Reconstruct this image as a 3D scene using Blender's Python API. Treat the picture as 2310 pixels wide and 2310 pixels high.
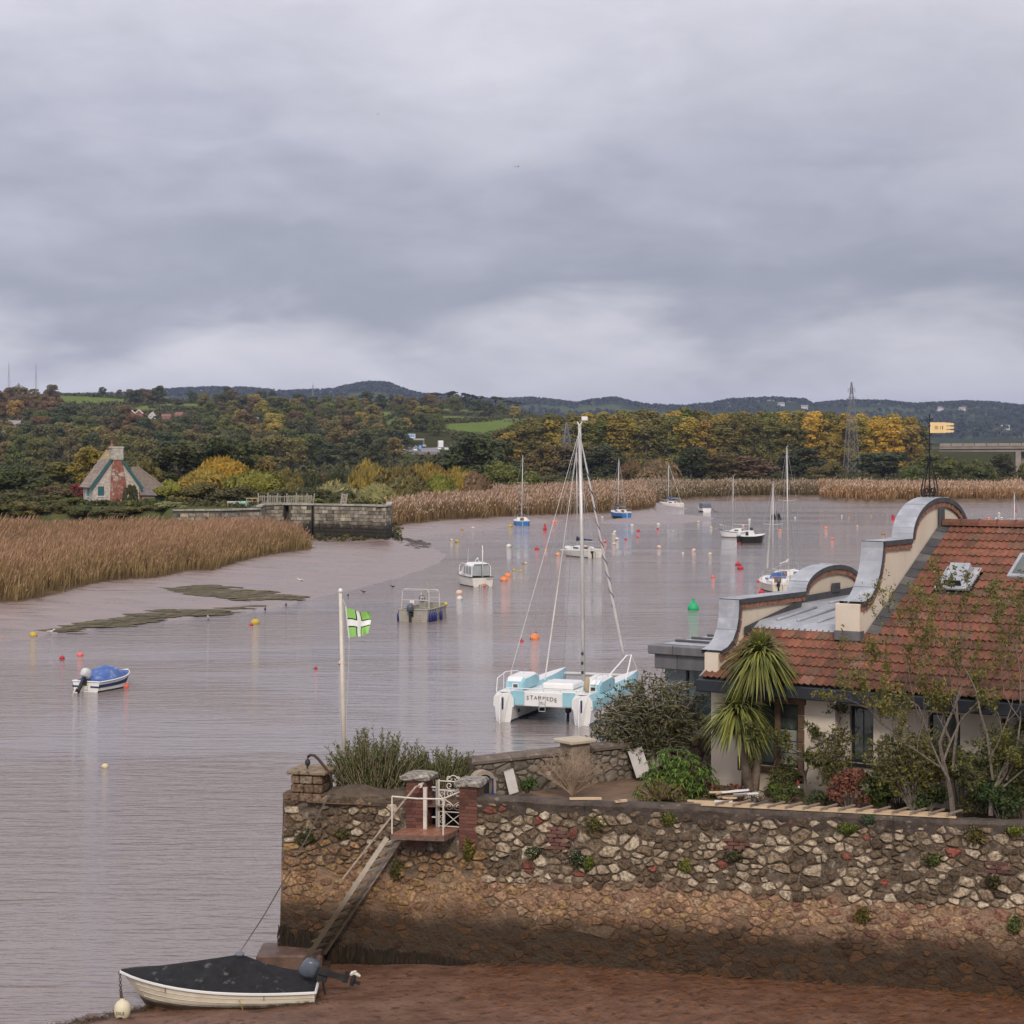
import bpy, bmesh, math, random
import numpy as np
from mathutils import Vector, Matrix, noise as mnoise
R = math.radians
for o in list(bpy.data.objects): bpy.data.objects.remove(o)
sc = bpy.context.scene
COL = sc.collection
rnd = random.Random(7)
rg = np.random.default_rng(11)

# ------------------------------------------------------------------ camera, sky, sun, exposure
F, HC, YH, CX = 4400.0, 11.1, 1010.0, 1155.0      # focal length (px of the 2310 px photo), eye height, horizon row, centre column
cam = bpy.data.cameras.new('camera'); camo = bpy.data.objects.new('camera', cam); COL.objects.link(camo)
camo.location = (0, 0, HC); camo.rotation_euler = (R(90), 0, 0)
cam.sensor_width = 36; cam.lens = 36*F/2310; cam.shift_y = -(1155-YH)/2310
cam.clip_start = 1; cam.clip_end = 60000
sc.camera = camo
sc.view_settings.view_transform = 'Standard'; sc.view_settings.look = 'None'
sc.view_settings.exposure = 0.45; sc.view_settings.gamma = 1; sc.view_settings.use_curve_mapping = False
sc.cycles.use_denoising = True
sc.cycles.max_bounces = 6; sc.cycles.diffuse_bounces = 2; sc.cycles.glossy_bounces = 3
sc.cycles.transparent_max_bounces = 8; sc.cycles.volume_bounces = 0; sc.cycles.sample_clamp_indirect = 4

SUN_EL, SUN_AZ = 36, 178         # azimuth measured clockwise from +Y: the light comes from behind the camera
wd = bpy.data.worlds.new('World'); sc.world = wd; wd.use_nodes = True
def build_world():
    nt = wd.node_tree; N = nt.nodes; L = nt.links
    N.clear()
    out = N.new('ShaderNodeOutputWorld'); bg = N.new('ShaderNodeBackground')
    sky = N.new('ShaderNodeTexSky'); sky.sky_type = 'NISHITA'; sky.sun_disc = False
    sky.sun_elevation = R(SUN_EL); sky.sun_rotation = R(SUN_AZ)
    tc = N.new('ShaderNodeTexCoord'); sep = N.new('ShaderNodeSeparateXYZ'); L.new(tc.outputs['Generated'], sep.inputs[0])
    def math_(op, a, b=None, c=None):
        n = N.new('ShaderNodeMath'); n.operation = op
        for i, v in enumerate((a, b, c)):
            if v is None: continue
            if isinstance(v, (int, float)): n.inputs[i].default_value = v
            else: L.new(v, n.inputs[i])
        return n.outputs[0]
    def noise(scale, det, rough, mscale, loc=(0, 0, 0), dist=0.0):
        mp = N.new('ShaderNodeMapping'); mp.inputs['Scale'].default_value = mscale; mp.inputs['Location'].default_value = loc
        L.new(tc.outputs['Generated'], mp.inputs[0])
        n = N.new('ShaderNodeTexNoise'); n.inputs['Scale'].default_value = scale; n.inputs['Detail'].default_value = det
        n.inputs['Roughness'].default_value = rough; n.inputs['Distortion'].default_value = dist
        L.new(mp.outputs[0], n.inputs['Vector']); return n.outputs[0]
    el = sep.outputs['Z']
    # a low deck of cloud: warp the height with soft noise, then read its brightness off in layers
    n1 = noise(1.0, 4, .5, (5, 5, 13), (3.4, 1.2, .3), .3)
    n2 = noise(1.0, 5, .55, (12, 12, 40), (1.1, 7.2, 4.0), .4)
    warp = math_('ADD', el, math_('MULTIPLY', math_('SUBTRACT', n1, .5), .17))
    warp = math_('ADD', warp, math_('MULTIPLY', math_('SUBTRACT', n2, .5), .085))
    warp = math_('ADD', warp, math_('MULTIPLY', sep.outputs['X'], .05))
    rmp = N.new('ShaderNodeValToRGB'); cr = rmp.color_ramp; cr.interpolation = 'B_SPLINE'
    stops = [(0.0, (0.377, 0.372, 0.408)), (.07, (0.449, 0.437, 0.479)), (.15, (0.541, 0.518, 0.557)), (.215, (0.367, 0.360, 0.405)), (.27, (0.226, 0.231, 0.282)), (.33, (0.250, 0.253, 0.307)),
             (.42, (0.342, 0.340, 0.396)), (.55, (0.433, 0.424, 0.474)), (.7, (0.500, 0.484, 0.532)), (1.0, (0.510, 0.494, 0.543))]
    while len(cr.elements) < len(stops): cr.elements.new(.5)
    for e, (p, c) in zip(cr.elements, stops): e.position = p; e.color = (*c, 1)
    L.new(math_('MULTIPLY', math_('ADD', warp, .03), 2.4), rmp.inputs[0])
    n3 = noise(1.0, 6, .6, (16, 16, 34), (5.1, 2.2, 9.0), .5)
    tex = math_('MULTIPLY', math_('ADD', math_('MULTIPLY', n3, .34), .84), math_('SUBTRACT', 1.0, math_('MULTIPLY', sep.outputs['X'], .28)))
    zen = math_('ADD', 1.0, math_('MULTIPLY', math_('POWER', math_('MAXIMUM', el, 0.0), 1.4), .35))   # overcast sky brightens towards the zenith
    m1 = N.new('ShaderNodeVectorMath'); m1.operation = 'SCALE'; L.new(rmp.outputs[0], m1.inputs[0]); L.new(math_('MULTIPLY', tex, zen), m1.inputs['Scale'])
    m2 = N.new('ShaderNodeVectorMath'); m2.operation = 'SCALE'; L.new(sky.outputs[0], m2.inputs[0]); m2.inputs['Scale'].default_value = .006
    m3 = N.new('ShaderNodeVectorMath'); m3.operation = 'ADD'; L.new(m1.outputs[0], m3.inputs[0]); L.new(m2.outputs[0], m3.inputs[1])
    L.new(m3.outputs[0], bg.inputs['Color']); bg.inputs['Strength'].default_value = 1.0
    L.new(bg.outputs[0], out.inputs[0])
build_world()
sl = bpy.data.lights.new('sun', 'SUN'); so = bpy.data.objects.new('sun', sl); COL.objects.link(so)
sl.energy = 1.5; sl.angle = R(11); sl.color = (1, .90, .78)
_d = Vector((math.sin(R(SUN_AZ))*math.cos(R(SUN_EL)), math.cos(R(SUN_AZ))*math.cos(R(SUN_EL)), math.sin(R(SUN_EL))))
so.rotation_euler = (-_d).to_track_quat('-Z', 'Y').to_euler(); so.location = (-20, -40, 60)

# ------------------------------------------------------------------ helpers
def G(x, y, z=0.0):
    "photo pixel (2310 scale) -> the point at height z seen there"
    Y = F*(HC-z)/(y-YH); return Vector(((x-CX)*Y/F, Y, z))
def P(x, y, Y):
    "photo pixel -> the point at distance Y seen there"
    return Vector(((x-CX)*Y/F, Y, HC-(y-YH)*Y/F))

def _node(nt, typ, **kw):
    n = nt.nodes.new(typ)
    for k, v in kw.items(): setattr(n, k, v)
    return n
def mat(name, col, rough=.7, col2=None, scale=6.0, detail=5, bump=0.0, bscale=None, metal=0.0, spec=.4, ocol=False, stretch=(1, 1, 1),
        lo=.35, hi=.65, rvar=0.0, coat=0.0, dirt=None, dscale=2.0, dlo=.55, dhi=.7, space='Object', hue=0.0):
    "a principled material: noise between two colours, an optional second noise of dirt, bump; ocol multiplies the object's own tint"
    m = bpy.data.materials.new(name); m.use_nodes = True; nt = m.node_tree; nt.nodes.clear(); L = nt.links.new
    out = _node(nt, 'ShaderNodeOutputMaterial'); b = _node(nt, 'ShaderNodeBsdfPrincipled'); L(b.outputs[0], out.inputs[0])
    b.inputs['Roughness'].default_value = rough; b.inputs['Metallic'].default_value = metal; b.inputs['Specular IOR Level'].default_value = spec
    b.inputs['Coat Weight'].default_value = coat
    tc = _node(nt, 'ShaderNodeTexCoord'); mp = _node(nt, 'ShaderNodeMapping'); mp.inputs['Scale'].default_value = stretch
    src = tc.outputs['Object']
    if space == 'World':
        g = _node(nt, 'ShaderNodeNewGeometry'); src = g.outputs['Position']
    if ocol:      # move the noise from piece to piece
        oi0 = _node(nt, 'ShaderNodeObjectInfo'); va = _node(nt, 'ShaderNodeVectorMath', operation='MULTIPLY_ADD')
        L(src, va.inputs[0]); va.inputs[1].default_value = (1, 1, 1)
        vm = _node(nt, 'ShaderNodeVectorMath', operation='SCALE'); vm.inputs[0].default_value = (37, 19, 53); L(oi0.outputs['Random'], vm.inputs['Scale'])
        L(vm.outputs[0], va.inputs[2]); src = va.outputs[0]
    L(src, mp.inputs[0])
    def noise(s, d=detail, r=.6):
        n = _node(nt, 'ShaderNodeTexNoise'); n.inputs['Scale'].default_value = s; n.inputs['Detail'].default_value = d; n.inputs['Roughness'].default_value = r
        L(mp.outputs[0], n.inputs['Vector']); return n.outputs[0]
    def ramp(f, a, bb):
        n = _node(nt, 'ShaderNodeMapRange'); L(f, n.inputs[0]); n.inputs[1].default_value = a; n.inputs[2].default_value = bb; return n.outputs[0]
    def mix(f, a, bb, mode='MIX'):
        n = _node(nt, 'ShaderNodeMix', data_type='RGBA', blend_type=mode)
        if isinstance(f, (int, float)): n.inputs[0].default_value = f
        else: L(f, n.inputs[0])
        for i, v in ((6, a), (7, bb)):
            if isinstance(v, tuple): n.inputs[i].default_value = (*v[:3], 1)
            else: L(v, n.inputs[i])
        return n.outputs[2]
    c = col
    if col2 is not None: c = mix(ramp(noise(scale), lo, hi), col, col2)
    if dirt is not None: c = mix(ramp(noise(dscale, 6, .65), dlo, dhi), c, dirt)
    if ocol:
        oi = _node(nt, 'ShaderNodeObjectInfo'); c = mix(1.0, c, oi.outputs['Color'], 'MULTIPLY')
    if isinstance(c, tuple): b.inputs['Base Color'].default_value = (*c[:3], 1)
    else: L(c, b.inputs['Base Color'])
    if rvar:
        n = _node(nt, 'ShaderNodeMapRange'); L(noise(scale*.7), n.inputs[0]); n.inputs[1].default_value = .3; n.inputs[2].default_value = .7
        n.inputs[3].default_value = max(.02, rough-rvar); n.inputs[4].default_value = min(1, rough+rvar); L(n.outputs[0], b.inputs['Roughness'])
    if bump:
        bn = _node(nt, 'ShaderNodeBump'); bn.inputs['Strength'].default_value = 1; bn.inputs['Distance'].default_value = bump
        L(noise(bscale or scale*2), bn.inputs['Height']); L(bn.outputs[0], b.inputs['Normal'])
    return m

def leaf_mat(name, trans=.25, rough=.6, warm=(1.45, 1.15, .55), vary=.75):
    "foliage: the object's tint, varied leaf by leaf through the 'tone' attribute"
    m = bpy.data.materials.new(name); m.use_nodes = True; nt = m.node_tree; nt.nodes.clear(); L = nt.links.new
    out = _node(nt, 'ShaderNodeOutputMaterial'); oi = _node(nt, 'ShaderNodeObjectInfo'); at = _node(nt, 'ShaderNodeAttribute', attribute_name='tone')
    mr = _node(nt, 'ShaderNodeMapRange'); L(at.outputs['Fac'], mr.inputs[0]); mr.inputs[3].default_value = 1-vary*.6; mr.inputs[4].default_value = 1+vary*.7
    sc_ = _node(nt, 'ShaderNodeVectorMath', operation='SCALE'); L(oi.outputs['Color'], sc_.inputs[0]); L(mr.outputs[0], sc_.inputs['Scale'])
    w = _node(nt, 'ShaderNodeVectorMath', operation='MULTIPLY'); L(sc_.outputs[0], w.inputs[0]); w.inputs[1].default_value = warm
    p = _node(nt, 'ShaderNodeMath', operation='POWER'); L(at.outputs['Fac'], p.inputs[0]); p.inputs[1].default_value = 2.5
    mx = _node(nt, 'ShaderNodeMix', data_type='RGBA'); L(p.outputs[0], mx.inputs[0]); L(sc_.outputs[0], mx.inputs[6]); L(w.outputs[0], mx.inputs[7])
    b = _node(nt, 'ShaderNodeBsdfPrincipled'); b.inputs['Roughness'].default_value = rough; b.inputs['Specular IOR Level'].default_value = .3
    L(mx.outputs[2], b.inputs['Base Color'])
    t = _node(nt, 'ShaderNodeBsdfTranslucent'); L(mx.outputs[2], t.inputs[0])
    ms = _node(nt, 'ShaderNodeMixShader'); ms.inputs[0].default_value = trans; L(b.outputs[0], ms.inputs[1]); L(t.outputs[0], ms.inputs[2]); L(ms.outputs[0], out.inputs[0])
    return m

def col_mat(name, attr='col', rough=.75, spec=.25):
    m = bpy.data.materials.new(name); m.use_nodes = True; nt = m.node_tree; b = nt.nodes['Principled BSDF']
    a = _node(nt, 'ShaderNodeAttribute', attribute_name=attr); nt.links.new(a.outputs['Color'], b.inputs['Base Color'])
    b.inputs['Roughness'].default_value = rough; b.inputs['Specular IOR Level'].default_value = spec
    return m

def tag(o, label=None, cat=None, group=None, kind=None):
    for k, v in (('label', label), ('category', cat), ('group', group), ('kind', kind)):
        if v: o[k] = v
    return o
def thing(name, label, cat, loc=(0, 0, 0), rz=0.0, group=None):
    o = bpy.data.objects.new(name, None); COL.objects.link(o); o.location = loc; o.rotation_euler = (0, 0, rz); o.empty_display_size = .2
    return tag(o, label, cat, group)
def link(name, me, m=None, parent=None, color=None):
    if m is not None and not me.materials:
        for q in (m if isinstance(m, (list, tuple)) else [m]): me.materials.append(q)
    o = bpy.data.objects.new(name, me); COL.objects.link(o); o.parent = parent
    if color: o.color = (*color[:3], 1)
    return o
def copy_tree(o, parent=None):
    c = o.copy(); COL.objects.link(c); c.parent = parent
    for ch in list(o.children): copy_tree(ch, c)
    return c

class MB:
    "collects shapes into one mesh"
    def __init__(s): s.v = []; s.f = []; s.mi = []; s.m = 0
    def add(s, vs, fs):
        k = len(s.v); s.v += [tuple(p) for p in vs]; s.f += [tuple(i+k for i in f) for f in fs]; s.mi += [s.m]*len(fs); return s
    def box(s, a, b, M=None):
        (x0, y0, z0), (x1, y1, z1) = a, b
        vs = [Vector(p) for p in ((x0, y0, z0), (x1, y0, z0), (x1, y1, z0), (x0, y1, z0), (x0, y0, z1), (x1, y0, z1), (x1, y1, z1), (x0, y1, z1))]
        if M is not None: vs = [M @ p for p in vs]
        return s.add(vs, [(0, 3, 2, 1), (4, 5, 6, 7), (0, 1, 5, 4), (1, 2, 6, 5), (2, 3, 7, 6), (3, 0, 4, 7)])
    def bevbox(s, a, b, r=.02, M=None):
        (x0, y0, z0), (x1, y1, z1) = a, b; vs = []
        for z, i in ((z0, r), (z0+r, 0), (z1-r, 0), (z1, r)):
            vs += [(x0+i+r*(i == 0), y0+i, z), (x1-i-r*(i == 0), y0+i, z), (x1-i, y0+i+r*(i == 0), z), (x1-i, y1-i-r*(i == 0), z),
                   (x1-i-r*(i == 0), y1-i, z), (x0+i+r*(i == 0), y1-i, z), (x0+i, y1-i-r*(i == 0), z), (x0+i, y0+i+r*(i == 0), z)]
        vs = [Vector(p) for p in vs]
        if M is not None: vs = [M @ p for p in vs]
        fs = [tuple(range(7, -1, -1)), tuple(range(24, 32))]
        for k in range(3):
            for j in range(8): fs.append((k*8+j, k*8+(j+1) % 8, k*8+8+(j+1) % 8, k*8+8+j))
        return s.add(vs, fs)
    def tube(s, pts, r, n=6, cap=True):
        pts = [Vector(p) for p in pts]; k = len(pts)
        rs = r if isinstance(r, (list, tuple)) else [r]*k
        vs = []; fs = []; up = Vector((0, 0, 1)); u = None
        for i, p in enumerate(pts):
            t = (pts[min(i+1, k-1)]-pts[max(i-1, 0)])
            t = t.normalized() if t.length > 1e-9 else Vector((0, 0, 1))
            if u is None:
                u = t.cross(up if abs(t.z) < .95 else Vector((1, 0, 0))).normalized()
            else:
                u = (u - t*u.dot(t)); u = u.normalized() if u.length > 1e-6 else t.cross(up).normalized()
            w = t.cross(u)
            for j in range(n):
                a = 2*math.pi*j/n; vs.append(p+(u*math.cos(a)+w*math.sin(a))*rs[i])
        for i in range(k-1):
            for j in range(n): fs.append((i*n+j, i*n+(j+1) % n, (i+1)*n+(j+1) % n, (i+1)*n+j))
        if cap: fs += [tuple(range(n-1, -1, -1)), tuple(range((k-1)*n, k*n))]
        return s.add(vs, fs)
    def bar(s, a, b, w, h=None, up=(0, 0, 1)):
        a, b = Vector(a), Vector(b); t = (b-a).normalized(); u = t.cross(Vector(up))
        if u.length < 1e-4: u = t.cross(Vector((1, 0, 0)))
        u.normalize(); n = u.cross(t); h = h or w; vs = []
        for p in (a, b): vs += [p-u*w/2-n*h/2, p+u*w/2-n*h/2, p+u*w/2+n*h/2, p-u*w/2+n*h/2]
        return s.add(vs, [(3, 2, 1, 0), (4, 5, 6, 7), (0, 1, 5, 4), (1, 2, 6, 5), (2, 3, 7, 6), (3, 0, 4, 7)])
    def lathe(s, prof, n=16, c=(0, 0, 0), M=None):
        vs = []; fs = []; k = len(prof)
        for r, z in prof:
            for j in range(n):
                a = 2*math.pi*j/n; p = Vector((r*math.cos(a), r*math.sin(a), z)); p = (M @ p) if M is not None else p; vs.append(p+Vector(c))
        for i in range(k-1):
            for j in range(n): fs.append((i*n+j, i*n+(j+1) % n, (i+1)*n+(j+1) % n, (i+1)*n+j))
        if prof[0][0] > 1e-4: fs.append(tuple(range(n-1, -1, -1)))
        if prof[-1][0] > 1e-4: fs.append(tuple(range((k-1)*n, k*n)))
        return s.add(vs, fs)
    def torus(s, c, r, t, axis='z', n=14, m=6):
        pts = []
        for i in range(n+1):
            a = 2*math.pi*i/n; x, y = r*math.cos(a), r*math.sin(a)
            pts.append(Vector(c)+Vector({'z': (x, y, 0), 'x': (0, x, y), 'y': (x, 0, y)}[axis]))
        return s.tube(pts, t, m, cap=False)
    def extrude(s, poly, vec):
        "poly: planar loop of points, pushed along vec"
        n = len(poly); a = [Vector(p) for p in poly]; b = [p+Vector(vec) for p in a]
        return s.add(a+b, [tuple(range(n-1, -1, -1)), tuple(range(n, 2*n))]+[(i, (i+1) % n, n+(i+1) % n, n+i) for i in range(n)])
    def loft(s, rings, closed=True, caps=True):
        n = len(rings[0]); vs = [p for r in rings for p in r]; fs = []
        for i in range(len(rings)-1):
            for j in range(n if closed else n-1): fs.append((i*n+j, i*n+(j+1) % n, (i+1)*n+(j+1) % n, (i+1)*n+j))
        if caps: fs += [tuple(range(n-1, -1, -1)), tuple(range((len(rings)-1)*n, len(rings)*n))]
        return s.add(vs, fs)
    def build(s, name, m, parent=None, smooth=False, off=None, color=None, label=None):
        me = bpy.data.meshes.new(name); vs = s.v
        if off is not None: ox, oy, oz = off; vs = [(x-ox, y-oy, z-oz) for x, y, z in vs]
        me.from_pydata(vs, [], s.f)
        for q in (m if isinstance(m, (list, tuple)) else [m]): me.materials.append(q)
        if any(s.mi): me.polygons.foreach_set('material_index', s.mi)
        if smooth is True: me.polygons.foreach_set('use_smooth', [True]*len(s.f))
        me.update()
        if smooth == 'auto': me.set_sharp_from_angle(angle=R(38)) if hasattr(me, 'set_sharp_from_angle') else None
        o = link(name, me, None, parent, color)
        if label: o['label'] = label
        return o

def fast_mesh(name, V, faces_n, tone=None, col=None, smooth=False):
    "V (k, n, 3) array of k separate n-gons"
    k, n = V.shape[:2]; me = bpy.data.meshes.new(name)
    me.vertices.add(k*n); me.vertices.foreach_set('co', V.reshape(-1).astype(np.float32))
    me.loops.add(k*n); me.loops.foreach_set('vertex_index', np.arange(k*n, dtype=np.int32))
    me.polygons.add(k); me.polygons.foreach_set('loop_start', np.arange(0, k*n, n, dtype=np.int32))
    try: me.polygons.foreach_set('loop_total', np.full(k, n, dtype=np.int32))
    except Exception: pass
    me.update(calc_edges=True)
    if tone is not None:
        a = me.attributes.new('tone', 'FLOAT', 'FACE'); a.data.foreach_set('value', tone.astype(np.float32))
    if col is not None:
        a = me.attributes.new('col', 'FLOAT_COLOR', 'FACE'); c4 = np.ones((k, 4), np.float32); c4[:, :3] = col; a.data.foreach_set('color', c4.reshape(-1))
    return me
def grid_mesh(name, V, smooth=True):
    "V (r, c, 3) array of grid points"
    r, c = V.shape[:2]; me = bpy.data.meshes.new(name)
    i = np.arange(r*c).reshape(r, c); q = np.stack([i[:-1, :-1], i[:-1, 1:], i[1:, 1:], i[1:, :-1]], -1).reshape(-1)
    k = (r-1)*(c-1); me.vertices.add(r*c); me.vertices.foreach_set('co', V.reshape(-1).astype(np.float32))
    me.loops.add(4*k); me.loops.foreach_set('vertex_index', q.astype(np.int32)); me.polygons.add(k)
    me.polygons.foreach_set('loop_start', np.arange(0, 4*k, 4, dtype=np.int32))
    try: me.polygons.foreach_set('loop_total', np.full(k, 4, dtype=np.int32))
    except Exception: pass
    me.polygons.foreach_set('use_smooth', np.full(k, smooth)); me.update(calc_edges=True); return me

def vnoise(x, y, s=1.0, seed=0, octv=4):
    "value noise on arrays"
    x = np.asarray(x, float)*s+seed*17.3; y = np.asarray(y, float)*s+seed*9.1; o = 0; a = 1; t = 0
    for k in range(octv):
        xi = np.floor(x); yi = np.floor(y); fx = x-xi; fy = y-yi; fx = fx*fx*(3-2*fx); fy = fy*fy*(3-2*fy)
        def h(i, j):
            q = np.sin(i*127.1+j*311.7+k*7.7)*43758.5453; return q-np.floor(q)
        o = o+a*((h(xi, yi)*(1-fx)+h(xi+1, yi)*fx)*(1-fy)+(h(xi, yi+1)*(1-fx)+h(xi+1, yi+1)*fx)*fy); t += a; a *= .5; x = x*2.03+3.1; y = y*2.03+1.7
    return o/t
def seg_dist(px, py, line):
    "distance of points to a polyline"
    d = np.full(np.shape(px), 1e9)
    for (ax, ay), (bx, by) in zip(line[:-1], line[1:]):
        vx, vy = bx-ax, by-ay; t = np.clip(((px-ax)*vx+(py-ay)*vy)/(vx*vx+vy*vy+1e-12), 0, 1)
        d = np.minimum(d, np.hypot(px-ax-t*vx, py-ay-t*vy))
    return d
def inside(px, py, poly):
    c = np.zeros(np.shape(px), bool); n = len(poly)
    for i in range(n):
        (x0, y0), (x1, y1) = poly[i], poly[(i+1) % n]
        if y0 == y1: continue
        c ^= ((y0 > py) != (y1 > py)) & (px < (x1-x0)*(py-y0)/(y1-y0)+x0)
    return c
def inside1(x, y, poly):
    c = False; n = len(poly)
    for i in range(n):
        (x0, y0), (x1, y1) = poly[i], poly[(i+1) % n]
        if (y0 > y) != (y1 > y) and x < (x1-x0)*(y-y0)/(y1-y0)+x0: c = not c
    return c
def rand_dirs(n, g=rg):
    v = g.normal(size=(n, 3)); return v/np.linalg.norm(v, axis=1, keepdims=True)
def leaf_quads(c, nrm, size, g=rg, aspect=1.0, along=None):
    "one quad per centre, facing nrm; 'along' gives the long axis"
    n = len(c); a = rand_dirs(n, g) if along is None else along
    u = a-nrm*np.sum(a*nrm, 1, keepdims=True); u /= np.linalg.norm(u, axis=1, keepdims=True)+1e-9
    v = np.cross(nrm, u); s = np.asarray(size).reshape(-1, 1)*np.ones((n, 1))
    return np.stack([c-u*s*aspect, c-v*s*.5+u*s*.1, c+u*s*aspect, c+v*s*.5+u*s*.1], 1)

TEXTS = {}
def cache_text(txt, spacing=1.0):
    "letters as flat meshes, made while the scene is still empty"
    cu = bpy.data.curves.new('lettering', 'FONT'); cu.body = txt; cu.size = 1; cu.align_x = 'CENTER'; cu.extrude = .012; cu.space_character = spacing; cu.resolution_u = 3
    t = bpy.data.objects.new('lettering', cu); COL.objects.link(t); dg = bpy.context.evaluated_depsgraph_get(); me = bpy.data.meshes.new_from_object(t.evaluated_get(dg))
    bpy.data.objects.remove(t); bpy.data.curves.remove(cu); me.materials.clear(); TEXTS[txt] = me
for _t in list('STAMPED')+['-II-', 'VESTA', 'DILE']: cache_text(_t)
def text_mesh(name, txt, size, m, parent, M):
    me = TEXTS[txt].copy(); me.transform(M @ Matrix.Scale(size, 4)); me.materials.append(m); return link(name, me, None, parent)
# ------------------------------------------------------------------ land and water
def wpts(px, z): return [tuple(G(x, y, z)[:2]) for x, y in px]
WL_PX = [(-400, 1475), (0, 1447), (60, 1441), (110, 1430), (200, 1420), (330, 1404), (480, 1388), (600, 1372), (640, 1363), (695, 1351), (760, 1338), (840, 1318),
         (900, 1301), (950, 1285), (990, 1268), (1008, 1252), (985, 1240), (962, 1233), (930, 1224), (900, 1214), (894, 1208), (940, 1206), (1000, 1203), (1090, 1196),
         (1160, 1187), (1240, 1178), (1300, 1172), (1385, 1166), (1395, 1169), (1345, 1179), (1400, 1181), (1450, 1180), (1520, 1180), (1600, 1174), (1612, 1169), (1590, 1164), (1560, 1162), (1500, 1161), (1478, 1156), (1495, 1150), (1540, 1151), (1552, 1146), (1500, 1141),
         (1490, 1135), (1506, 1129), (1600, 1125), (1700, 1123), (1845, 1121), (1856, 1125), (1900, 1129), (2000, 1131), (2310, 1129), (2800, 1130)]
ML_PX = [(-400, 1372), (0, 1356), (60, 1352), (130, 1336), (200, 1316), (260, 1306), (350, 1301), (430, 1284), (480, 1284), (520, 1271), (570, 1257), (640, 1245),
         (700, 1238), (706, 1232), (690, 1224), (650, 1219), (640, 1214)]
ML2_PX = [(868, 1196), (880, 1184), (950, 1178), (1000, 1172), (1100, 1167), (1200, 1161), (1300, 1158), (1400, 1153), (1466, 1147), (1478, 1141), (1480, 1134), (1500, 1126),
          (1600, 1119), (1750, 1117), (1842, 1116), (1850, 1120), (1900, 1124), (2000, 1126), (2310, 1124), (2800, 1124)]
WL = [(-260, 118)]+wpts(WL_PX, 0.0)
LOCK = [(-37.6, 216), (-32.3, 217), (-28.5, 221), (-28.9, 228), (-26.9, 229.5), (-23.1, 228.5), (-18.2, 226), (-15.5, 223.6), (-14.5, 222.6), (-14.1, 225), (-14.6, 236)]
ML = [(-260, 150)]+wpts(ML_PX, .8)
ML2 = wpts(ML2_PX, .8)
MARSH = ML+LOCK[4:]+ML2
FARBOX = [(9000, ML2[-1][1]), (9000, 30000), (-9000, 30000), (-9000, 150)]
LANDP = WL+[(9000, WL[-1][1])]+FARBOX[1:3]+[(-9000, 118)]
MARSHP = MARSH+FARBOX
BANK = [(-240, 224), (-60, 219)]+LOCK+[(-17, 262), (-32, 300), (-60, 335), (-240, 330)]
SKY_MID = [(-1500, 905), (-600, 900), (0, 908), (120, 897), (230, 896), (330, 902), (450, 908), (600, 908), (700, 912), (800, 906), (900, 913), (1000, 919), (1100, 926), (1200, 936), (1300, 952), (1400, 972), (1500, 986), (1700, 1000), (4000, 1003)]
SKY_FAR = [(-1500, 905), (0, 903), (300, 895), (380, 887), (480, 883), (560, 885), (640, 892), (750, 887), (795, 876), (830, 871), (875, 872), (905, 884), (945, 896), (1000, 899), (1080, 908), (1150, 908), (1200, 906), (1270, 913), (1300, 918), (1340, 910), (1385, 906), (1450, 921), (1540, 925), (1600, 919), (1650, 910), (1740, 906), (1815, 910), (1832, 919), (1900, 913), (2000, 914), (2060, 920), (2180, 914), (2250, 917), (2310, 924), (2800, 925), (4000, 930)]
def smooth(t): t = np.clip(t, 0, 1); return t*t*(3-2*t)
def hgt(X, Y):
    X = np.asarray(X, float); Y = np.asarray(Y, float)
    land = inside(X, Y, LANDP); marsh = inside(X, Y, MARSHP); bank = inside(X, Y, BANK)
    dw = seg_dist(X, Y, WL); dm = seg_dist(X, Y, MARSH)
    z = np.where(land, .02+.62*dw/(dw+dm+1e-6), -np.minimum(1.2, .08*dw)-.02)
    z = np.where(land & ~marsh, z+(vnoise(X, Y, .25, 3)-.5)*.16*np.minimum(1, dw/3), z)
    z = np.where(marsh, .7+.1*np.minimum(1, dm), z)
    db = seg_dist(X, Y, BANK+[BANK[0]])
    z = np.where(bank, np.maximum(z, .8+3.55*np.minimum(1, db/1.0)*smooth((db-np.where((X > -39) & (Y < 240), 1.1, 0))/np.where((X > -39) & (Y < 240), 1.5, 7.0))), z)
    z = np.where(Y > 480, np.maximum(z, .8+.9*smooth((Y-480)/80)), z)
    px = CX+F*X/Y
    zr = HC+(YH-np.interp(px, [a for a, b in SKY_MID], [b for a, b in SKY_MID]))*1900/F
    t = (Y-640)/(1900-640)
    z = np.where(Y > 640, z+np.maximum(0, zr-1.7)*np.where(t < 1, smooth(t)**.9, np.clip(1-(t-1)*.55, .25, 1)), z)
    z = np.where((Y > 640) & (Y < 2500), z+(vnoise(X, Y, .006, 5)-.5)*9*smooth((Y-640)/300), z)
    zf = HC+(YH-np.interp(px, [a for a, b in SKY_FAR], [b for a, b in SKY_FAR]))*5600/F
    tf = (Y-3000)/2600
    hf = zf*np.where(tf < 1, smooth(tf)**.8, np.clip(1-(tf-1)*.5, .3, 1))+(vnoise(X, Y, .0016, 8)-.5)*60*smooth(tf)*(1-smooth(tf))*3
    return np.where(Y > 3000, np.maximum(z*.6, hf), z)
def ground(x, y): return float(hgt(np.array([x]), np.array([y]))[0])
def cast(x, y, y0=500, y1=6500):
    "photo pixel -> the point of the hillside seen there"
    Ys = np.geomspace(y0, y1, 420); Zs = HC-(y-YH)*Ys/F; h = hgt((x-CX)*Ys/F, Ys); k = np.nonzero(h >= Zs)[0]
    if not len(k): return None
    return Vector(((x-CX)*Ys[k[0]]/F, Ys[k[0]], float(h[k[0]])))
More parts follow.
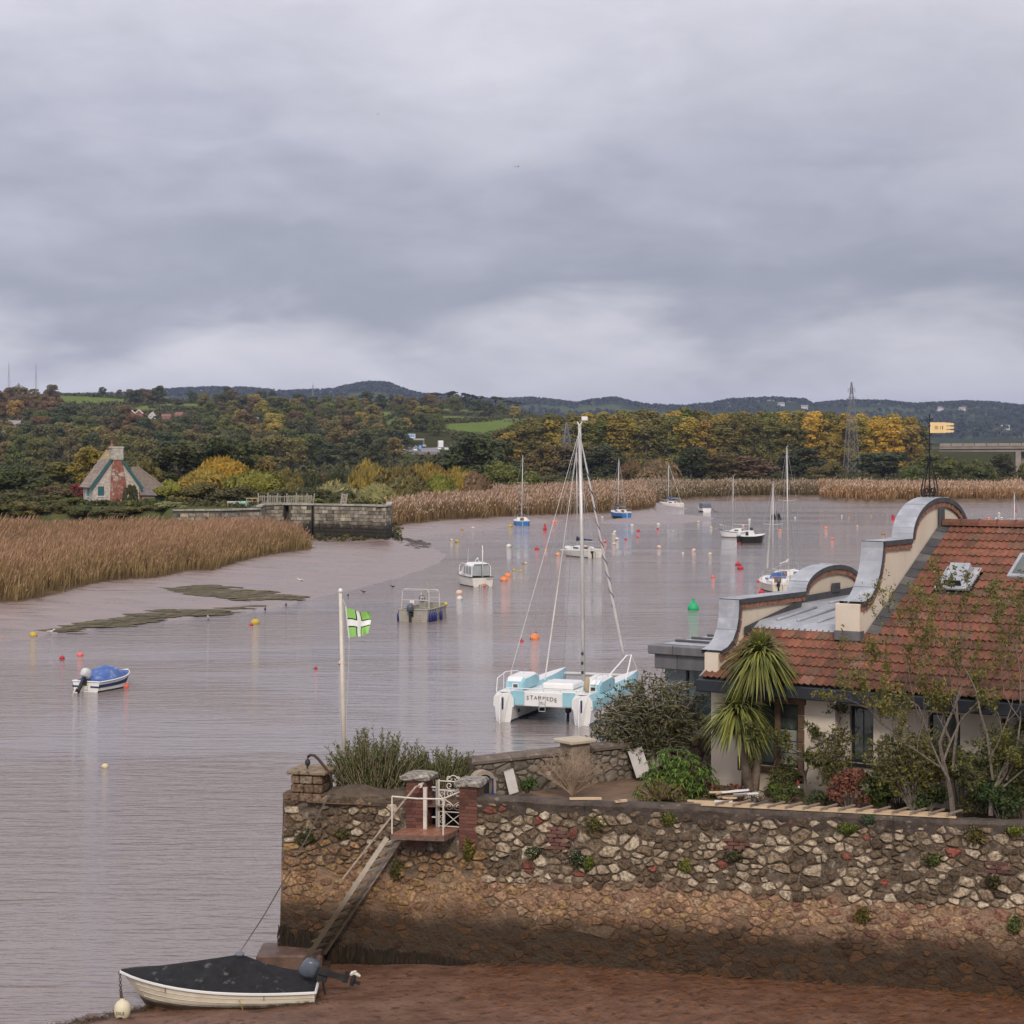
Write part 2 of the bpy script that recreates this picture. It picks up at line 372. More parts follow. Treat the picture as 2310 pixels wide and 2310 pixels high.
FIELDS = [[(108, 893), (180, 893), (300, 901), (282, 909), (160, 910), (122, 902)], [(250, 928), (330, 915), (400, 910), (470, 912), (500, 920), (330, 925)],
          [(745, 905), (966, 911), (966, 916), (745, 909)], [(990, 922), (1095, 926), (1090, 933), (995, 930)], [(838, 929), (905, 929), (888, 962), (864, 956)],
          [(990, 937), (1100, 942), (1190, 945), (1180, 951), (1000, 948)], [(1006, 957), (1120, 950), (1175, 952), (1100, 990), (1000, 978)], [(560, 912), (660, 910), (650, 918), (570, 918)]]
def fieldness(X, Y, grow=0):
    px = CX+F*X/Y; py = YH-(hgt(X, Y)-HC)*F/Y; r = np.zeros(np.shape(X), bool)
    for f in FIELDS: r |= inside(px, py, f)
    return r & (Y > 700) & (Y < 2600)

def build_land():
    Ys = np.concatenate([np.arange(80, 112, 4), np.geomspace(112, 480, 330), np.geomspace(487, 3000, 170), np.geomspace(3060, 14000, 60)])
    U = np.concatenate([np.linspace(-1.6, -.42, 24)[:-1], np.linspace(-.42, .42, 300), np.linspace(.42, 1.6, 24)[1:]])
    YY, UU = np.meshgrid(Ys, U, indexing='ij'); XX = YY*UU; Z = hgt(XX, YY)
    me = grid_mesh('ground', np.stack([XX, YY, Z], -1))
    marsh = inside(XX, YY, MARSHP); bank = inside(XX, YY, BANK); n1 = vnoise(XX, YY, .05, 1); n2 = vnoise(XX, YY, .5, 2)
    c = np.empty(XX.shape+(3,)); c[:] = (.255, .185, .16)                                   # bare mud
    def put(m, a, b=None, t=None):
        a = np.array(a); v = a if b is None else a+(np.array(b)-a)*t[..., None]; c[m] = (np.broadcast_to(v, c.shape))[m]
    put(marsh, (.10, .075, .045), (.17, .12, .07), n2); put(bank, (.055, .07, .028), (.12, .125, .05), n2)
    put(marsh & (YY > 455), (.075, .085, .035), (.13, .12, .055), n2)
    put(YY > 640, (.045, .05, .022), (.075, .07, .03), n1)
    fld = fieldness(XX, YY); put(fld, (.115, .175, .04), (.17, .205, .06), vnoise(XX, YY, .01, 6))
    put(YY > 3000, (.04, .052, .028), (.085, .11, .05), (vnoise(XX, YY*2.5, .004, 12) > .52).astype(float))
    a = me.attributes.new('col', 'FLOAT_COLOR', 'POINT'); c4 = np.ones(XX.shape+(4,), np.float32); c4[..., :3] = c; a.data.foreach_set('color', c4.reshape(-1))
    wet = np.where(marsh | (YY > 500), 0.0, 1.0); a = me.attributes.new('wet', 'FLOAT', 'POINT'); a.data.foreach_set('value', wet.astype(np.float32).reshape(-1))
    m = bpy.data.materials.new('ground_soil'); m.use_nodes = True; nt = m.node_tree; b = nt.nodes['Principled BSDF']; L = nt.links.new
    at = _node(nt, 'ShaderNodeAttribute', attribute_name='col'); aw = _node(nt, 'ShaderNodeAttribute', attribute_name='wet'); g = _node(nt, 'ShaderNodeNewGeometry')
    mp = _node(nt, 'ShaderNodeMapping'); mp.inputs['Scale'].default_value = (.35, 1, 1); L(g.outputs['Position'], mp.inputs[0])
    n = _node(nt, 'ShaderNodeTexNoise'); n.inputs['Scale'].default_value = .9; n.inputs['Detail'].default_value = 7; n.inputs['Roughness'].default_value = .65; L(mp.outputs[0], n.inputs['Vector'])
    mr = _node(nt, 'ShaderNodeMapRange'); L(n.outputs[0], mr.inputs[0]); mr.inputs[1].default_value = .3; mr.inputs[2].default_value = .7; mr.inputs[3].default_value = .55; mr.inputs[4].default_value = 1.25
    s = _node(nt, 'ShaderNodeVectorMath', operation='SCALE'); L(at.outputs['Color'], s.inputs[0]); L(mr.outputs[0], s.inputs['Scale']); L(s.outputs[0], b.inputs['Base Color'])
    r2 = _node(nt, 'ShaderNodeMapRange'); L(n.outputs[0], r2.inputs[0]); r2.inputs[1].default_value = .35; r2.inputs[2].default_value = .65; r2.inputs[3].default_value = .22; r2.inputs[4].default_value = .5
    mx = _node(nt, 'ShaderNodeMix'); L(aw.outputs['Fac'], mx.inputs[0]); mx.inputs[2].default_value = .9; L(r2.outputs[0], mx.inputs[3]); L(mx.outputs[0], b.inputs['Roughness'])
    sp = _node(nt, 'ShaderNodeMath', operation='MULTIPLY'); L(aw.outputs['Fac'], sp.inputs[0]); sp.inputs[1].default_value = .55; L(sp.outputs[0], b.inputs['Specular IOR Level'])
    bn = _node(nt, 'ShaderNodeBump'); bn.inputs['Distance'].default_value = .12; L(n.outputs[0], bn.inputs['Height']); L(bn.outputs[0], b.inputs['Normal'])
    me.materials.append(m); o = link('ground', me); tag(o, 'far river bank: pink mud, marsh, fields and hills', kind='structure')
build_land()

def water_mat():
    m = bpy.data.materials.new('river_water'); m.use_nodes = True; nt = m.node_tree; b = nt.nodes['Principled BSDF']; L = nt.links.new
    b.inputs['Base Color'].default_value = (.232, .192, .178, 1); b.inputs['IOR'].default_value = 1.33; b.inputs['Specular IOR Level'].default_value = .5
    g = _node(nt, 'ShaderNodeNewGeometry')
    def nz(scale, st, det=3, rough=.5, dist=0):
        mp = _node(nt, 'ShaderNodeMapping'); mp.inputs['Scale'].default_value = st; mp.inputs['Rotation'].default_value = (0, 0, R(6)); L(g.outputs['Position'], mp.inputs[0])
        n = _node(nt, 'ShaderNodeTexNoise'); n.inputs['Scale'].default_value = scale; n.inputs['Detail'].default_value = det; n.inputs['Roughness'].default_value = rough; n.inputs['Distortion'].default_value = dist
        L(mp.outputs[0], n.inputs['Vector']); return n.outputs[0]
    big = nz(.035, (.35, 1, 1), 3, .5, 1.0)                   # calm lanes and breezed patches
    mr = _node(nt, 'ShaderNodeMapRange'); L(big, mr.inputs[0]); mr.inputs[1].default_value = .40; mr.inputs[2].default_value = .60; mr.inputs[3].default_value = .34; mr.inputs[4].default_value = 1.1
    def amp(f, k):
        q = _node(nt, 'ShaderNodeMath', operation='MULTIPLY'); L(f, q.inputs[0]); q.inputs[1].default_value = k; return q.outputs[0]
    def add(x, y):
        q = _node(nt, 'ShaderNodeMath', operation='ADD'); L(x, q.inputs[0]); L(y, q.inputs[1]); return q.outputs[0]
    h = add(add(amp(nz(.55, (.22, 1, 1), 2), .13), amp(nz(1.7, (.25, 1, 1), 3, .6), .15)), amp(nz(5.0, (.3, 1, 1), 3, .6), .06))
    q = _node(nt, 'ShaderNodeMath', operation='MULTIPLY'); L(h, q.inputs[0]); L(mr.outputs[0], q.inputs[1])
    bn = _node(nt, 'ShaderNodeBump'); bn.inputs['Strength'].default_value = 1; bn.inputs['Distance'].default_value = .85; L(q.outputs[0], bn.inputs['Height']); L(bn.outputs[0], b.inputs['Normal'])
    r = _node(nt, 'ShaderNodeMapRange'); L(big, r.inputs[0]); r.inputs[1].default_value = .4; r.inputs[2].default_value = .6; r.inputs[3].default_value = .03; r.inputs[4].default_value = .10; L(r.outputs[0], b.inputs['Roughness'])
    return m
def build_water():
    mb = MB(); X = [-3000, -60, 60, 3000]; Yv = [-60, 60, 300, 6000]
    for i in range(3):
        for j in range(3): mb.add([(X[i], Yv[j], 0), (X[i+1], Yv[j], 0), (X[i+1], Yv[j+1], 0), (X[i], Yv[j+1], 0)], [(0, 1, 2, 3)])
    o = mb.build('water', water_mat()); tag(o, 'pinkish grey tidal river with long low ripples', kind='structure')
build_water()

M_ALG = mat('algae', (.085, .070, .022), .7, (.145, .115, .055), 1.2, bump=.05, space='World')
def weed_patch(name, px, z, n, label, seed):
    "weed lying on the mud: many small overlapping scraps, thinning out towards the edge"
    g = np.random.default_rng(seed); w = [tuple(G(x, y, z)[:2]) for x, y in px]; xs = [a for a, b in w]; ys = [b for a, b in w]; q = np.stack([g.uniform(min(xs)-1, max(xs)+1, n*6), g.uniform(min(ys)-2, max(ys)+2, n*6)], 1)
    d = seg_dist(q[:, 0], q[:, 1], w+[w[0]])*np.where(inside(q[:, 0], q[:, 1], w), 1, -1); q = q[(d+2.4*(vnoise(q[:, 0]*.35, q[:, 1], .6, seed)-.5)*2 > g.random(len(q))*2.6-.1)][:n]; n = len(q); Z = np.maximum(hgt(q[:, 0], q[:, 1]), 0)+.012+.03*g.random(n); a = np.linspace(0, 2*np.pi, 9)[:-1]; r = g.uniform(.12, .5, (n, 1))*g.uniform(.6, 1.3, (n, 8))
    V = np.stack([q[:, :1]+r*1.9*np.cos(a), q[:, 1:]+r*np.sin(a), np.repeat(Z[:, None], 8, 1)], 2); me = fast_mesh(name, V, 8); me.materials.append(M_ALG); tag(link(name, me), label, kind='stuff')
weed_patch('algae_patch', [(380, 1334), (440, 1329), (490, 1328), (540, 1334), (600, 1338), (660, 1344), (690, 1350), (620, 1354), (540, 1355), (470, 1352), (420, 1345)], .1, 1500, 'olive green weed spread over the mud near the spit', 3)
weed_patch('algae_patch', [(110, 1421), (180, 1407), (260, 1398), (320, 1388), (380, 1380), (450, 1374), (540, 1367), (600, 1363), (615, 1366), (560, 1373), (480, 1383), (400, 1391), (300, 1403), (200, 1416), (150, 1423)], .08, 1500, 'long band of olive weed along the water edge', 4)

# ------------------------------------------------------------------ reeds
M_REED = col_mat('reed_stems', rough=.8, spec=.15)
def reeds(name, poly, n, h, w, label, seed, base, plume, green, gfun=None, front=None):
    g = np.random.default_rng(seed); xs = [p[0] for p in poly]; ys = [p[1] for p in poly]; P_ = np.zeros((0, 2))
    while len(P_) < n:
        q = np.stack([g.uniform(min(xs), max(xs), n), g.uniform(min(ys), max(ys), n)], 1); q = q[inside(q[:, 0], q[:, 1], poly)]; P_ = np.concatenate([P_, q])
    P_ = P_[:n]; dn = seg_dist(P_[:, 0], P_[:, 1], MARSH); P_ = P_[vnoise(P_[:, 0], P_[:, 1], .8, seed+2) > .62-.30*np.clip(dn/3, 0, 1)-.2*g.random(n)]; n = len(P_); X, Y = P_.T; Z = np.maximum(hgt(X, Y), .1)-.1
    clump = vnoise(X, Y, .35, seed); big = vnoise(X, Y, .07, seed+3)
    H = h*(.52+.62*clump+.4*(big-.5)+g.normal(0, .11, n))*np.clip(.5+(seg_dist(X, Y, MARSH)-.3)/5, .5, 1)
    a = g.uniform(0, math.pi, n); W = w*g.uniform(.7, 1.3, n); dx = np.cos(a)*W; dy = np.sin(a)*W
    lean = g.normal(0, .15, (n, 2))*H[:, None]; lean[:, 0] += (.10+.5*(vnoise(X, Y, .25, seed+9)-.5))*H
    b = np.stack([X, Y, Z], 1); mid = b+np.stack([lean[:, 0]*.35, lean[:, 1]*.35, H*.55], 1); top = b+np.stack([lean[:, 0], lean[:, 1], H], 1); d = np.stack([dx, dy, 0*dx], 1)
    q1 = np.stack([b-d*.6, b+d*.6, mid+d, mid-d], 1); q2 = np.stack([mid-d, mid+d, top+d*.25, top-d*.25], 1)
    has = g.random(n) < .42; pd = np.stack([np.cos(a+1), np.sin(a+1), 0*a], 1)*(W*1.15)[:, None]; pl = .15*H[:, None]
    droop = np.stack([.1+0*a, .0*a, 0*a], 1)*H[:, None]; up = np.array([0, 0, 1.0])
    q3 = np.stack([top-up*pl*.8, top-pd+droop*.2, top+up*pl*.5+droop*.8, top+pd+droop*.2], 1)[has]
    base = np.array(base); plume = np.array(plume); green = np.array(green)
    gm = np.clip((vnoise(X, Y, .05, seed+5)-.45)*3.5, 0, 1) if gfun is None else gfun(X, Y)
    c = base*(1-gm[:, None])+green*gm[:, None]; c = c*(.6+.8*g.random((n, 1)))*(.75+.5*big[:, None])
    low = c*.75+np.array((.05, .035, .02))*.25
    pc = (plume*(.7+.6*g.random((n, 1))))[has]
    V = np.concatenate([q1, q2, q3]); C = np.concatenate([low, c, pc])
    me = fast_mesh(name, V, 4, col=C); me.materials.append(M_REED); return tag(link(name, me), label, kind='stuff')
bed1 = [(-62, 139), (-62, 216)]+[(-37.6, 215.3), (-32.3, 216.3), (-28.4, 220)]+[tuple(G(x, y, .8)[:2]) for x, y in ((640, 1219), (690, 1226), (703, 1234))]+[tuple(G(x, y, .8)[:2]) for x, y in reversed(ML_PX[1:13])]
def near_green(X, Y):
    px = CX+F*X/Y; e = np.clip(1-seg_dist(X, Y, ML)/5, 0, 1)
    return np.clip(np.clip((vnoise(X, Y, .09, 21)-.5)*3, 0, 1)*np.clip((330-px)/250, .1, 1)+e*.45, 0, 1)
reeds('reed_bed', bed1, 72000, 2.5, .032, 'tan and rust reed bed filling the left bank in front of the cottage', 31, (.30, .19, .092), (.36, .215, .145), (.15, .13, .05), near_green)
bed2 = [tuple(G(x, y, .8)[:2]) for x, y in ((866, 1193), (880, 1184), (950, 1178), (1000, 1172), (1100, 1167), (1200, 1161), (1300, 1158), (1400, 1153), (1466, 1147), (1478, 1141), (1480, 1134))]+[(30, 455), (-4, 420), (-7.4, 345), (-15.4, 330), (-18.7, 300), (-16.8, 262)]
reeds('reed_bed', bed2, 42000, 2.8, .06, 'brown reed bed behind the blue hulled yachts on the middle bank', 32, (.23, .135, .065), (.50, .36, .27), (.12, .10, .045), lambda X, Y: np.clip(1-seg_dist(X, Y, ML2)/9, 0, .7)*vnoise(X, Y, .1, 3))
bed3 = [tuple(G(x, y, .8)[:2]) for x, y in ((1480, 1133), (1500, 1126), (1600, 1119), (1750, 1117), (1842, 1116), (1850, 1113))]+[(80, 470), (25, 470)]
reeds('reed_bed', bed3, 26000, 2.7, .085, 'dark reed bed with pale plumes across the far bank', 33, (.14, .105, .05), (.40, .30, .22), (.10, .09, .04))
bed4 = [tuple(G(x, y, .8)[:2]) for x, y in ((1846, 1116), (1850, 1120), (1900, 1124), (2000, 1126), (2310, 1124), (2500, 1124))]+[(150, 475), (75, 475)]
reeds('reed_bed', bed4, 42000, 2.6, .085, 'tawny reed bed on the far bank right of the pylon', 34, (.30, .17, .08), (.52, .37, .27), (.2, .12, .05))
# ------------------------------------------------------------------ trees, woods and far things
M_LEAF = leaf_mat('leaves'); M_BARK = mat('bark', (.07, .055, .045), .9, (.13, .11, .09), 3, bump=.03, ocol=False)
def lobes_leaves(lobes, n, size, g, flat=.0, inner=.72, jit=.75):
    L = np.array(lobes); w = L[:, 3]**2; k = g.choice(len(L), n, p=w/w.sum()); d = rand_dirs(n, g); d[:, 2] = np.where(d[:, 2] < -.45, -d[:, 2], d[:, 2])
    r = (L[k, 3]*g.uniform(inner, 1.06, n))[:, None]; sq = np.stack([np.ones(n), np.ones(n), np.full(n, L[k, 4])], 1)
    c = L[k, :3]+d*r*sq; nr = d+rand_dirs(n, g)*jit; nr /= np.linalg.norm(nr, axis=1, keepdims=True)
    tone = np.clip(.5*g.random(n)+.5*vnoise(c[:, 0]+c[:, 2]*.7, c[:, 1]+c[:, 2]*.9, .8/ max(size, .2), 3, 2), 0, 1)
    return leaf_quads(c, nr, size*g.uniform(.6, 1.3, n), g, .75), tone
def crown(kind, n, seed, size):
    g = np.random.default_rng(seed); lb = []
    if kind == 'broad':
        for i in range(26):
            a = g.uniform(0, 6.28); q = math.sqrt(g.random())*3.7; z = g.uniform(1.6, 9.8); q *= math.sqrt(max(.15, 1-((z-5.4)/5.4)**2)); lb.append((q*math.cos(a), q*math.sin(a), z, g.uniform(.8, 2.1), .85))
    elif kind == 'poplar':
        for i in range(34):
            z = g.uniform(3, 21); q = math.sqrt(g.random())*2.6*math.sqrt(max(.12, 1-((z-11)/11.5)**2)); a = g.uniform(0, 6.28); lb.append((q*math.cos(a), q*math.sin(a), z, g.uniform(.7, 1.7), 1.35))
    elif kind == 'bush':
        for i in range(15):
            a = g.uniform(0, 6.28); q = math.sqrt(g.random())*2.7; z = g.uniform(.4, 3.3)*math.sqrt(max(.15, 1-(q/3.3)**2)); lb.append((q*math.cos(a), q*math.sin(a), z, g.uniform(.7, 1.25), .8))
    elif kind == 'pine':
        for i in range(11):
            a = g.uniform(0, 6.28); q = math.sqrt(g.random())*3.0; z = 11.2-q*q*.16+g.uniform(-.9, .5); lb.append((q*math.cos(a), q*math.sin(a), z, g.uniform(.8, 1.4), .42))
        for i in range(3): lb.append((g.uniform(-1.6, 1.6), g.uniform(-1.6, 1.6), g.uniform(6.5, 9), g.uniform(.6, .9), .4))
    elif kind == 'cone':
        for i in range(16):
            z = g.uniform(.08, 1)*11; q = (1-z/12.5)*1.9*g.random(); a = g.uniform(0, 6.28); lb.append((q*math.cos(a), q*math.sin(a), z, .35+1.15*(1-z/12), .7))
    if kind != 'willow':
        V, t = lobes_leaves(lb, n, size, g)
    else:                                   # long upswept sprays
        a = g.uniform(0, 6.28, n); q = np.sqrt(g.random(n))*2.9; H = 3.9*np.sqrt(np.maximum(.1, 1-(q/3.35)**2))*(.75+.4*vnoise(q*np.cos(a), q*np.sin(a), .9, seed)); z = H*np.sqrt(g.random(n))
        c = np.stack([q*np.cos(a), q*np.sin(a), z], 1); al = np.stack([np.cos(a)*.35+.45, np.sin(a)*.35, 1+0*a], 1)+rand_dirs(n, g)*.35; al /= np.linalg.norm(al, axis=1, keepdims=True)
        nr = np.stack([np.cos(a), np.sin(a), .5+0*a], 1)+rand_dirs(n, g)*.9; nr /= np.linalg.norm(nr, axis=1, keepdims=True)
        V = leaf_quads(c, nr, size*g.uniform(.7, 1.4, n), g, 1.5, al); t = np.clip(.6*g.random(n)+.4*vnoise(c[:, 0], c[:, 1]+c[:, 2], 1.1, 3), 0, 1)
    me = fast_mesh('crown', V, 4, tone=t); me.materials.append(M_LEAF); return me
def trunk_mesh(kind, seed):
    r = random.Random(seed); mb = MB(); h = {'broad': 8, 'poplar': 19, 'bush': 2.4, 'pine': 11, 'cone': 10, 'willow': 2.6}[kind]; r0 = {'broad': .38, 'poplar': .34, 'bush': .13, 'pine': .3, 'cone': .22, 'willow': .13}[kind]
    if kind in ('bush', 'willow'):
        for i in range(6):
            a = r.uniform(0, 6.28); e = (math.cos(a)*r.uniform(.5, 1.6), math.sin(a)*r.uniform(.5, 1.6), h*r.uniform(.8, 1.1)); mb.tube([(0, 0, -.3), (e[0]*.3, e[1]*.3, h*.35), e], [r0*.6, r0*.45, .02], 5)
    else:
        pts = [(r.uniform(-.12, .12)*i, r.uniform(-.12, .12)*i, -.5+(h+.5)*i/5) for i in range(6)]; mb.tube(pts, [r0*(1.15-.19*i) for i in range(6)], 7)
        for i in range(8 if kind != 'cone' else 0):
            z = h*r.uniform(.3 if kind != 'pine' else .75, .95); a = r.uniform(0, 6.28); q = {'broad': 3.2, 'poplar': 1.7, 'pine': 2.2}[kind]*r.uniform(.6, 1)
            mb.tube([(0, 0, z), (math.cos(a)*q*.5, math.sin(a)*q*.5, z+q*.35), (math.cos(a)*q, math.sin(a)*q, z+q*(.75 if kind != 'pine' else .3))], [r0*.4, r0*.28, .03], 5)
    me = bpy.data.meshes.new('trunk'); me.from_pydata(mb.v, [], mb.f); me.materials.append(M_BARK); return me
SIZE = {'broad': (8.6, 10.9), 'poplar': (6.6, 22.3), 'bush': (6.6, 3.9), 'pine': (7.4, 12.0), 'cone': (4.2, 12), 'willow': (6.4, 4.2)}      # crown width, height of the models
PROTO = {k: [(crown(k, n, 100+7*i+len(k), s), trunk_mesh(k, 5+i)) for i in range(q)] for k, n, s, q in
         (('broad', 4200, .46, 5), ('poplar', 5200, .44, 4), ('bush', 4200, .26, 4), ('pine', 1100, .55, 2), ('cone', 900, .5, 1), ('willow', 4200, .26, 3))}
C = {k: tuple(q*1.5 for q in v) for k, v in dict(dk=(.034, .043, .018), dk2=(.046, .054, .022), green=(.062, .075, .024), olive=(.092, .088, .028), oliveb=(.095, .078, .03), brown=(.078, .060, .032), rust=(.088, .060, .029), gold=(.165, .13, .03),
         yellow=(.25, .17, .028), orange=(.165, .112, .034), lime=(.14, .145, .03), moss=(.075, .085, .02), tan=(.15, .11, .065), bramble=(.06, .062, .026), red=(.10, .03, .028), grey=(.10, .095, .06), pale=(.15, .15, .07), plum=(.05, .022, .022), willow=(.10, .092, .05)).items()}
def tree(kind, name, x, y, z, w, h, colr, label, cat='tree', group=None, k=None):
    "w, h in metres"
    ms, mt = rnd.choice(PROTO[kind]) if k is None else PROTO[kind][k]
    t = thing(name, label, cat, (x, y, z), rnd.uniform(0, 6.28), group); W, H = SIZE[kind]; t.scale = (w/W, w/W, h/H)
    j = rnd.uniform(.85, 1.15)*(1.35 if kind == 'poplar' else 1.3 if name == 'hillside_tree' else 1.0); link('crown', ms, None, t, tuple(v*j*rnd.uniform(.94, 1.06) for v in C[colr])); link('trunk', mt, None, t); return t
def tree_px(kind, name, x, top, wpx, Y, colr, label, cat='bush', group=None, sink=0.0):
    X = (x-CX)*Y/F; z = ground(X, Y); zt = HC-(top-YH)*Y/F
    return tree(kind, name, X, Y, z-sink, wpx*Y/F, max(1.0, zt-z+sink), colr, label, cat, group)

# --- shrubs and trees along the banks (column, top row, width in photo px, distance)
MID = [('bush', 'bush', 40, 1046, 175, 300, 'dk2', 'large dark green bush at the left edge behind the bramble bank'),
 ('broad', 'tree', 150, 1040, 120, 330, 'olive', 'olive tree left of the stone cottage, behind the bramble bank'),
 ('broad', 'tree', 200, 1012, 95, 290, 'gold', 'golden yellow tree just left behind the cottage roof'), ('bush', 'bush', 168, 1084, 80, 252, 'red', 'dark red shrub beside the left wall of the cottage'),
 ('bush', 'bramble', 115, 1092, 130, 246, 'brown', 'russet bramble thicket left of the cottage'), ('bush', 'bramble', 25, 1106, 150, 236, 'bramble', 'bramble bank at the left edge above the reeds'),
 ('bush', 'bramble', 105, 1112, 120, 232, 'bramble', 'dull green bramble mound above the reeds, left of the moss green bush'), ('bush', 'bush', 150, 1122, 105, 229, 'moss', 'moss green rounded bush in front of the cottage, left'),
 ('bush', 'bush', 228, 1140, 75, 227, 'dk2', 'low dark bush in front of the cottage between two mossy bushes'), ('bush', 'bush', 287, 1132, 85, 227, 'moss', 'moss green rounded bush below the cottage chimney wall'),
 ('bush', 'ivy', 296, 1085, 36, 236, 'dk2', 'ivy climbing the right side of the cottage gable'), ('bush', 'bush', 385, 1082, 100, 243, 'lime', 'yellow leaved shrub right of the cottage outbuilding'),
 ('bush', 'bush', 345, 1120, 70, 233, 'green', 'green shrub at the foot of the outbuilding'),
 ('bush', 'bush', 325, 1028, 90, 300, 'oliveb', 'brown olive bush behind the cottage chimney'), ('broad', 'tree', 400, 1000, 140, 315, 'dk2', 'dark round tree behind the cottage to its right'),
 ('broad', 'tree', 470, 992, 150, 320, 'dk', 'dark tree with the tallest crown right of the cottage'), ('broad', 'tree', 545, 1000, 140, 325, 'dk2', 'dark tree behind the yellow willows'),
 ('willow', 'willow', 500, 1018, 150, 280, 'yellow', 'yellow willow bush with upswept sprays right of the cottage'), ('willow', 'willow', 575, 1052, 150, 266, 'lime', 'lime green willow bush above the lock wall'),
 ('willow', 'willow', 460, 1052, 130, 272, 'gold', 'gold brown willow bush right of the yellow leaved shrub'), ('broad', 'tree', 600, 1036, 80, 318, 'oliveb', 'brown tree at the right end of the dark row by the willows'),
 ('bush', 'bramble', 440, 1088, 150, 243, 'olive', 'olive bramble mound above the left lock wall'), ('bush', 'bramble', 530, 1095, 150, 240, 'bramble', 'dark bramble mound behind the broken fence'),
 ('bush', 'bramble', 640, 1098, 120, 242, 'bramble', 'bramble thicket growing over the broken fence'), ('bush', 'bramble', 705, 1098, 130, 243, 'dk2', 'dark bramble thicket at the right part of the lock'),
 ('bush', 'bramble', 770, 1106, 110, 246, 'bramble', 'low bramble at the right end of the lock wall'), ('bush', 'bramble', 690, 1118, 80, 236, 'lime', 'yellow green creeper on top of the lock wall'),
 ('bush', 'bush', 655, 1045, 70, 345, 'olive', 'small olive bush between the willows and the golden thicket'), ('bush', 'bush', 700, 1052, 70, 370, 'dk2', 'small dark bush in the gap behind the lock'),
 ('bush', 'bush', 760, 1054, 62, 350, 'dk', 'round dark bush left of the golden thicket'), ('bush', 'bush', 735, 1060, 60, 420, 'brown', 'brown bush far behind the lock'),
 ('willow', 'scrub', 760, 1080, 150, 300, 'pale', 'pale green scrub behind the right end of the lock'), ('willow', 'scrub', 850, 1082, 110, 310, 'pale', 'pale scrub in front of the golden thicket'),
 ('willow', 'willow', 830, 1032, 110, 350, 'gold', 'tall golden willow at the left of the thicket'), ('willow', 'willow', 900, 1042, 140, 345, 'oliveb', 'olive brown willow in the thicket'),
 ('willow', 'willow', 965, 1034, 120, 355, 'gold', 'golden willow in the middle of the thicket'), ('willow', 'willow', 1030, 1044, 120, 362, 'gold', 'golden willow right of the middle of the thicket'),
 ('willow', 'willow', 990, 1062, 90, 340, 'lime', 'low lime coloured willow at the front of the thicket'), ('willow', 'willow', 920, 1066, 130, 338, 'oliveb', 'low brown willow at the front of the thicket'), ('willow', 'willow', 1070, 1058, 90, 360, 'tan', 'tan willow at the right end of the thicket'),
 ('broad', 'tree', 1065, 985, 150, 450, 'dk', 'dark spreading tree left of the blue yacht mast'), ('broad', 'tree', 1120, 996, 120, 470, 'dk2', 'dark tree just left of the blue yacht mast'),
 ('broad', 'tree', 1010, 1015, 100, 455, 'dk2', 'dark low tree behind the golden thicket'), ('bush', 'bush', 1150, 1040, 140, 410, 'moss', 'big yellow green bush behind the blue yacht mast'),
 ('broad', 'tree', 1225, 1005, 90, 620, 'oliveb', 'brown green tree left of the catamaran mast'), ('broad', 'tree', 1300, 1000, 120, 620, 'brown', 'dull brown tree right of the catamaran mast'), ('broad', 'tree', 1365, 1008, 120, 610, 'dk2', 'dark tree below the poplars, left of the second blue yacht mast'),
 ('bush', 'bush', 1430, 1036, 66, 540, 'rust', 'rust coloured bush right of the second blue yacht mast'), ('willow', 'bush', 1488, 1030, 110, 490, 'tan', 'twiggy tan bush left of the small white yacht mast'), ('bush', 'bush', 1255, 1068, 110, 470, 'bramble', 'low scrub behind the reeds by the catamaran mast'),
 ('broad', 'tree', 1560, 1012, 90, 570, 'dk', 'dark green tree right of the small white yacht mast'), ('broad', 'tree', 1625, 1024, 110, 570, 'oliveb', 'olive brown tree left of the white yacht mast'), ('broad', 'tree', 1700, 1026, 120, 575, 'brown', 'brown tree right of the white yacht mast'),
 ('broad', 'tree', 1800, 1012, 120, 600, 'dk', 'dark tree right of the two tall white masts'), ('bush', 'bush', 1868, 1040, 90, 560, 'oliveb', 'yellow olive bush left of the pylon foot'), ('broad', 'tree', 1990, 1018, 130, 610, 'dk', 'dark tree right of the pylon foot'),
 ('bush', 'bush', 2060, 1044, 70, 560, 'green', 'small green bush between the dark tree and the weathervane'), ('broad', 'tree', 2112, 1020, 95, 570, 'moss', 'yellow green tree behind the weathervane spire'), ('bush', 'bush', 2168, 1034, 56, 580, 'green', 'small green bush right of the weathervane spire'),
 ('bush', 'bush', 2212, 1034, 80, 570, 'green', 'rounded green bush under the viaduct'), ('broad', 'tree', 2262, 1026, 70, 590, 'dk2', 'dark bush left of the viaduct pier'), ('bush', 'bush', 2315, 1040, 70, 560, 'olive', 'olive bush in front of the viaduct pier')]
for i, (x, top, w, Y, cl) in enumerate(((-20, 1122, 110, 224, 'bramble'), (50, 1128, 110, 223.5, 'olive'), (118, 1132, 100, 223, 'bramble'), (190, 1138, 90, 222.5, 'green'), (258, 1142, 90, 222, 'bramble'), (322, 1140, 90, 222, 'olive'), (385, 1146, 80, 221, 'pale'))):
    MID.append(('bush', 'bramble', x, top, w, Y, cl, f'{("left end", "second", "third", "fourth", "fifth", "sixth", "right end")[i]} clump of the low hedge right behind the left reed bed'))
for kd, nm, x, top, w, Y, cl, lb in MID: tree_px(kd, nm, x, top, w, Y, cl, lb, 'tree' if kd == 'broad' else 'bush', 'shrubs and trees along the banks', .25)

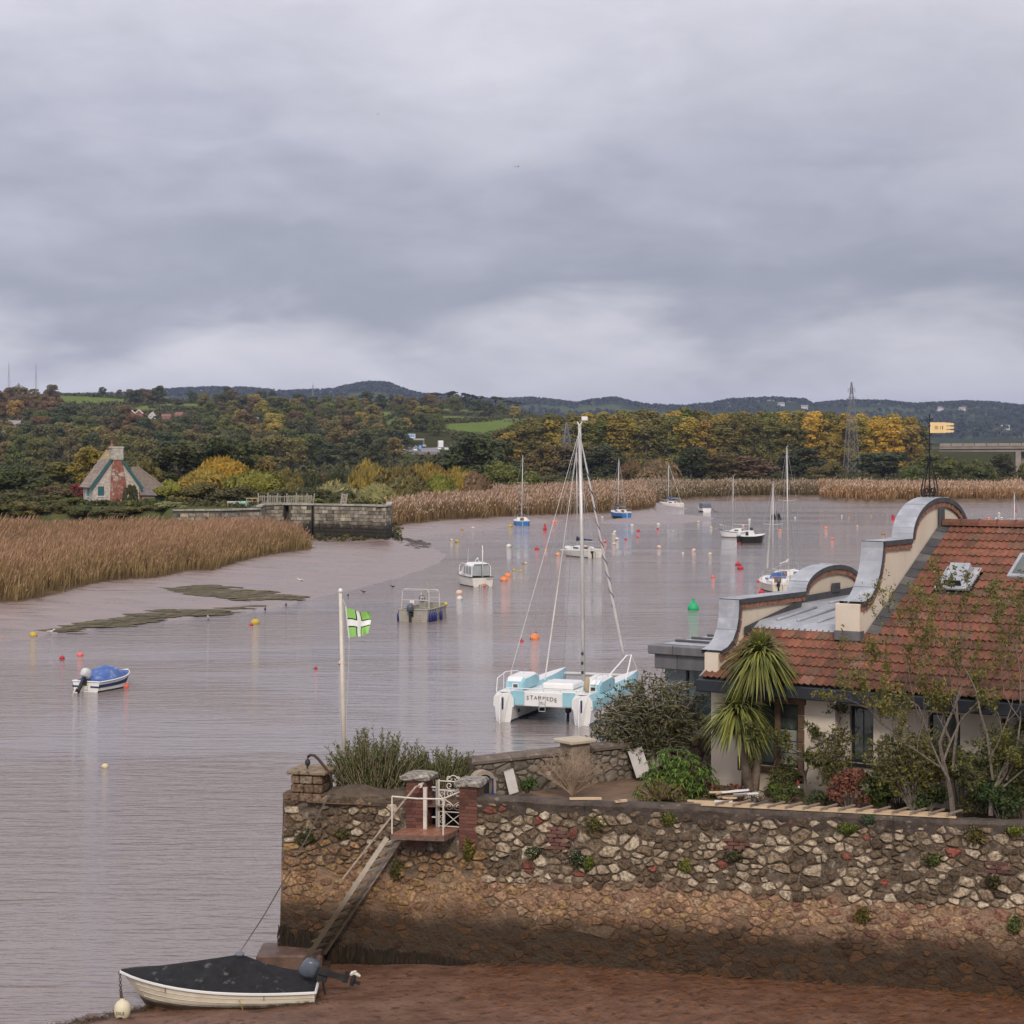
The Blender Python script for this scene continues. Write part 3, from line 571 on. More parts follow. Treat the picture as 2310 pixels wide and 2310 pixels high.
# --- the poplar wood
PT = [(1120, 972), (1150, 958), (1190, 943), (1240, 936), (1300, 931), (1400, 926), (1500, 925), (1550, 920), (1600, 930), (1700, 930), (1850, 930), (1990, 936), (2040, 941), (2080, 958), (2100, 980)]
for row, (Y, step, x0) in enumerate(((700, 34, 1150), (750, 36, 1128), (810, 38, 1140))):
    x = x0
    while x < 2085:
        top = float(np.interp(x, [a for a, b in PT], [b for a, b in PT]))+rnd.uniform(-4, 7)+(14 if row == 0 else 0)
        p = rnd.random(); cl = ('yellow' if p < .18 else 'gold' if p < .4 else 'olive') if x > 1680 else ('gold' if p < .12 else 'olive' if p < .8 else 'moss')
        if row == 0 and abs(x-1975) < 22: cl = 'yellow'
        if row == 0 and abs(x-2062) < 22: cl = 'orange'
        wd_ = {'yellow': 'bright yellow', 'orange': 'orange yellow', 'gold': 'golden', 'olive': 'olive green', 'moss': 'mossy green'}[cl]
        part = 'left of the catamaran mast' if x < 1300 else 'right of the catamaran mast' if x < 1400 else 'beyond the blue yacht mast' if x < 1500 else 'left of the white yacht mast' if x < 1660 else 'beyond the rafted yacht masts' if x < 1780 else 'left of the pylon' if x < 1915 else 'right of the pylon'
        tree_px('poplar', 'poplar_tree', x, top, 62, Y, cl, f'{wd_} poplar, {("front", "middle", "back")[row]} row of the wood, {part}', 'tree', 'poplars of the wood beyond the far bank')
        x += step*rnd.uniform(.75, 1.2)

# --- trees on the hillside: one by one, colour and place from the photograph
def hill_trees():
    pts = []; g = random.Random(5); tries = 0
    blocked = [[(888, 984), (1022, 984), (1022, 1034), (930, 1034)], [(0, 955), (66, 955), (66, 1000), (0, 1000)], [(280, 922), (332, 922), (332, 950), (280, 950)]]
    while len(pts) < 292 and tries < 9000:
        tries += 1; x = g.uniform(-40, 1170); y = 893+(g.random()**.8)*165
        if y > 1052-.10*max(0, x-850) and x > 1120: continue
        if any(inside1(x, yy, f) for f in FIELDS for yy in (y, y-10, y-20, y-30, y-40, y-48)): continue
        if any(inside1(x, y, f) for f in blocked): continue
        w = 30+26*(y-893)/165
        if any(abs(x-a) < .62*w and abs(y-b) < .30*w for a, b in pts): continue
        pts.append((x, y))
    for x, y in pts:
        p = cast(x, y)
        if p is None: continue
        q = g.random()
        if x < 150 and y < 950: cl = g.choice(['rust', 'brown', 'rust', 'oliveb', 'orange' if q < .3 else 'brown'])
        elif y > 1000: cl = g.choice(['dk2', 'green', 'olive', 'oliveb', 'dk', 'bramble'])
        elif 480 < x < 800 and 930 < y: cl = g.choice(['olive', 'moss', 'brown', 'oliveb', 'gold' if q < .35 else 'dk2', 'rust' if q < .3 else 'green', 'orange' if q < .15 else 'dk2'])
        elif y < 915: cl = g.choice(['dk', 'dk2', 'dk', 'brown'])
        else: cl = g.choice(['dk', 'dk2', 'brown', 'olive', 'green', 'oliveb', 'rust' if q < .4 else 'dk', 'gold' if q < .3 else 'dk2'])
        if 895 < x < 1010 and 1030 < y: h = g.uniform(3.5, 5)
        elif y < 905: h = g.uniform(7, 11)
        else: h = g.uniform(8.5, 13.5)
        w = h*g.uniform(.85, 1.25)
        cn = {'rust': 'rust brown', 'brown': 'dull brown', 'oliveb': 'brownish olive', 'orange': 'orange', 'dk': 'dark green', 'dk2': 'dark green', 'green': 'green', 'olive': 'olive', 'bramble': 'grey green', 'moss': 'yellow green', 'gold': 'golden'}[cl]
        zone = ('left edge' if x < 75 else 'left bramble bank' if x < 160 else 'golden tree' if x < 235 else 'cottage' if x < 320 else 'dark round tree' if x < 430 else 'yellow willow' if x < 540 else 'lime willow' if x < 620 else 'lock slots' if x < 720 else 'lock end' if x < 810 else 'golden thicket' if x < 890 else 'motorway' if x < 1030 else 'big green field')
        shp = 'tall' if h > 12 else 'broad' if w > 1.12*h else 'narrow' if w < .95*h else 'small' if h < 9 else 'round'
        where = ('on the skyline above the ' if y < 908 else 'high on the hill above the ' if y < 930 else 'upper hillside above the ' if y < 955 else 'middle hillside above the ' if y < 990 else 'lower hillside above the ' if y < 1020 else 'foot of the hill behind the ')+zone
        tree('broad', 'hillside_tree', p.x, p.y, p.z-.4, w, h, cl, f'{shp} {cn} tree, {where}', 'tree', 'trees on the hillside')
hill_trees()
for x, top, w, lb in ((985, 884, 40, 'large dark pine at the left of the skyline row'), (1018, 882, 34, 'tall pine second from the left of the skyline row'), (1048, 886, 30, 'flat topped pine in the middle of the skyline row'), (1066, 890, 24, 'thin leaning pine of the skyline row'), (1084, 892, 26, 'umbrella shaped pine with a bare trunk on the skyline'), (1118, 894, 34, 'dense pine near the right of the skyline row'), (1145, 902, 28, 'last pine at the right of the skyline row'), (1165, 905, 26, 'low pine beyond the skyline row')):
    tree_px('pine', 'pine_tree', x, top, w, 1750, 'dk', lb, 'tree', 'pines on the skyline')
tree_px('broad', 'weeping_tree', 165, 960, 60, 700, 'willow', 'grey green weeping tree above the left of the cottage', 'tree')
tree_px('broad', 'yellow_tree', 96, 912, 26, 1500, 'orange', 'bright orange yellow tree among the rust trees at the left', 'tree')
tree_px('broad', 'purple_tree', 402, 908, 30, 1500, 'plum', 'dark purple tree under the upper green field', 'tree')

def far_wood():
    "far woods that read as one mass"
    g = np.random.default_rng(77); n = 9000; u = g.uniform(-.36, .36, n); Y = g.uniform(3600, 5750, n); X = u*Y
    keep = (vnoise(X, Y*2, .0022, 31) > .47) | (Y > 5250); X = X[keep]; Y = Y[keep]; Z = hgt(X, Y); n = len(X); V = []
    lb = np.stack([X, Y, Z+5], 1); q = 9; c = np.repeat(lb, q, 0); d = rand_dirs(n*q, g); d[:, 2] = abs(d[:, 2])
    c = c+d*np.array([7, 7, 7.5])*g.uniform(.6, 1, (n*q, 1)); V = leaf_quads(c, d, 6.0, g, .8)
    me = fast_mesh('distant_wood', V, 4, tone=g.random(n*q)); me.materials.append(M_LEAF); o = link('distant_wood', me, color=(.022, .030, .022)); tag(o, 'blue far woods covering the distant hills', kind='stuff')
far_wood()
def hedges():
    g = np.random.default_rng(78); V = []; T = []
    for a, b in (((108, 892), (300, 900)), ((285, 909), (400, 909)), ((340, 922), (470, 925)), ((745, 903), (1000, 908)), ((960, 917), (1110, 925)), ((990, 934), (1100, 938)), ((1000, 953), (1130, 948)), ((560, 909), (745, 904)), ((985, 977), (1100, 991)), ((900, 931), (860, 957))):
        for t in np.linspace(0, 1, 60):
            p = cast(a[0]+(b[0]-a[0])*t, a[1]+(b[1]-a[1])*t)
            if p is None: continue
            k = 8; d = rand_dirs(k, g); d[:, 2] = abs(d[:, 2]); c = np.array(p)+np.array([0, 0, .9])+d*np.array([2.6, 2, 1.9])*g.uniform(.5, 1, (k, 1)); V.append(leaf_quads(c, d, 1.6, g, .8)); T.append(g.random(k))
    me = fast_mesh('field_hedge', np.concatenate(V), 4, tone=np.concatenate(T)); me.materials.append(M_LEAF); tag(link('field_hedge', me, color=C['dk2']), 'dark hedges edging the hill fields', kind='stuff')
hedges()
def scrub():
    "rough scrub and weeds that cover the marsh, the bank and the foot of the hill"
    g = np.random.default_rng(79); V = []; T = []
    def put(px, py, n, sz, spread, Yr):
        P_ = []
        while len(P_) < n:
            Y = g.uniform(*Yr); x = g.uniform(*px); P_.append(((x-CX)*Y/F, Y))
        P_ = np.array(P_); Z = hgt(P_[:, 0], P_[:, 1]); k = 5; c = np.repeat(np.concatenate([P_, Z[:, None]], 1), k, 0); d = rand_dirs(n*k, g); d[:, 2] = abs(d[:, 2])
        c = c+d*np.array([spread, spread, spread*.8])*g.uniform(.3, 1, (n*k, 1)); V.append(leaf_quads(c, d+rand_dirs(n*k, g)*.5, sz*g.uniform(.6, 1.3, n*k), g, .9)); T.append(g.random(n*k))
    put((-60, 900), 0, 5200, .3, .7, (222, 335)); put((1000, 2600), 0, 6000, .5, 1.1, (470, 690)); put((600, 1200), 0, 4200, .5, 1.2, (340, 700)); put((-60, 620), 0, 3600, .5, 1.2, (330, 720)); put((-60, 1200), 0, 9000, 1.3, 3.0, (690, 1800))
    V_ = np.concatenate(V); T_ = np.concatenate(T); pc = V_.mean(1); X, Y = pc[:, 0], pc[:, 1]
    keep = ~fieldness(X, Y); px = CX+F*X/Y; py = YH-(pc[:, 2]-HC)*F/Y; keep &= ~((px > 890) & (px < 1020) & (Y > 900)); V_ = V_[keep]; T_ = T_[keep]
    me = fast_mesh('scrub', V_, 4, tone=T_); me.materials.append(M_LEAF); tag(link('scrub', me, color=(.062, .066, .026)), 'low weeds and scrub covering the bank and the foot of the hill', kind='stuff')
scrub()
# ------------------------------------------------------------------ boats and buoys
M_GEL = mat('gelcoat_white', (.72, .70, .65), .35, (.62, .59, .53), 1.5, dirt=(.42, .36, .27), dscale=1.3, dlo=.6, dhi=.8, spec=.5)
M_GELW = mat('gelcoat_clean', (.80, .80, .78), .3, (.72, .71, .69), 1.2, spec=.5)
M_CREAM = mat('gelcoat_cream', (.70, .65, .54), .45, (.60, .54, .44), 2.0, dirt=(.30, .2, .13), dscale=1.6, dlo=.58, dhi=.8)
M_ANTI = mat('antifouling_dark', (.035, .03, .028), .8, (.07, .055, .04), 3)
M_ANTIB = mat('antifouling_blue', (.03, .12, .20), .7, (.02, .07, .12), 3)
M_BLUEH = mat('hull_blue', (.035, .19, .48), .35, (.03, .15, .38), 2)
M_SKY = mat('deck_turquoise', (.31, .56, .63), .5, (.26, .49, .56), 2)
M_NAVY = mat('canvas_navy', (.018, .03, .085), .85, (.03, .045, .11), 5, bump=.004)
M_BLUEC = mat('canvas_blue', (.055, .11, .33), .8, (.10, .17, .38), 2.5, dirt=(.33, .36, .45), dscale=2.6, dlo=.55, dhi=.72, bump=.01)
M_BLACKC = mat('canvas_black', (.006, .006, .007), .85, (.014, .014, .016), 6, dirt=(.10, .095, .085), dscale=4.2, dlo=.60, dhi=.70, bump=.012)
M_GREYC = mat('canvas_grey', (.10, .115, .15), .85, (.16, .17, .21), 3, bump=.01)
M_ALU = mat('mast_alloy', (.62, .60, .57), .4, (.52, .5, .47), 2, metal=.35)
M_STEEL = mat('rail_steel', (.55, .55, .53), .35, metal=.8)
M_GALV = mat('hull_alloy', (.34, .31, .26), .5, (.42, .39, .33), 2.2, metal=.25, dirt=(.16, .12, .08), dscale=1.5, dlo=.55, dhi=.75)
M_WOOD = mat('varnished_wood', (.26, .11, .045), .45, (.19, .075, .03), 5, stretch=(1, 1, 6))
M_BLACK = mat('black_plastic', (.018, .018, .02), .45, (.03, .03, .03), 4)
M_OUTB = mat('outboard_grey', (.06, .075, .10), .35, (.10, .115, .14), 4, spec=.5)
M_OUTW = mat('outboard_white', (.62, .63, .62), .35, (.5, .5, .49), 4)
M_GLASS = mat('boat_glass', (.05, .06, .065), .08, spec=.8)
M_CLEAR = mat('screen_clear', (.36, .38, .40), .12, (.30, .32, .35), 2, spec=.7)
M_ROPE = mat('rope_pale', (.50, .47, .42), .9); M_WIRE = mat('rigging_wire', (.42, .42, .42), .4, metal=.6)
M_FEND = mat('fender_white', (.66, .61, .52), .5, (.55, .5, .42), 4); M_FENDB = mat('fender_blue', (.02, .03, .16), .4)
M_REDP = mat('red_panel', (.25, .025, .03), .5); M_SAIL = mat('sail_cloth', (.66, .63, .60), .8, (.55, .53, .5), 3, bump=.01)
M_GREENB = mat('bench_green', (.14, .22, .17), .6, (.11, .17, .13), 3)

def hull_rings(L, B, fs, fb, draft, tr=.82, n=13, rake=.35, fullness=.55, y0=0.0):
    "half sections from stern (y=y0) to bow; seven levels from keel to sheer"
    rs = []
    for i in range(n):
        t = i/(n-1); f = tr+(1-tr)*math.sin(min(1, t/.45)*math.pi/2) if t < .45 else max(.012, (1-((t-.45)/.55)**(1/ (1-fullness)))**.85)
        b = B/2*f; zs = fs+(fb-fs)*t**1.8-.06*math.sin(t*math.pi)*fs; d = draft*(1-t**4*.85); y = y0+L*t; row = []
        for lv, (bw, zf) in enumerate(((0, -d), (.55, -d*.72), (.82, -d*.2), (.90, .07), (.95, zs*.5), (.985, zs*.85), (1, zs))):
            row.append((b*bw if t < 1 else b*bw*.5, y-rake*max(0, t-.6)/.4*(1-max(0, zf+d)/(zs+d)), zf))
        rs.append(row)
    return rs
def hull_parts(t, L, B, fs, fb, draft, mh, ma, mdeck, strake=None, **kw):
    rs = hull_rings(L, B, fs, fb, draft, **kw); mb = MB(); n = len(rs)
    for s in (1, -1):
        for lv in range(6):
            mb.m = 1 if lv < 3 else 0
            for i in range(n-1):
                q = [rs[i][lv], rs[i+1][lv], rs[i+1][lv+1], rs[i][lv+1]]; q = [(s*x, y, z) for x, y, z in q]; mb.add(q, [(0, 1, 2, 3) if s > 0 else (3, 2, 1, 0)])
    mb.m = 0; tr = [(x, y, z) for x, y, z in rs[0]]; lp = [(-x, y, z) for x, y, z in reversed(tr[1:])]+tr; mb.add(lp, [tuple(range(len(lp)))])
    h = mb.build('hull', [mh, ma], t)
    if strake is not None:
        sk = MB()
        for s in (1, -1): sk.tube([(s*(r[6][0]+.012), r[6][1], r[6][2]-.02) for r in rs], .035, 5)
        sk.tube([(-rs[0][6][0], rs[0][6][1]-.012, rs[0][6][2]-.02), (rs[0][6][0], rs[0][6][1]-.012, rs[0][6][2]-.02)], .035, 5); sk.build('rubbing_strake', strake, h)
    if mdeck is not None:
        d = MB()
        for i in range(n-1):
            a, b = rs[i][6], rs[i+1][6]; d.add([(-a[0], a[1], a[2]-.03), (a[0], a[1], a[2]-.03), (b[0], b[1], b[2]-.03), (-b[0], b[1], b[2]-.03)], [(0, 1, 2, 3)])
        d.build('deck', mdeck, t)
    return rs, h
def outboard(t, x, y, z, m, tilt=0.0, s=1.0, name='outboard_motor'):
    M = Matrix.Translation((x, y, z)) @ Matrix.Rotation(tilt, 4, 'X') @ Matrix.Scale(s, 4); mb = MB()
    rings = []
    for zz, w, l in ((.12, .10, .14), (.16, .15, .20), (.34, .16, .23), (.46, .13, .19), (.50, .07, .11)):
        rings.append([M @ Vector((w*math.copysign(abs(math.cos(a))**.55, math.cos(a)), -.1+l*math.copysign(abs(math.sin(a))**.55, math.sin(a)), zz+.03*math.sin(a))) for a in [2*math.pi*k/14 for k in range(14)]])
    mb.loft(rings); o = mb.build(name, m, t, smooth=True)
    lg = MB(); lg.box((-.055, -.16, -.55), (.055, -.04, .13), M); lg.box((-.02, -.26, -.62), (.02, .0, -.5), M); lg.lathe([(.05, -.12), (.06, 0), (.045, .14), (.0, .2)], 8, M=M @ Matrix.Translation((0, -.1, -.72)) @ Matrix.Rotation(R(90), 4, 'X')); lg.box((-.015, -.12, -.9), (.015, -.04, -.7), M); lg.build('leg', M_BLACK, o)
    pr = MB()
    for k in range(3):
        a = k*2.094; pr.tube([M @ Vector((0, -.26, -.72)), M @ Vector((.07*math.cos(a), -.27, -.72+.07*math.sin(a))), M @ Vector((.13*math.cos(a+.3), -.25, -.72+.13*math.sin(a+.3)))], [.02, .045, .03], 5)
    pr.build('propeller', M_FEND, o)
    br = MB(); br.box((-.12, -.02, -.15), (.12, .1, .08), M); br.build('bracket', M_BLACK, o); return o
def lines(mb, pairs, r=.006):
    for a, b in pairs: mb.tube([a, b], r, 4)

def yacht(name, label, x, y, rz, L, B, mast, mh, ma, boom=None, spread=.75, cabin=(.30, .62), doors=True, z=0.0, sail=None, wire=.012, mr=.055, rake=0.0, motor=None, blue=None, strake=None):
    p = G(x, y, z); t = thing(name, label, 'sailing boat', p, rz, 'sailing boats moored in the river')
    rs, h = hull_parts(t, L, B, .62, .95, .45, mh, ma, M_GELW, strake=strake, y0=-L*.42, tr=.72)
    y0 = -L*.42; c0, c1 = y0+L*cabin[0], y0+L*cabin[1]; cb = MB(); rings = []
    for yy, w, zz in ((c0, .62, 1.08), (c0+(c1-c0)*.55, .56, 1.1), (c1-.25, .46, 1.03), (c1+.25, .34, .82)):
        w *= B/2*1.05; rings.append([(-w, yy, .55), (-w*.94, yy, zz-.08), (-w*.75, yy, zz), (w*.75, yy, zz), (w*.94, yy, zz-.08), (w, yy, .55)])
    cb.loft(rings); cab = cb.build('cabin', M_GELW, t)
    for s in (-1, 1):
        w = MB(); w.bevbox((s*B*.305-.02, c0+.35, .80), (s*B*.305+.02, c1-.55, .95), .008); w.build('window', M_GLASS, cab)
    if doors:
        d = MB(); d.bevbox((-.28, c0-.035, .5), (.28, c0-.004, 1.04), .01); dd = d.build('companionway_door', M_WOOD, cab); e = MB(); e.bevbox((-.13, c0-.045, .72), (.13, c0-.034, .92), .004); e.build('pane', M_GLASS, dd)
    ck = MB(); ck.box((-B*.30, y0+.12, .60), (B*.30, c0-.05, .64)); ck.build('cockpit_floor', M_CREAM, t)
    for s in (-1, 1):
        k = MB(); k.bevbox((s*B*.32-.06, y0+.08, .58), (s*B*.32+.06, c0, .84), .02); k.build('coaming', M_GELW, t)
    my = y0+L*.60; mk = MB(); mk.tube([(0, my, .9), (rake*.5, my-.05, mast*.5), (rake, my-.1, mast)], [mr, mr*.95, mr*.7], 8); m_ = mk.build('mast', M_ALU, t, smooth=True)
    sp = MB(); zz = mast*.60; sp.tube([(-spread+rake*.6, my-.1, zz+.08), (rake*.6, my-.05, zz), (spread+rake*.6, my-.1, zz+.08)], .022, 5); sp.build('spreader', M_ALU, m_)
    th = MB(); th.box((-.05, my-.3, mast), (.05, my+.05, mast+.05)); th.tube([(0, my-.25, mast), (0, my-.25, mast+.35)], .01, 4); th.build('masthead_fitting', M_WIRE, m_)
    bz = 1.62; bm_ = MB(); bm_.tube([(0, my-.06, bz), (0, y0+.35, bz-.05)], .04, 6); b_ = bm_.build('boom', M_ALU, t)
    if boom is not None:
        s_ = MB(); k = 7; s_.loft([[(.13*(1-.5*i/(k-1))*math.cos(a), my+.02-(my-y0-.5)*i/(k-1), bz+.12+(.22 if i == 0 else .1)*(1-.5*i/(k-1))*math.sin(a)*1.3) for a in [2*math.pi*j/8 for j in range(8)]] for i in range(k)]); s_.build('sail_cover', boom, b_, smooth=True)
    rg_ = MB(); tp = (rake, my-.1, mast-.1); bow = (0, y0+L-.1, .98)
    lines(rg_, [(tp, bow), (tp, (0, y0+.1, .8)), (tp, (-spread+rake*.6, my-.1, zz+.08)), ((-spread+rake*.6, my-.1, zz+.08), (-B*.44, my-.15, .72)), (tp, (spread+rake*.6, my-.1, zz+.08)), ((spread+rake*.6, my-.1, zz+.08), (B*.44, my-.15, .72)), ((rake*.6, my, zz), (-B*.44, my-.4, .72)), ((rake*.6, my, zz), (B*.44, my-.4, .72))], wire); rg_.build('rigging', M_WIRE, t)
    if sail is not None:
        f = MB(); a, b = Vector(tp), Vector(bow); f.tube([a.lerp(b, .05), a.lerp(b, .5), a.lerp(b, .9), a.lerp(b, .96)], [.03, .06, .09, .03], 7); f.build('furled_sail', sail, t, smooth=True)
    for nm, pts in (('pulpit', [(-B*.22, y0+L*.84, .9), (-B*.2, y0+L*.84, 1.4), (0, y0+L+.02, 1.55), (B*.2, y0+L*.84, 1.4), (B*.22, y0+L*.84, .9)]), ('pushpit', [(-B*.36, y0+.1, .62), (-B*.36, y0+.05, 1.2), (B*.36, y0+.05, 1.2), (B*.36, y0+.1, .62)])):
        q = MB(); q.tube(pts, .018, 5); q.build(nm, M_STEEL, t)
    for s in (-1, 1):
        q = MB()
        for f in (.2, .45, .68): r = rs[int(f*12)][6]; q.tube([(s*r[0]*.97, r[1], r[2]-.02), (s*r[0]*.97, r[1], r[2]+.5)], .014, 4)
        q.tube([(s*rs[1][6][0]*.97, rs[1][6][1], 1.18), (s*rs[6][6][0]*.97, rs[6][6][1], 1.2), (s*B*.2, y0+L*.84, 1.4)], .008, 4); q.build('guard_rail', M_STEEL, t)
    ru = MB(); ru.bevbox((-.025, y0-.32, -.4), (.025, y0-.03, .62), .01); ru.build('rudder', M_GEL, t)
    if motor is not None: outboard(t, -.35, y0-.06, .6, motor, 0, 1.0)
    if blue is not None:
        q = MB(); q.loft([[(-B*.3, c0-.02, .95), (-B*.24, c0-.02, 1.35), (0, c0-.02, 1.45), (B*.24, c0-.02, 1.35), (B*.3, c0-.02, .95)], [(-B*.28, c0+.75, .95), (-B*.16, c0+.75, 1.15), (0, c0+.75, 1.2), (B*.16, c0+.75, 1.15), (B*.28, c0+.75, .95)]]); q.build('spray_hood', blue, t)
    return t
yacht('sailing_yacht', 'white yacht with a blue sail cover, seen behind the catamaran mast', 1314, 1255, R(26), 6.3, 2.3, 10.6, M_GEL, M_ANTI, M_NAVY, rake=-.12, motor=M_OUTW)
yacht('sailing_yacht', 'yacht with bright blue hull moored in front of the brown reeds', 1177, 1184, R(2), 6.6, 2.45, 10.0, M_BLUEH, M_ANTI, None, wire=.015, mr=.07, rake=.2)
yacht('sailing_yacht', 'blue hulled yacht lying on the far mud bank', 1400, 1165, R(18), 6.2, 2.35, 9.1, M_BLUEH, M_ANTI, M_GREYC, z=.25, wire=.016, mr=.075, rake=.1)
yacht('sailing_yacht', 'small white yacht with a blue cover, aground in the far creek', 1517, 1144, R(50), 5.2, 1.9, 8.0, M_GELW, M_ANTI, M_BLUEC, z=.05, wire=.016, mr=.07)
yacht('sailing_yacht', 'white yacht with a thin blue stripe behind the black hulled boat', 1666, 1212, R(62), 4.4, 1.8, 7.6, M_GELW, M_ANTI, None, wire=.012, mr=.05, sail=None, strake=M_NAVY)
yacht('sailing_yacht', 'cream yacht with wooden doors and outboard, nearest of the rafted pair', 1750, 1331, R(4), 6.2, 2.25, 8.4, M_CREAM, M_ANTI, None, mr=.055, motor=M_OUTB, blue=M_BLUEC, sail=M_SAIL, strake=M_FEND)
yacht('sailing_yacht', 'white yacht with the taller mast at the back of the rafted pair', 1772, 1316, R(-18), 7.2, 2.5, 11.2, M_GELW, M_ANTI, M_SAIL, mr=.06, rake=-.1)
yacht('sailing_yacht', 'yacht behind the tiled roof with only its mast showing', 2282, 1262, R(-30), 6.0, 2.2, 6.6, M_GELW, M_ANTI, None)

# --- catamaran
def catamaran():
    p = G(1224, 1633); t = thing('catamaran', 'white and turquoise catamaran named on its stern beam, moored off the garden', 'catamaran', p, R(-19)); HX = 1.66
    for s in (-1, 1):
        rs = []
        for i in range(14):
            u = i/13; y = 8.4*u; b = .46*(1 if u < .55 else max(.02, 1-((u-.55)/.45)**2.1))*(.95 if i == 0 else 1); zs = 1.22+.12*u; row = []
            for lv, (bw, zf) in enumerate(((0, -.35*(1-u**3)), (.5, -.25*(1-u**3)), (.72, .10), (.86, .62), (1.0, .64), (.98, .98), (.62, zs))): row.append((b*bw, y-.25*max(0, u-.7)*(1-zf), zf))
            rs.append(row)
        mb = MB()
        for q in (1, -1):
            for lv in range(6):
                mb.m = 1 if lv < 2 else (2 if (lv in (4, 5)) else 0)
                for i in range(13):
                    f = [rs[i][lv], rs[i+1][lv], rs[i+1][lv+1], rs[i][lv+1]]; mb.add([(s*HX+q*x, y, z) for x, y, z in f], [(0, 1, 2, 3) if q > 0 else (3, 2, 1, 0)])
        mb.m = 0
        for i in range(13): a, b = rs[i][6], rs[i+1][6]; mb.add([(s*HX-a[0], a[1], a[2]), (s*HX+a[0], a[1], a[2]), (s*HX+b[0], b[1], b[2]), (s*HX-b[0], b[1], b[2])], [(0, 1, 2, 3)])
        # the raked double faceted transom
        for q in (1, -1):
            st = [(s*HX+q*x, y, z) for x, y, z in rs[0]]; k = [(s*HX, -.16, -.3), (s*HX, -.2, .3), (s*HX, -.13, 1.2)]; lp = st+k[::-1]; mb.add(lp, [tuple(range(len(lp))) if q < 0 else tuple(range(len(lp)-1, -1, -1))])
        h = mb.build('hull', [M_GELW, M_ANTIB, M_SKY], t, label='port hull, white with turquoise topsides' if s < 0 else 'starboard hull, white with turquoise topsides')
        r = MB(); r.extrude([(s*HX-.02, -.18, -.3), (s*HX-.02, -.46, -.25), (s*HX-.02, -.50, .15), (s*HX-.02, -.44, .8), (s*HX-.02, -.34, 1.08), (s*HX-.02, -.20, 1.1)], (.04, 0, 0)); ru = r.build('rudder', M_GELW, h)
        r = MB(); r.box((s*HX-.05, -.28, .55), (s*HX+.05, -.14, 1.02)); r.build('rudder_bracket', M_NAVY, ru)
        for yy in (.75, 2.3, 3.6):
            for q in (1, -1):
                w = MB(); w.lathe([(.085, 0), (.085, .02), (.0, .02)], 10, (s*HX+q*.392, yy, .40), Matrix.Rotation(q*R(90), 4, 'Y')); w.build('porthole', M_BLACK, h)
        # cabin on each hull
        rings = []
        for yy, w, z1 in ((1.3, .36, 1.5), (1.55, .40, 1.66), (3.0, .40, 1.72), (3.7, .30, 1.55), (4.1, .18, 1.3)): rings.append([(s*HX-w, yy, 1.16), (s*HX-w, yy, z1-.08), (s*HX-w*.8, yy, z1), (s*HX+w*.8, yy, z1), (s*HX+w, yy, z1-.08), (s*HX+w, yy, 1.16)])
        c = MB(); k = len(c.f); c.loft(rings); c.mi = [0 if (len(f) == 4 and all(c.v[i][2] > 1.45 for i in f)) else 1 for f in c.f]; cb = c.build('cabin', [M_GELW, M_SKY], t)
        w = MB(); w.bevbox((s*HX-.06, 1.265, 1.22), (s*HX+.20, 1.298, 1.42), .01); fr = w.build('window_frame', M_GELW, cb); w = MB(); w.box((s*HX-.02, 1.255, 1.25), (s*HX+.17, 1.27, 1.39)); w.build('pane', M_GLASS, cb)
    b = MB(); b.bevbox((-HX+.37, .12, .66), (HX-.37, .36, 1.26), .03); bm_ = b.build('stern_beam', M_GELW, t)
    for s in (-1, 1):
        q = MB(); q.extrude([(s*(HX-.34), .10, .70), (s*(HX-.34), .10, 1.27), (s*(HX-.85), .10, 1.27), (s*(HX-.85), .10, .72)], (0, -.012, 0)); q.build('beam_panel', M_SKY, bm_)
    word = 'STAMPEDE'
    for i, ch in enumerate(word):       # letters set on a shallow curve
        u = (i-3.5)/3.5; text_mesh('letter', ch, .235 if abs(u) > .6 else .20, M_BLACK, bm_, Matrix.Translation((-.08+u*.60, .108, .95-.03*u*u*1.6-.03*u)) @ Matrix.Rotation(-u*.10, 4, 'Y') @ Matrix.Rotation(R(90), 4, 'X'))
    text_mesh('letter', '-II-', .13, M_BLACK, bm_, Matrix.Translation((-.08, .108, .80)) @ Matrix.Rotation(R(90), 4, 'X'))
    d = MB(); d.bevbox((-HX+.3, .37, .98), (HX-.3, 4.6, 1.10), .03); d.build('bridge_deck', M_GELW, t)
    d = MB(); d.bevbox((-HX+.3, 4.7, .9), (HX-.3, 4.95, 1.18), .04); d.build('mast_beam', M_GELW, t)
    d = MB(); d.tube([(-HX, 8.0, 1.1), (HX, 8.0, 1.1)], .08, 8); d.build('front_beam', M_ALU, t)
    d = MB(); d.bevbox((-.75, 2.2, 1.1), (.6, 3.7, 1.38), .06); d.build('hatch', M_GELW, t)
    mk = MB(); mk.tube([(.25, 4.8, 1.15), (.2, 4.8, 6.5), (.10, 4.75, 12.05)], [.09, .085, .065], 10); m_ = mk.build('mast', M_ALU, t, smooth=True)
    sp = MB(); sp.tube([(-.75, 4.7, 6.75), (.2, 4.8, 6.72), (1.1, 4.7, 6.75)], .026, 5); sp.build('spreader', M_ALU, m_)
    w = MB(); w.tube([(.1, 4.7, 12.0), (.35, 4.6, 12.35)], .03, 5); w.bevbox((.25, 4.52, 12.25), (.5, 4.68, 12.42), .02); w.tube([(.1, 4.75, 12), (0, 4.75, 12.2)], .03, 5); w.build('masthead_light', M_GELW, m_)
    for k, (zz, yy) in enumerate(((1.5, 4.66), (1.9, 4.64), (2.3, 4.66))): w = MB(); w.lathe([(.05, 0), (.06, .05), (.05, .12)], 8, (.25, yy, zz)); w.build('winch', M_BLACK, m_)
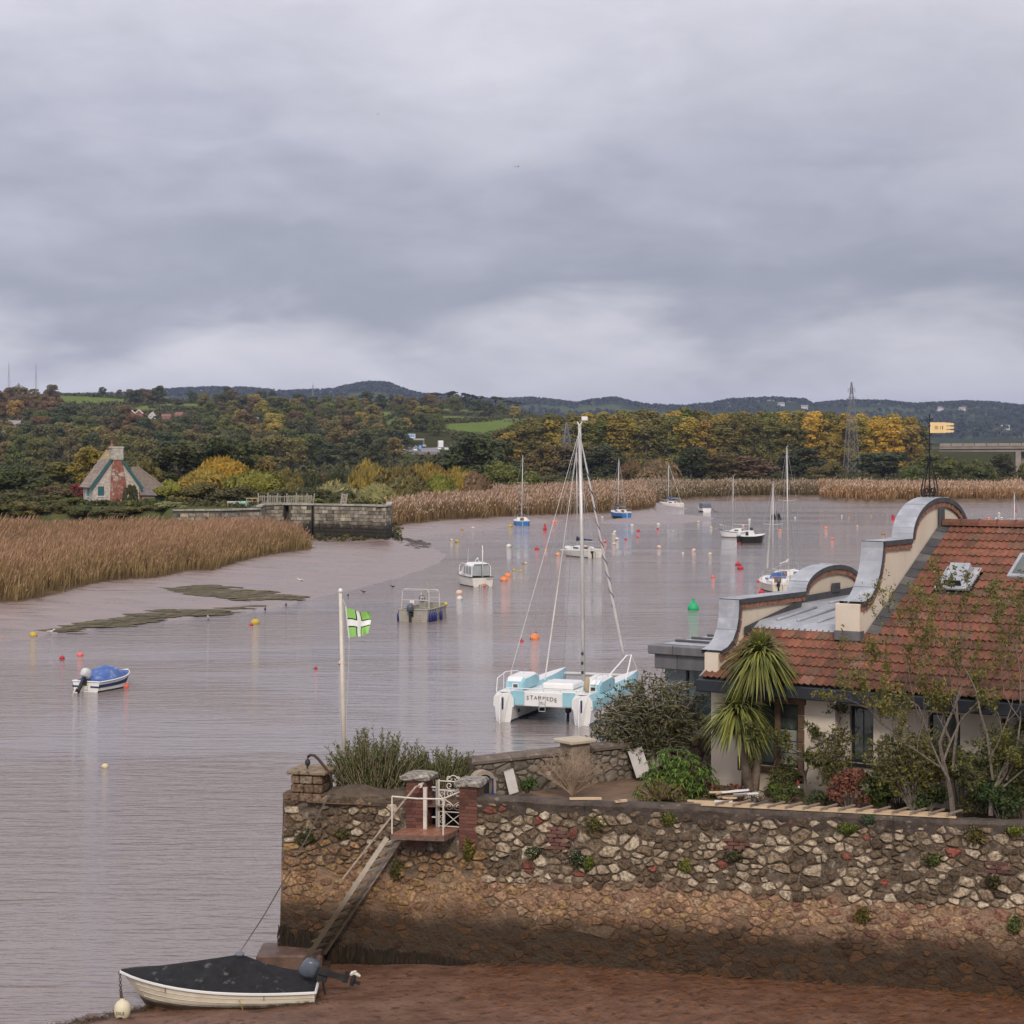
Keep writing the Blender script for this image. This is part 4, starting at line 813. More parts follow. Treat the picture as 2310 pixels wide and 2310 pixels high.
    tp = Vector((.1, 4.7, 11.8)); R_ = MB(); lines(R_, [(tp, (-HX, 2.2, 1.25)), (tp, (HX, 2.2, 1.25)), (tp, (-.75, 4.7, 6.75)), ((-.75, 4.7, 6.75), (-HX, 3.4, 1.25)), (tp, (1.1, 4.7, 6.75)), ((1.1, 4.7, 6.75), (HX, 3.4, 1.25)), (tp, (-HX, .3, 1.3)), (tp, (HX, 8.0, 1.2)), (tp, (-HX, 8.0, 1.2))], .007); R_.build('rigging', M_WIRE, t)
    a, b_ = tp, Vector((1.25, 7.9, 1.5)); f = MB(); f.tube([a.lerp(b_, .02), a.lerp(b_, .3), a.lerp(b_, .7), a.lerp(b_, .93), a.lerp(b_, .97)], [.02, .045, .065, .06, .02], 8); fs = f.build('furled_sail', M_SAIL, t, smooth=True)
    f = MB(); pts = []
    for i in range(130):
        u = .12+.62*i/129; c = a.lerp(b_, u); an = i*.42; rr = .033+.045*u; pts.append(c+Vector((rr*math.cos(an), rr*math.sin(an), 0)))
    f.tube(pts, .022, 4); f.build('furling_stripe', M_NAVY, fs)
    a, b_ = tp, Vector((-.62, 2.2, 1.5)); f = MB(); f.tube([a.lerp(b_, .02), a.lerp(b_, .6), a.lerp(b_, .66), b_], [.012, .014, .028, .03], 6); f.build('topping_lift', M_SAIL, t)
    rl = MB()
    for s in (-1, 1): rl.tube([(s*(HX+.3), -.02, 1.2), (s*(HX+.3), .1, 1.75), (s*(HX+.32), 1.2, 1.9), (s*(HX+.3), 2.6, 1.8), (s*(HX+.2), 3.6, 1.3)], .02, 5)
    for s in (-1, 1):
        for yy in (.9, 1.9): rl.tube([(s*(HX+.31), yy, 1.2), (s*(HX+.31), yy, 1.86)], .015, 4)
    rl.tube([(-HX+.1, .05, 1.38), (HX-.1, .05, 1.38)], .022, 5)
    for k in range(5): rl.tube([(-1.4+.7*k, .2, 1.24), (-1.4+.7*k, .06, 1.38)], .012, 4)
    rl.build('guard_rail', M_GELW, t)
    rl = MB(); rl.tube([(HX-.5, 5.0, 1.25), (HX, 6.6, 2.15), (HX+.15, 6.8, 2.15), (HX+.35, 5.2, 1.25)], .03, 5); rl.tube([(HX+.15, 6.8, 2.15), (HX+.2, 7.9, 1.2)], .03, 5); rl.build('pulpit', M_GELW, t)
    ld = MB()
    for s in (-1, 1): ld.tube([(-.02+s*.13, .05, 1.15), (-.02+s*.13, -.02, .5)], .014, 5)
    for zz in (.5, .68, .86): ld.tube([(-.15, 0, zz), (.11, 0, zz)], .014, 5)
    ld.build('boarding_ladder', M_STEEL, t)
    f = MB(); f.lathe([(.02, 0), (.11, .05), (.13, .25), (.11, .55), (.03, .62)], 10, (HX-.05, .85, 1.22)); f.build('fender', mat('fender_tan', (.42, .33, .2), .7, (.33, .25, .15), 5), t, smooth=True)
    f = MB(); f.bevbox((.66, .9, .35), (.86, 1.2, .95), .04); f.tube([(.76, 1.0, .4), (.76, .95, -.1)], .06, 6); f.build('engine_leg', M_BLACK, t)
catamaran()

# --- small white cuddy boat
def cuddy():
    t = thing('motor_boat', 'small white motor boat with a clear windowed cuddy and a name on its transom', 'motor boat', G(1080, 1322), R(22)); L, B = 4.9, 1.9
    rs, h = hull_parts(t, L, B, .78, 1.05, .3, M_GEL, M_ANTI, M_CREAM, strake=M_BLACK, y0=-.9, tr=.95, rake=.5)
    c = MB(); c.loft([[(-.82, -.55, .75), (-.80, -.55, 1.62), (-.62, -.55, 1.80), (.62, -.55, 1.80), (.80, -.55, 1.62), (.82, -.55, .75)], [(-.84, .8, .78), (-.80, .8, 1.72), (-.62, .8, 1.9), (.62, .8, 1.9), (.8, .8, 1.72), (.84, .8, .78)], [(-.78, 1.5, .85), (-.7, 1.3, 1.7), (-.55, 1.25, 1.84), (.55, 1.25, 1.84), (.7, 1.3, 1.7), (.78, 1.5, .85)], [(-.62, 2.5, .95), (-.55, 2.4, 1.22), (-.4, 2.4, 1.3), (.4, 2.4, 1.3), (.55, 2.4, 1.22), (.62, 2.5, .95)]]); del c.f[-2]; del c.mi[-2]; cb = c.build('cuddy', M_GELW, t)
    fr = MB(); fr.tube([(-.8, -.56, .8), (-.78, -.57, 1.55), (-.6, -.58, 1.8), (.6, -.58, 1.8), (.78, -.57, 1.55), (.8, -.56, .8)], .04, 6); fr.build('rear_frame', M_GELW, cb)
    for a, b in (((-.72, .03)), ((.12, .72))): w = MB(); w.box((a, -.545, .86), (b, -.535, 1.70)); w.build('rear_screen', M_CLEAR, cb)
    for s in (-1, 1):
        for y0_, y1_ in ((-.42, .05), (.15, .7), (.85, 1.25)): w = MB(); w.extrude([(s*.842, y0_, 1.0), (s*.842, y1_, 1.0), (s*.815, y1_-.05, 1.58), (s*.815, y0_+.05, 1.58)], (s*.012, 0, 0)); w.build('side_window', M_CLEAR, cb)
    w = MB(); w.extrude([(-.6, 1.52, 1.32), (.6, 1.52, 1.32), (.5, 1.32, 1.68), (-.5, 1.32, 1.68)], (0, .03, .015)); w.build('windscreen', M_GLASS, cb)
    mk = MB(); mk.tube([(.05, -.75, .75), (.03, -.75, 3.3)], [.045, .03], 6); mk.build('mizzen_mast', M_GELW, t, smooth=True)
    for nm, pts in (('aerial', [(-.6, .9, 1.9), (-.55, .9, 3.0)]), ('aerial', [(.45, .3, 1.9), (.5, .3, 2.9)])): q = MB(); q.tube(pts, .012, 4); q.build(nm, M_GELW, t)
    q = MB(); q.tube([(-.2, .2, 1.88), (-.2, .25, 2.1), (.05, .3, 2.15), (.2, .3, 1.88)], .018, 5); q.lathe([(.02, 0), (.07, .04), (.07, .1), (.0, .14)], 8, (.0, .3, 2.14)); q.build('light_bar', M_GELW, t)
    q = MB(); q.tube([(-.7, 2.6, 1.0), (-.68, 2.6, 1.5), (0, 3.95, 1.65), (.68, 2.6, 1.5), (.7, 2.6, 1.0)], .02, 5); q.tube([(-.5, 3.1, 1.0), (-.5, 3.05, 1.55)], .016, 4); q.build('pulpit', M_GELW, t)
    text_mesh('lettering', 'VESTA', .20, M_BLACK, h, Matrix.Translation((.58, -.915, .52)) @ Matrix.Rotation(R(90), 4, 'X'))
    f = MB(); f.lathe([(.0, 0), (.12, .05), (.14, .16), (.10, .28), (.03, .32)], 10, (.1, -1.05, -.05)); f.build('fender', mat('fender_pink', (.62, .16, .12), .6), t, smooth=True)
    w = MB()
    for i in range(26): a = rnd.uniform(-.5, .5); z = rnd.uniform(-.05, .22)*(1-abs(a)); w.lathe([(0, -.03), (.05, 0), (0, .03)], 5, (a, -.91, z))
    w.build('weed', M_ANTI, h)
cuddy()
# --- alloy workboat
def workboat():
    t = thing('work_boat', 'bare alloy workboat with tubular frames and blue fenders', 'work boat', G(932, 1403), R(-19)); L, B = 4.6, 2.0; h0 = .78
    mb = MB(); rows = []
    for i in range(9):
        u = i/8; b = B/2*(1 if u < .6 else 1-((u-.6)/.4)**2*.55); rows.append([(-b, L*u, h0+.12*u*u), (-b*.94, L*u, -.15+.3*max(0, u-.75)), (b*.94, L*u, -.15+.3*max(0, u-.75)), (b, L*u, h0+.12*u*u)])
    for i in range(8):
        for j in range(3): mb.add([rows[i][j], rows[i+1][j], rows[i+1][j+1], rows[i][j+1]], [(0, 1, 2, 3)])
    mb.add(rows[0], [(3, 2, 1, 0)]); mb.add(rows[-1], [(0, 1, 2, 3)]); h = mb.build('hull', M_GALV, t)
    g = MB(); g.tube([r[0] for r in rows]+[r[3] for r in reversed(rows)]+[rows[0][0]], .045, 6); g.build('gunwale', M_GALV, h)
    f = MB(); f.box((-.92, .06, .18), (.92, 3.8, .22)); f.build('floor', M_GALV, t)
    for x0, x1 in ((-.4, .15), (.3, .85)): b = MB(); b.bevbox((x0, .9, .22), (x1, 1.7, .72), .03); b.build('seat_box', M_GREENB, t)
    c = MB(); c.bevbox((-.42, 2.0, .22), (.12, 2.6, 1.22), .04); cs = c.build('console', M_GALV, t); c = MB(); c.torus((-.15, 1.92, 1.35), .2, .02, 'y'); c.tube([(-.35, 1.92, 1.35), (.05, 1.92, 1.35)], .012, 4); c.tube([(-.15, 1.92, 1.35), (-.15, 2.0, 1.2)], .02, 5); c.build('steering_wheel', M_BLACK, cs)
    for y0_, hh, xx in ((.35, 2.05, .9), (2.9, 1.85, .62)):
        q = MB(); q.tube([(-xx-.05, y0_, h0), (-xx, y0_+.1, hh-.15), (-xx+.15, y0_+.1, hh), (xx-.15, y0_+.1, hh), (xx, y0_+.1, hh-.15), (xx+.05, y0_, h0)], .035, 6); q.tube([(-xx, y0_+.05, 1.35), (xx, y0_+.05, 1.35)], .025, 5); q.build('tubular_frame', M_ALU, t)
    q = MB()
    for s in (-1, 1): q.tube([(s*.9, .45, 1.9), (s*.62, 3.0, 1.75)], .028, 5)
    q.build('roof_rail', M_ALU, t)
    q = MB(); q.tube([(.28, 1.8, .3), (.28, 1.75, 2.5)], .045, 6); q.tube([(.28, 1.75, 2.5), (.28, 1.75, 2.9)], .012, 4); q.build('lamp_post', M_GALV, t)
    for x in (-.25, -.1): q = MB(); q.lathe([(.02, 0), (.08, .05), (.085, .45), (.02, .52)], 9, (x, .25, .85)); q.build('fender', M_FEND, t, smooth=True)
    for x, y in ((1.06, .3), (1.07, .75), (1.07, 1.2), (1.06, 2.2), (-1.05, .1)): q = MB(); q.lathe([(.02, -.05), (.10, .02), (.11, .45), (.03, .55), (.015, .75)], 9, (x, y, .02)); q.build('fender', M_FENDB, t, smooth=True)
    q = MB(); q.lathe([(0, 0), (.12, .06), (.13, .16), (0, .28)], 9, (1.25, 2.6, .85)); q.build('float', mat('float_yellow', (.55, .45, .05), .5), t, smooth=True)
    for x in (-.75, .62): q = MB(); q.tube([(x-.2, .7, .55), (x-.2, .7, .85), (x+.2, .7, .85), (x+.2, .7, .55)], .02, 5); q.build('grab_rail', M_ALU, t)
    q = MB(); q.tube([(.35, -.02, .62), (.35, -.05, .1)], .015, 4); q.tube([(.6, -.02, .62), (.6, -.05, .1)], .015, 4); [q.tube([(.35, -.04, z), (.6, -.04, z)], .015, 4) for z in (.15, .3, .45)]; q.build('boarding_ladder', M_ALU, t)
    outboard(t, -.12, -.08, .55, M_OUTB, 0, 1.25)
workboat()
# --- speedboat under a blue cover
def speedboat():
    t = thing('speedboat', 'small white speedboat under a faded blue cover, off the left bank', 'speedboat', G(194, 1561), R(-24)); L, B = 3.2, 1.55
    rs, h = hull_parts(t, L, B, .50, .72, .25, M_GELW, M_ANTI, M_GELW, y0=0, tr=.94, rake=.55, strake=M_GELW)
    st = MB()
    for s in (-1, 1): st.loft([[(s*(r[4][0]+.012), r[4][1], r[4][2]-.04), (s*(r[5][0]+.008), r[5][1], r[5][2]-.07)] for r in rs[:-1]], closed=False, caps=False)
    st.box((-.75, -.012, .20), (-.12, -.002, .28)); st.box((.25, -.012, .20), (.75, -.002, .28)); st.build('stripe', M_NAVY, h)
    cv = MB(); rings = []
    for u, hh in ((.10, .06), (.2, .20), (.33, .46), (.45, .52), (.55, .50), (.66, .20), (.8, .08), (.93, .02)):
        i = u*12; a, b = rs[int(i)][6], rs[min(12, int(i)+1)][6]; f = i-int(i); bx = a[0]+(b[0]-a[0])*f+.02; yy = a[1]+(b[1]-a[1])*f; zz = a[2]+(b[2]-a[2])*f
        rings.append([(-bx, yy, zz-.06), (-bx*.98, yy, zz+.01), (-bx*.55, yy, zz+hh*.85), (-bx*.2, yy, zz+hh), (bx*.2, yy, zz+hh*.97), (bx*.55, yy, zz+hh*.85), (bx*.98, yy, zz+.01), (bx, yy, zz-.06)])
    cv.loft(rings, closed=False, caps=False); cv.add(rings[0], [tuple(range(7, -1, -1))]); cv.build('cover', M_BLUEC, t, smooth=True)
    outboard(t, -.05, -.05, .50, M_OUTW, R(-38), 1.15)
    w = MB(); w.box((-.2, -.05, .1), (.12, .02, .42)); w.build('motor_well', M_CREAM, h)
speedboat()
# --- the small far boats
def small_boats():
    t = thing('covered_boat', 'small white boat with a grey canvas cover on the far mud', 'boat', G(1590, 1153, .1), R(8)); rs, h = hull_parts(t, 4.6, 1.9, .55, .8, .3, M_GELW, M_ANTI, M_GELW, y0=-1.5)
    c = MB(); c.loft([[(-.85, -1.4, .5), (-.8, -1.35, 1.25), (.8, -1.35, 1.25), (.85, -1.4, .5)], [(-.9, .6, .6), (-.75, .6, 1.45), (.75, .6, 1.45), (.9, .6, .6)], [(-.8, 1.5, .65), (-.5, 1.4, .95), (.5, 1.4, .95), (.8, 1.5, .65)]]); c.build('cover', M_GREYC, t)
    c = MB(); c.tube([(1.0, -1.0, .4), (1.2, -1.6, .1), (1.0, -2.4, .05), (1.35, -3.6, .0)], .05, 5); c.build('mooring_chain', M_BLACK, t)
    t = thing('open_boat', 'black hulled open boat with a white deck beside the small white yacht', 'motor boat', G(1690, 1225), R(-60)); rs, h = hull_parts(t, 3.6, 1.7, .85, 1.05, .3, mat('hull_black', (.02, .018, .017), .4), M_ANTI, M_GELW, y0=-1.3, strake=M_GELW)
    c = MB(); c.bevbox((-.4, -.3, .8), (.4, .4, 1.45), .04); cs = c.build('console', M_GELW, t); c = MB(); c.extrude([(-.35, .38, 1.45), (.35, .38, 1.45), (.3, .3, 1.8), (-.3, .3, 1.8)], (0, .03, 0)); c.build('windscreen', M_GLASS, cs); c = MB(); c.box((-.25, -.34, .9), (.25, -.3, 1.3)); c.build('panel', M_BLACK, cs); c = MB(); c.tube([(0, 0, 1.4), (0, 0, 2.6)], .025, 5); c.lathe([(0, 0), (.1, .08), (0, .16)], 8, (0, 0, 2.55)); c.build('aerial', M_GELW, cs)
    outboard(t, 0, -1.36, .7, M_OUTW, 0, 1.1)
    t = thing('work_raft', 'low dark raft with two tarpaulin humps on the far water', 'raft', G(1750, 1172), 0); c = MB(); c.bevbox((-.95, -.6, -.1), (.95, .8, .22), .05); c.build('deck', M_BLACK, t)
    for x, w, hh in ((-.35, .35, .85), (.4, .32, .95)): c = MB(); c.lathe([(w*1.15, .2), (w, .45), (w*.7, hh-.1), (w*.3, hh)], 9, (x, 0, 0)); c.build('tarpaulin', M_BLACKC, t)
    c = MB(); c.tube([(.1, 0, .2), (.1, 0, 1.35)], .05, 5); c.build('post', M_BLACK, t)
small_boats()

# --- mooring buoys: column, waterline row, diameter in photo px, tint, label
M_BUOY = mat('buoy_plastic', (1, 1, 1), .5, (.8, .78, .75), 3, ocol=True, dirt=(.55, .5, .42), dscale=2.2, dlo=.55, dhi=.75)
M_BWEED = mat('buoy_weed', (.02, .016, .012), .8)
BC = dict(white=(.70, .68, .62), cream=(.66, .56, .36), orange=(.85, .26, .08), peach=(.80, .36, .2), pink=(.78, .18, .15), coral=(.80, .15, .10), red=(.55, .02, .035), yellow=(.55, .40, .05), green=(.02, .42, .17), dull=(.35, .2, .08), pale=(.75, .52, .40))
def r3(a, b): return 1000+a*.2588, 850+b*.2588
def r4(a, b): return 1450+a*.2588, 840+b*.2588
def r5(a, b): return 1810+a*.2588, 840+b*.2588
def ball():
    mb = MB(); mb.m = 1; mb.lathe([(.0, -.42), (.28, -.35), (.43, -.18), (.475, -.04)], 16); mb.m = 0
    mb.lathe([(.475, -.04), (.5, .08), (.475, .23), (.40, .36), (.28, .46), (.15, .52), (.10, .545), (.10, .60), (0, .60)], 16); me = bpy.data.meshes.new('float'); me.from_pydata(mb.v, [], mb.f); me.materials.append(M_BUOY); me.materials.append(M_BWEED); me.polygons.foreach_set('material_index', mb.mi); me.polygons.foreach_set('use_smooth', [True]*len(mb.f)); return me
def ringm():
    mb = MB(); mb.torus((0, 0, .66), .075, .022, 'y', 10, 5); me = bpy.data.meshes.new('ring'); me.from_pydata(mb.v, [], mb.f); me.materials.append(M_BLACK); return me
BALL, RING = ball(), ringm()
def buoy(x, y, d, c, label, lift=0.0, name='buoy'):
    p = G(x, y); t = thing(name, label, 'buoy', p, rnd.uniform(0, 6), 'mooring buoys'); s = d*p.y/F*1.03; t.scale = (s, s, s); t.location.z = lift
    link('float', BALL, None, t, BC[c]); link('ring', RING, None, t); t.rotation_euler = (rnd.uniform(-.25, .25), rnd.uniform(-.25, .25), rnd.uniform(0, 6)); return t
BU = [(181, 1479, 15, 'pink', 'pink ball buoy above the covered speedboat'), (140, 1486, 12, 'red', 'small red and white buoy left of the pink ball buoy'), (75, 1435, 18, 'yellow', 'weedy yellow buoy stranded at the left mud edge'), (5, 1439, 7, 'orange', 'tiny orange buoy at the left edge of the picture'),
 (576, 1407, 20, 'yellow', 'weedy orange and yellow buoy off the left bank'), (567, 1411, 9, 'red', 'small red float touching the weedy orange buoy'), (237, 1731, 16, 'cream', 'cream buoy alone in the open water below the speedboat'), (282, 1550, 18, 'coral', 'dull red buoy at the bow of the covered speedboat'), (281, 1524, 14, 'cream', 'cream float above the red buoy at the speedboat bow'),
 (712, 1509, 9, 'red', 'small red buoy left of the flagpole'), (771, 1498, 16, 'pale', 'pale pink buoy right behind the flagpole'), (1177, 1447, 9, 'red', 'small red buoy left of the big orange one above the catamaran'), (1206, 1441, 22, 'orange', 'big orange buoy on the water above the catamaran'), (1195, 1526, 21, 'coral', 'coral red buoy beside the catamaran cabin'), (1154, 1536, 12, 'pink', 'small pink and white buoy at the catamaran rail'),
 (1036, 1339, 15, 'pale', 'pale buoy below the small motor boat, upper of two'), (1037, 1352, 14, 'white', 'grey white buoy below the small motor boat, lower of two'), (*r3(528, 1778), 17, 'orange', 'big orange buoy right of the small motor boat'), (*r3(562, 1742), 16, 'orange', 'second big orange buoy right of the small motor boat, touching the first'), (*r3(620, 1690), 8, 'yellow', 'small brown yellow buoy above the two orange buoys'), (*r3(677, 1697), 8, 'yellow', 'small yellow buoy right of the two orange buoys'),
 (*r3(718, 1630), 7, 'cream', 'small cream buoy next to a black float'), (*r3(698, 1632), 6, 'dull', 'black float next to the small cream buoy'), (*r3(572, 1483), 12, 'white', 'white buoy right above the small motor boat mast'), (*r3(642, 1495), 4, 'green', 'tiny green float right of the white buoy'), (*r3(816, 1508), 10, 'red', 'red buoy between the white buoy and the catamaran mast'), (*r3(898, 1515), 5, 'peach', 'tiny peach float left of the dusky pink buoy'),
 (*r3(1002, 1556), 12, 'peach', 'dusky pink buoy left of the white yacht bow'), (*r3(120, 1440), 10, 'yellow', 'yellow buoy off the end of the rocks'), (*r3(70, 1428), 8, 'cream', 'cream buoy left of the yellow one off the rocks'), (*r3(162, 1346), 9, 'dull', 'dull brown buoy at the edge of the middle mud bank'), (*r3(258, 1326), 9, 'pale', 'pale pink buoy at the edge of the middle mud bank'),
 (*r3(586, 1307), 9, 'yellow', 'yellow float at the blue yacht bow'), (*r3(960, 1272), 9, 'pink', 'pink buoy on the middle mud edge right of the red navigation buoy'), (*r3(985, 1265), 6, 'orange', 'small orange float beside the pink buoy on the mud edge'), (*r3(1385, 1228), 6, 'white', 'white buoy in the creek left of the stranded blue yacht'), (*r3(1495, 1358), 8, 'white', 'white buoy at the top of a close group right of the catamaran mast'), (*r3(1485, 1377), 8, 'cream', 'cream buoy below the topmost one right of the catamaran mast'),
 (*r3(1514, 1420), 9, 'white', 'white buoy in the middle of the group right of the catamaran mast'), (*r3(1407, 1440), 9, 'pink', 'pink buoy left of the group right of the catamaran mast'), (*r3(1487, 1462), 9, 'pale', 'pale peach buoy at the bottom of the group right of the catamaran mast'), (*r3(1590, 1420), 6, 'red', 'red float at the left end of a string of small floats'), (*r3(1692, 1404), 5, 'red', 'red float at the right end of a string of small floats'),
 (*r3(1646, 1298), 7, 'white', 'white buoy below the mud spit'), (*r3(1700, 1348), 8, 'red', 'red buoy below the mud spit'), (*r3(1880, 1490), 10, 'pale', 'pale peach buoy in mid river right of the catamaran mast'), (*r4(136, 1326), 7, 'white', 'white buoy under the right end of the mud spit'), (*r4(131, 1368), 6, 'red', 'red float under the right end of the mud spit'), (*r4(484, 1308), 7, 'cream', 'cream buoy off the tip of the mud spit'), (*r4(595, 1354), 6, 'cream', 'pale yellow buoy left of the small white yacht'),
 (*r4(446, 1557), 10, 'pale', 'peach buoy in mid river below the small white yacht'), (*r4(588, 1588), 9, 'cream', 'cream buoy with a dark waterline below the small white yacht'), (*r4(350, 1578), 5, 'white', 'tiny white float in mid river'), (*r4(830, 1682), 13, 'red', 'red buoy with a dark ring, upper of the red pair'), (*r4(850, 1716), 14, 'red', 'red buoy, lower of the red pair in mid river'), (*r4(613, 1788), 9, 'coral', 'lone coral buoy left of the rafted yachts'),
 (*r4(1020, 1825), 13, 'coral', 'coral buoy at the left of the rafted yachts'), (*r4(1035, 1925), 13, 'red', 'rose red buoy below the stern of the cream yacht'), (*r4(930, 1287), 6, 'white', 'white buoy above the black hulled boat'), (*r4(873, 1340), 6, 'pale', 'pale buoy right behind the white yacht with the stripe'), (*r4(842, 1490), 7, 'red', 'red buoy at the bow of the black hulled boat'), (*r4(1195, 1382), 7, 'orange', 'orange buoy behind the tall white masts'), (*r4(1598, 1360), 8, 'orange', 'orange buoy in open water below the pylon'),
 (*r4(1652, 1456), 8, 'pink', 'pale pink buoy below the orange one under the pylon'), (*r4(1800, 1244), 6, 'dull', 'brown buoy on the far water right of the pylon'), (*r4(1328, 1268), 4, 'white', 'tiny white float right of the dark raft'), (*r4(1735, 1252), 4, 'white', 'tiny white float left of the far brown buoy'), (*r5(864, 1226), 4, 'white', 'tiny white float right of the red can buoy'), (*r5(598, 1238), 5, 'dull', 'brown float left of the red can buoy'), (*r5(704, 1414), 9, 'dull', 'brown orange buoy left of the curved gable'),
 (*r5(548, 1574), 7, 'yellow', 'small yellow buoy left of the lead kneeler'), (*r5(480, 1340), 4, 'pale', 'tiny pale float between the orange and brown buoys'), (*r5(1622, 1274), 7, 'orange', 'orange buoy left of the lone mast above the roof'), (*r5(1690, 1274), 5, 'white', 'white buoy between two others left of the lone mast'), (*r5(1738, 1273), 6, 'white', 'grey white buoy nearest the lone mast'), (*r5(1714, 1233), 6, 'white', 'white buoy above the others left of the lone mast'), (*r5(1860, 1213), 6, 'red', 'flat red float right of the lone mast'),
 (1628, 1364, 13, 'cream', 'cream buoy with a dark waterline left of the lead parapet'), (1679, 1352, 8, 'white', 'white buoy behind the lead parapet'), (1709, 1347, 6, 'white', 'small white float behind the lead parapet'), (1764, 1338, 6, 'pink', 'small pink float at the stern of the cream yacht')]
for x, y, d, c, lb in BU: buoy(x, y, d, c, lb)
def nav_buoys():
    def nb(x, y, h, c, label, prof, top):
        p = G(x, y); t = thing('navigation_buoy', label, 'buoy', p, .3); s = h*p.y/F; m = MB(); m.lathe(prof, 16); o = m.build('float', M_BUOY, t, smooth='auto', color=BC[c]); o.scale = (s, s, s)
        m = MB(); top(m); o = m.build('topmark', M_BUOY, t, color=BC[c]); o.scale = (s, s, s)
    nb(*r3(886, 1335), 13, 'red', 'red can shaped navigation buoy near the blue yacht', [(.32, -.2), (.36, 0), (.36, .22), (.28, .3), (.2, .75), (.16, .85), (0, .85)], lambda m: m.bevbox((-.12, -.12, .85), (.12, .12, 1.05), .02))
    nb(*r5(790, 1280), 10, 'red', 'red can navigation buoy left of the curved gable', [(.5, -.2), (.5, .1), (.36, .14), (.32, .95), (0, .95)], lambda m: m.torus((0, 0, 1.0), .1, .03, 'y'))
    nb(*r4(440, 2070), 24, 'green', 'green conical buoy in the water left of the house', [(.3, -.3), (.48, -.05), (.54, .12), (.50, .3), (.33, .6), (.17, .82), (.1, .88), (0, .9)], lambda m: (m.torus((0, 0, .98), .09, .03, 'y'), m.tube([(-.12, 0, .8), (0, 0, 1.05), (.12, 0, .82)], .03, 5)))
nav_buoys()
# --- gulls
M_BIRD = mat('gull_white', (.72, .72, .70), .8); M_BIRDG = mat('gull_grey', (.30, .31, .33), .8); M_BIRDK = mat('bird_dark', (.03, .03, .03), .8)
def bird(x, y, label, z=0.0, s=1.0, dark=False, fly=None):
    p = G(x, y, z) if fly is None else P(x, y, fly); t = thing('gull' if not dark else 'wader', label, 'bird', p, rnd.uniform(0, 6)); a, b = (M_BIRD, M_BIRDG) if not dark else (M_BIRDK, M_BIRDK)
    m = MB(); k = 1.0*s
    rings = [[(q*r*math.cos(an), yy, zz+q*r*math.sin(an)*.9) for an in [2*math.pi*j/8 for j in range(8)] for q in (k,)] for yy, zz, r in ((-.24*k, .15*k, .015), (-.12*k, .13*k, .06), (.02*k, .12*k, .085), (.12*k, .15*k, .06), (.17*k, .21*k, .045), (.20*k, .26*k, .05), (.25*k, .26*k, .03), (.32*k, .245*k, .008))]
    m.loft(rings); m.build('body', a, t, smooth=True)
    for sd in (-1, 1):
        w = MB(); e = .75 if fly is not None else .1; w.loft([[(sd*.05*k, -.18*k, .16*k), (sd*.05*k, .1*k, .18*k)], [(sd*(.05+e*.5)*k, -.2*k, (.19 + (.12 if fly else -.06))*k), (sd*(.05+e*.5)*k, .08*k, (.2+(.12 if fly else -.06))*k)], [(sd*(.05+e)*k, -.28*k, .15*k), (sd*(.05+e)*k, -.2*k, .16*k)]], closed=False, caps=False); w.build('wing', b, t)
        if fly is None: w = MB(); w.tube([(sd*.03*k, 0, .07*k), (sd*.03*k, 0, -.02*k)], .008*k, 4); w.build('leg', M_BWEED, t)
bird(470, 1398, 'white gull floating off the weed band'); bird(113, 1430, 'white gull standing at the left mud edge', .02); bird(678, 1312, 'white gull resting on the mud spit', .2); bird(598, 1378, 'small dark duck by the left water edge', 0, .9, True); bird(645, 1368, 'small dark wader at the tip of the weed', 0, .8, True)
bird(886, 1326, 'dark wader at the water edge left of the workboat', .02, .8, True); bird(785, 1346, 'dark wader at the water edge above the flag', .0, .7, True); bird(820, 1338, 'standing dark wader right of the flag top', .02, .8, True); bird(640, 985, 'white gull flying before the hillside wood', fly=300); bird(1168, 378, 'gull high in the grey sky', fly=380); bird(852, 258, 'tiny bird high in the sky at the left', fly=700, dark=True)
# ------------------------------------------------------------------ the lock, the cottage and the far structures
def tide_mat(name, top, top2, mid, low, z0, z1, scale=3.0, rough=.85, bump=.03, ocol=False, wig=.5, bscale=9, **kw):
    "stone with a band of tide stain whose ragged edge lies between heights z0 and z1"
    m = mat(name, top, rough, top2, scale, bump=bump, bscale=bscale, ocol=ocol, space='World', **kw); nt = m.node_tree; L = nt.links.new; b = next(n for n in nt.nodes if n.type == 'BSDF_PRINCIPLED')
    src = b.inputs['Base Color'].links[0].from_socket; g = _node(nt, 'ShaderNodeNewGeometry'); sp = _node(nt, 'ShaderNodeSeparateXYZ'); L(g.outputs['Position'], sp.inputs[0])
    n = _node(nt, 'ShaderNodeTexNoise'); n.inputs['Scale'].default_value = 1.1; n.inputs['Detail'].default_value = 6; n.inputs['Roughness'].default_value = .65; L(g.outputs['Position'], n.inputs['Vector'])
    ad = _node(nt, 'ShaderNodeMath', operation='MULTIPLY_ADD'); L(n.outputs[0], ad.inputs[0]); ad.inputs[1].default_value = -wig*2; L(sp.outputs['Z'], ad.inputs[2])
    def rng(a, bb):
        r = _node(nt, 'ShaderNodeMapRange'); r.interpolation_type = 'SMOOTHSTEP'; L(ad.outputs[0], r.inputs[0]); r.inputs[1].default_value = a-wig; r.inputs[2].default_value = bb-wig; return r.outputs[0]
    def mx(f, a, c):
        q = _node(nt, 'ShaderNodeMix', data_type='RGBA'); L(f, q.inputs[0])
        for i, v in ((6, a), (7, c)):
            if isinstance(v, tuple): q.inputs[i].default_value = (*v, 1)
            else: L(v, q.inputs[i])
        return q.outputs[2]
    c = src
    if mid is not None: c = mx(rng(z1, z1+.5), mid, c)
    c = mx(rng(z0, z1), low, c); L(c, b.inputs['Base Color']); return m
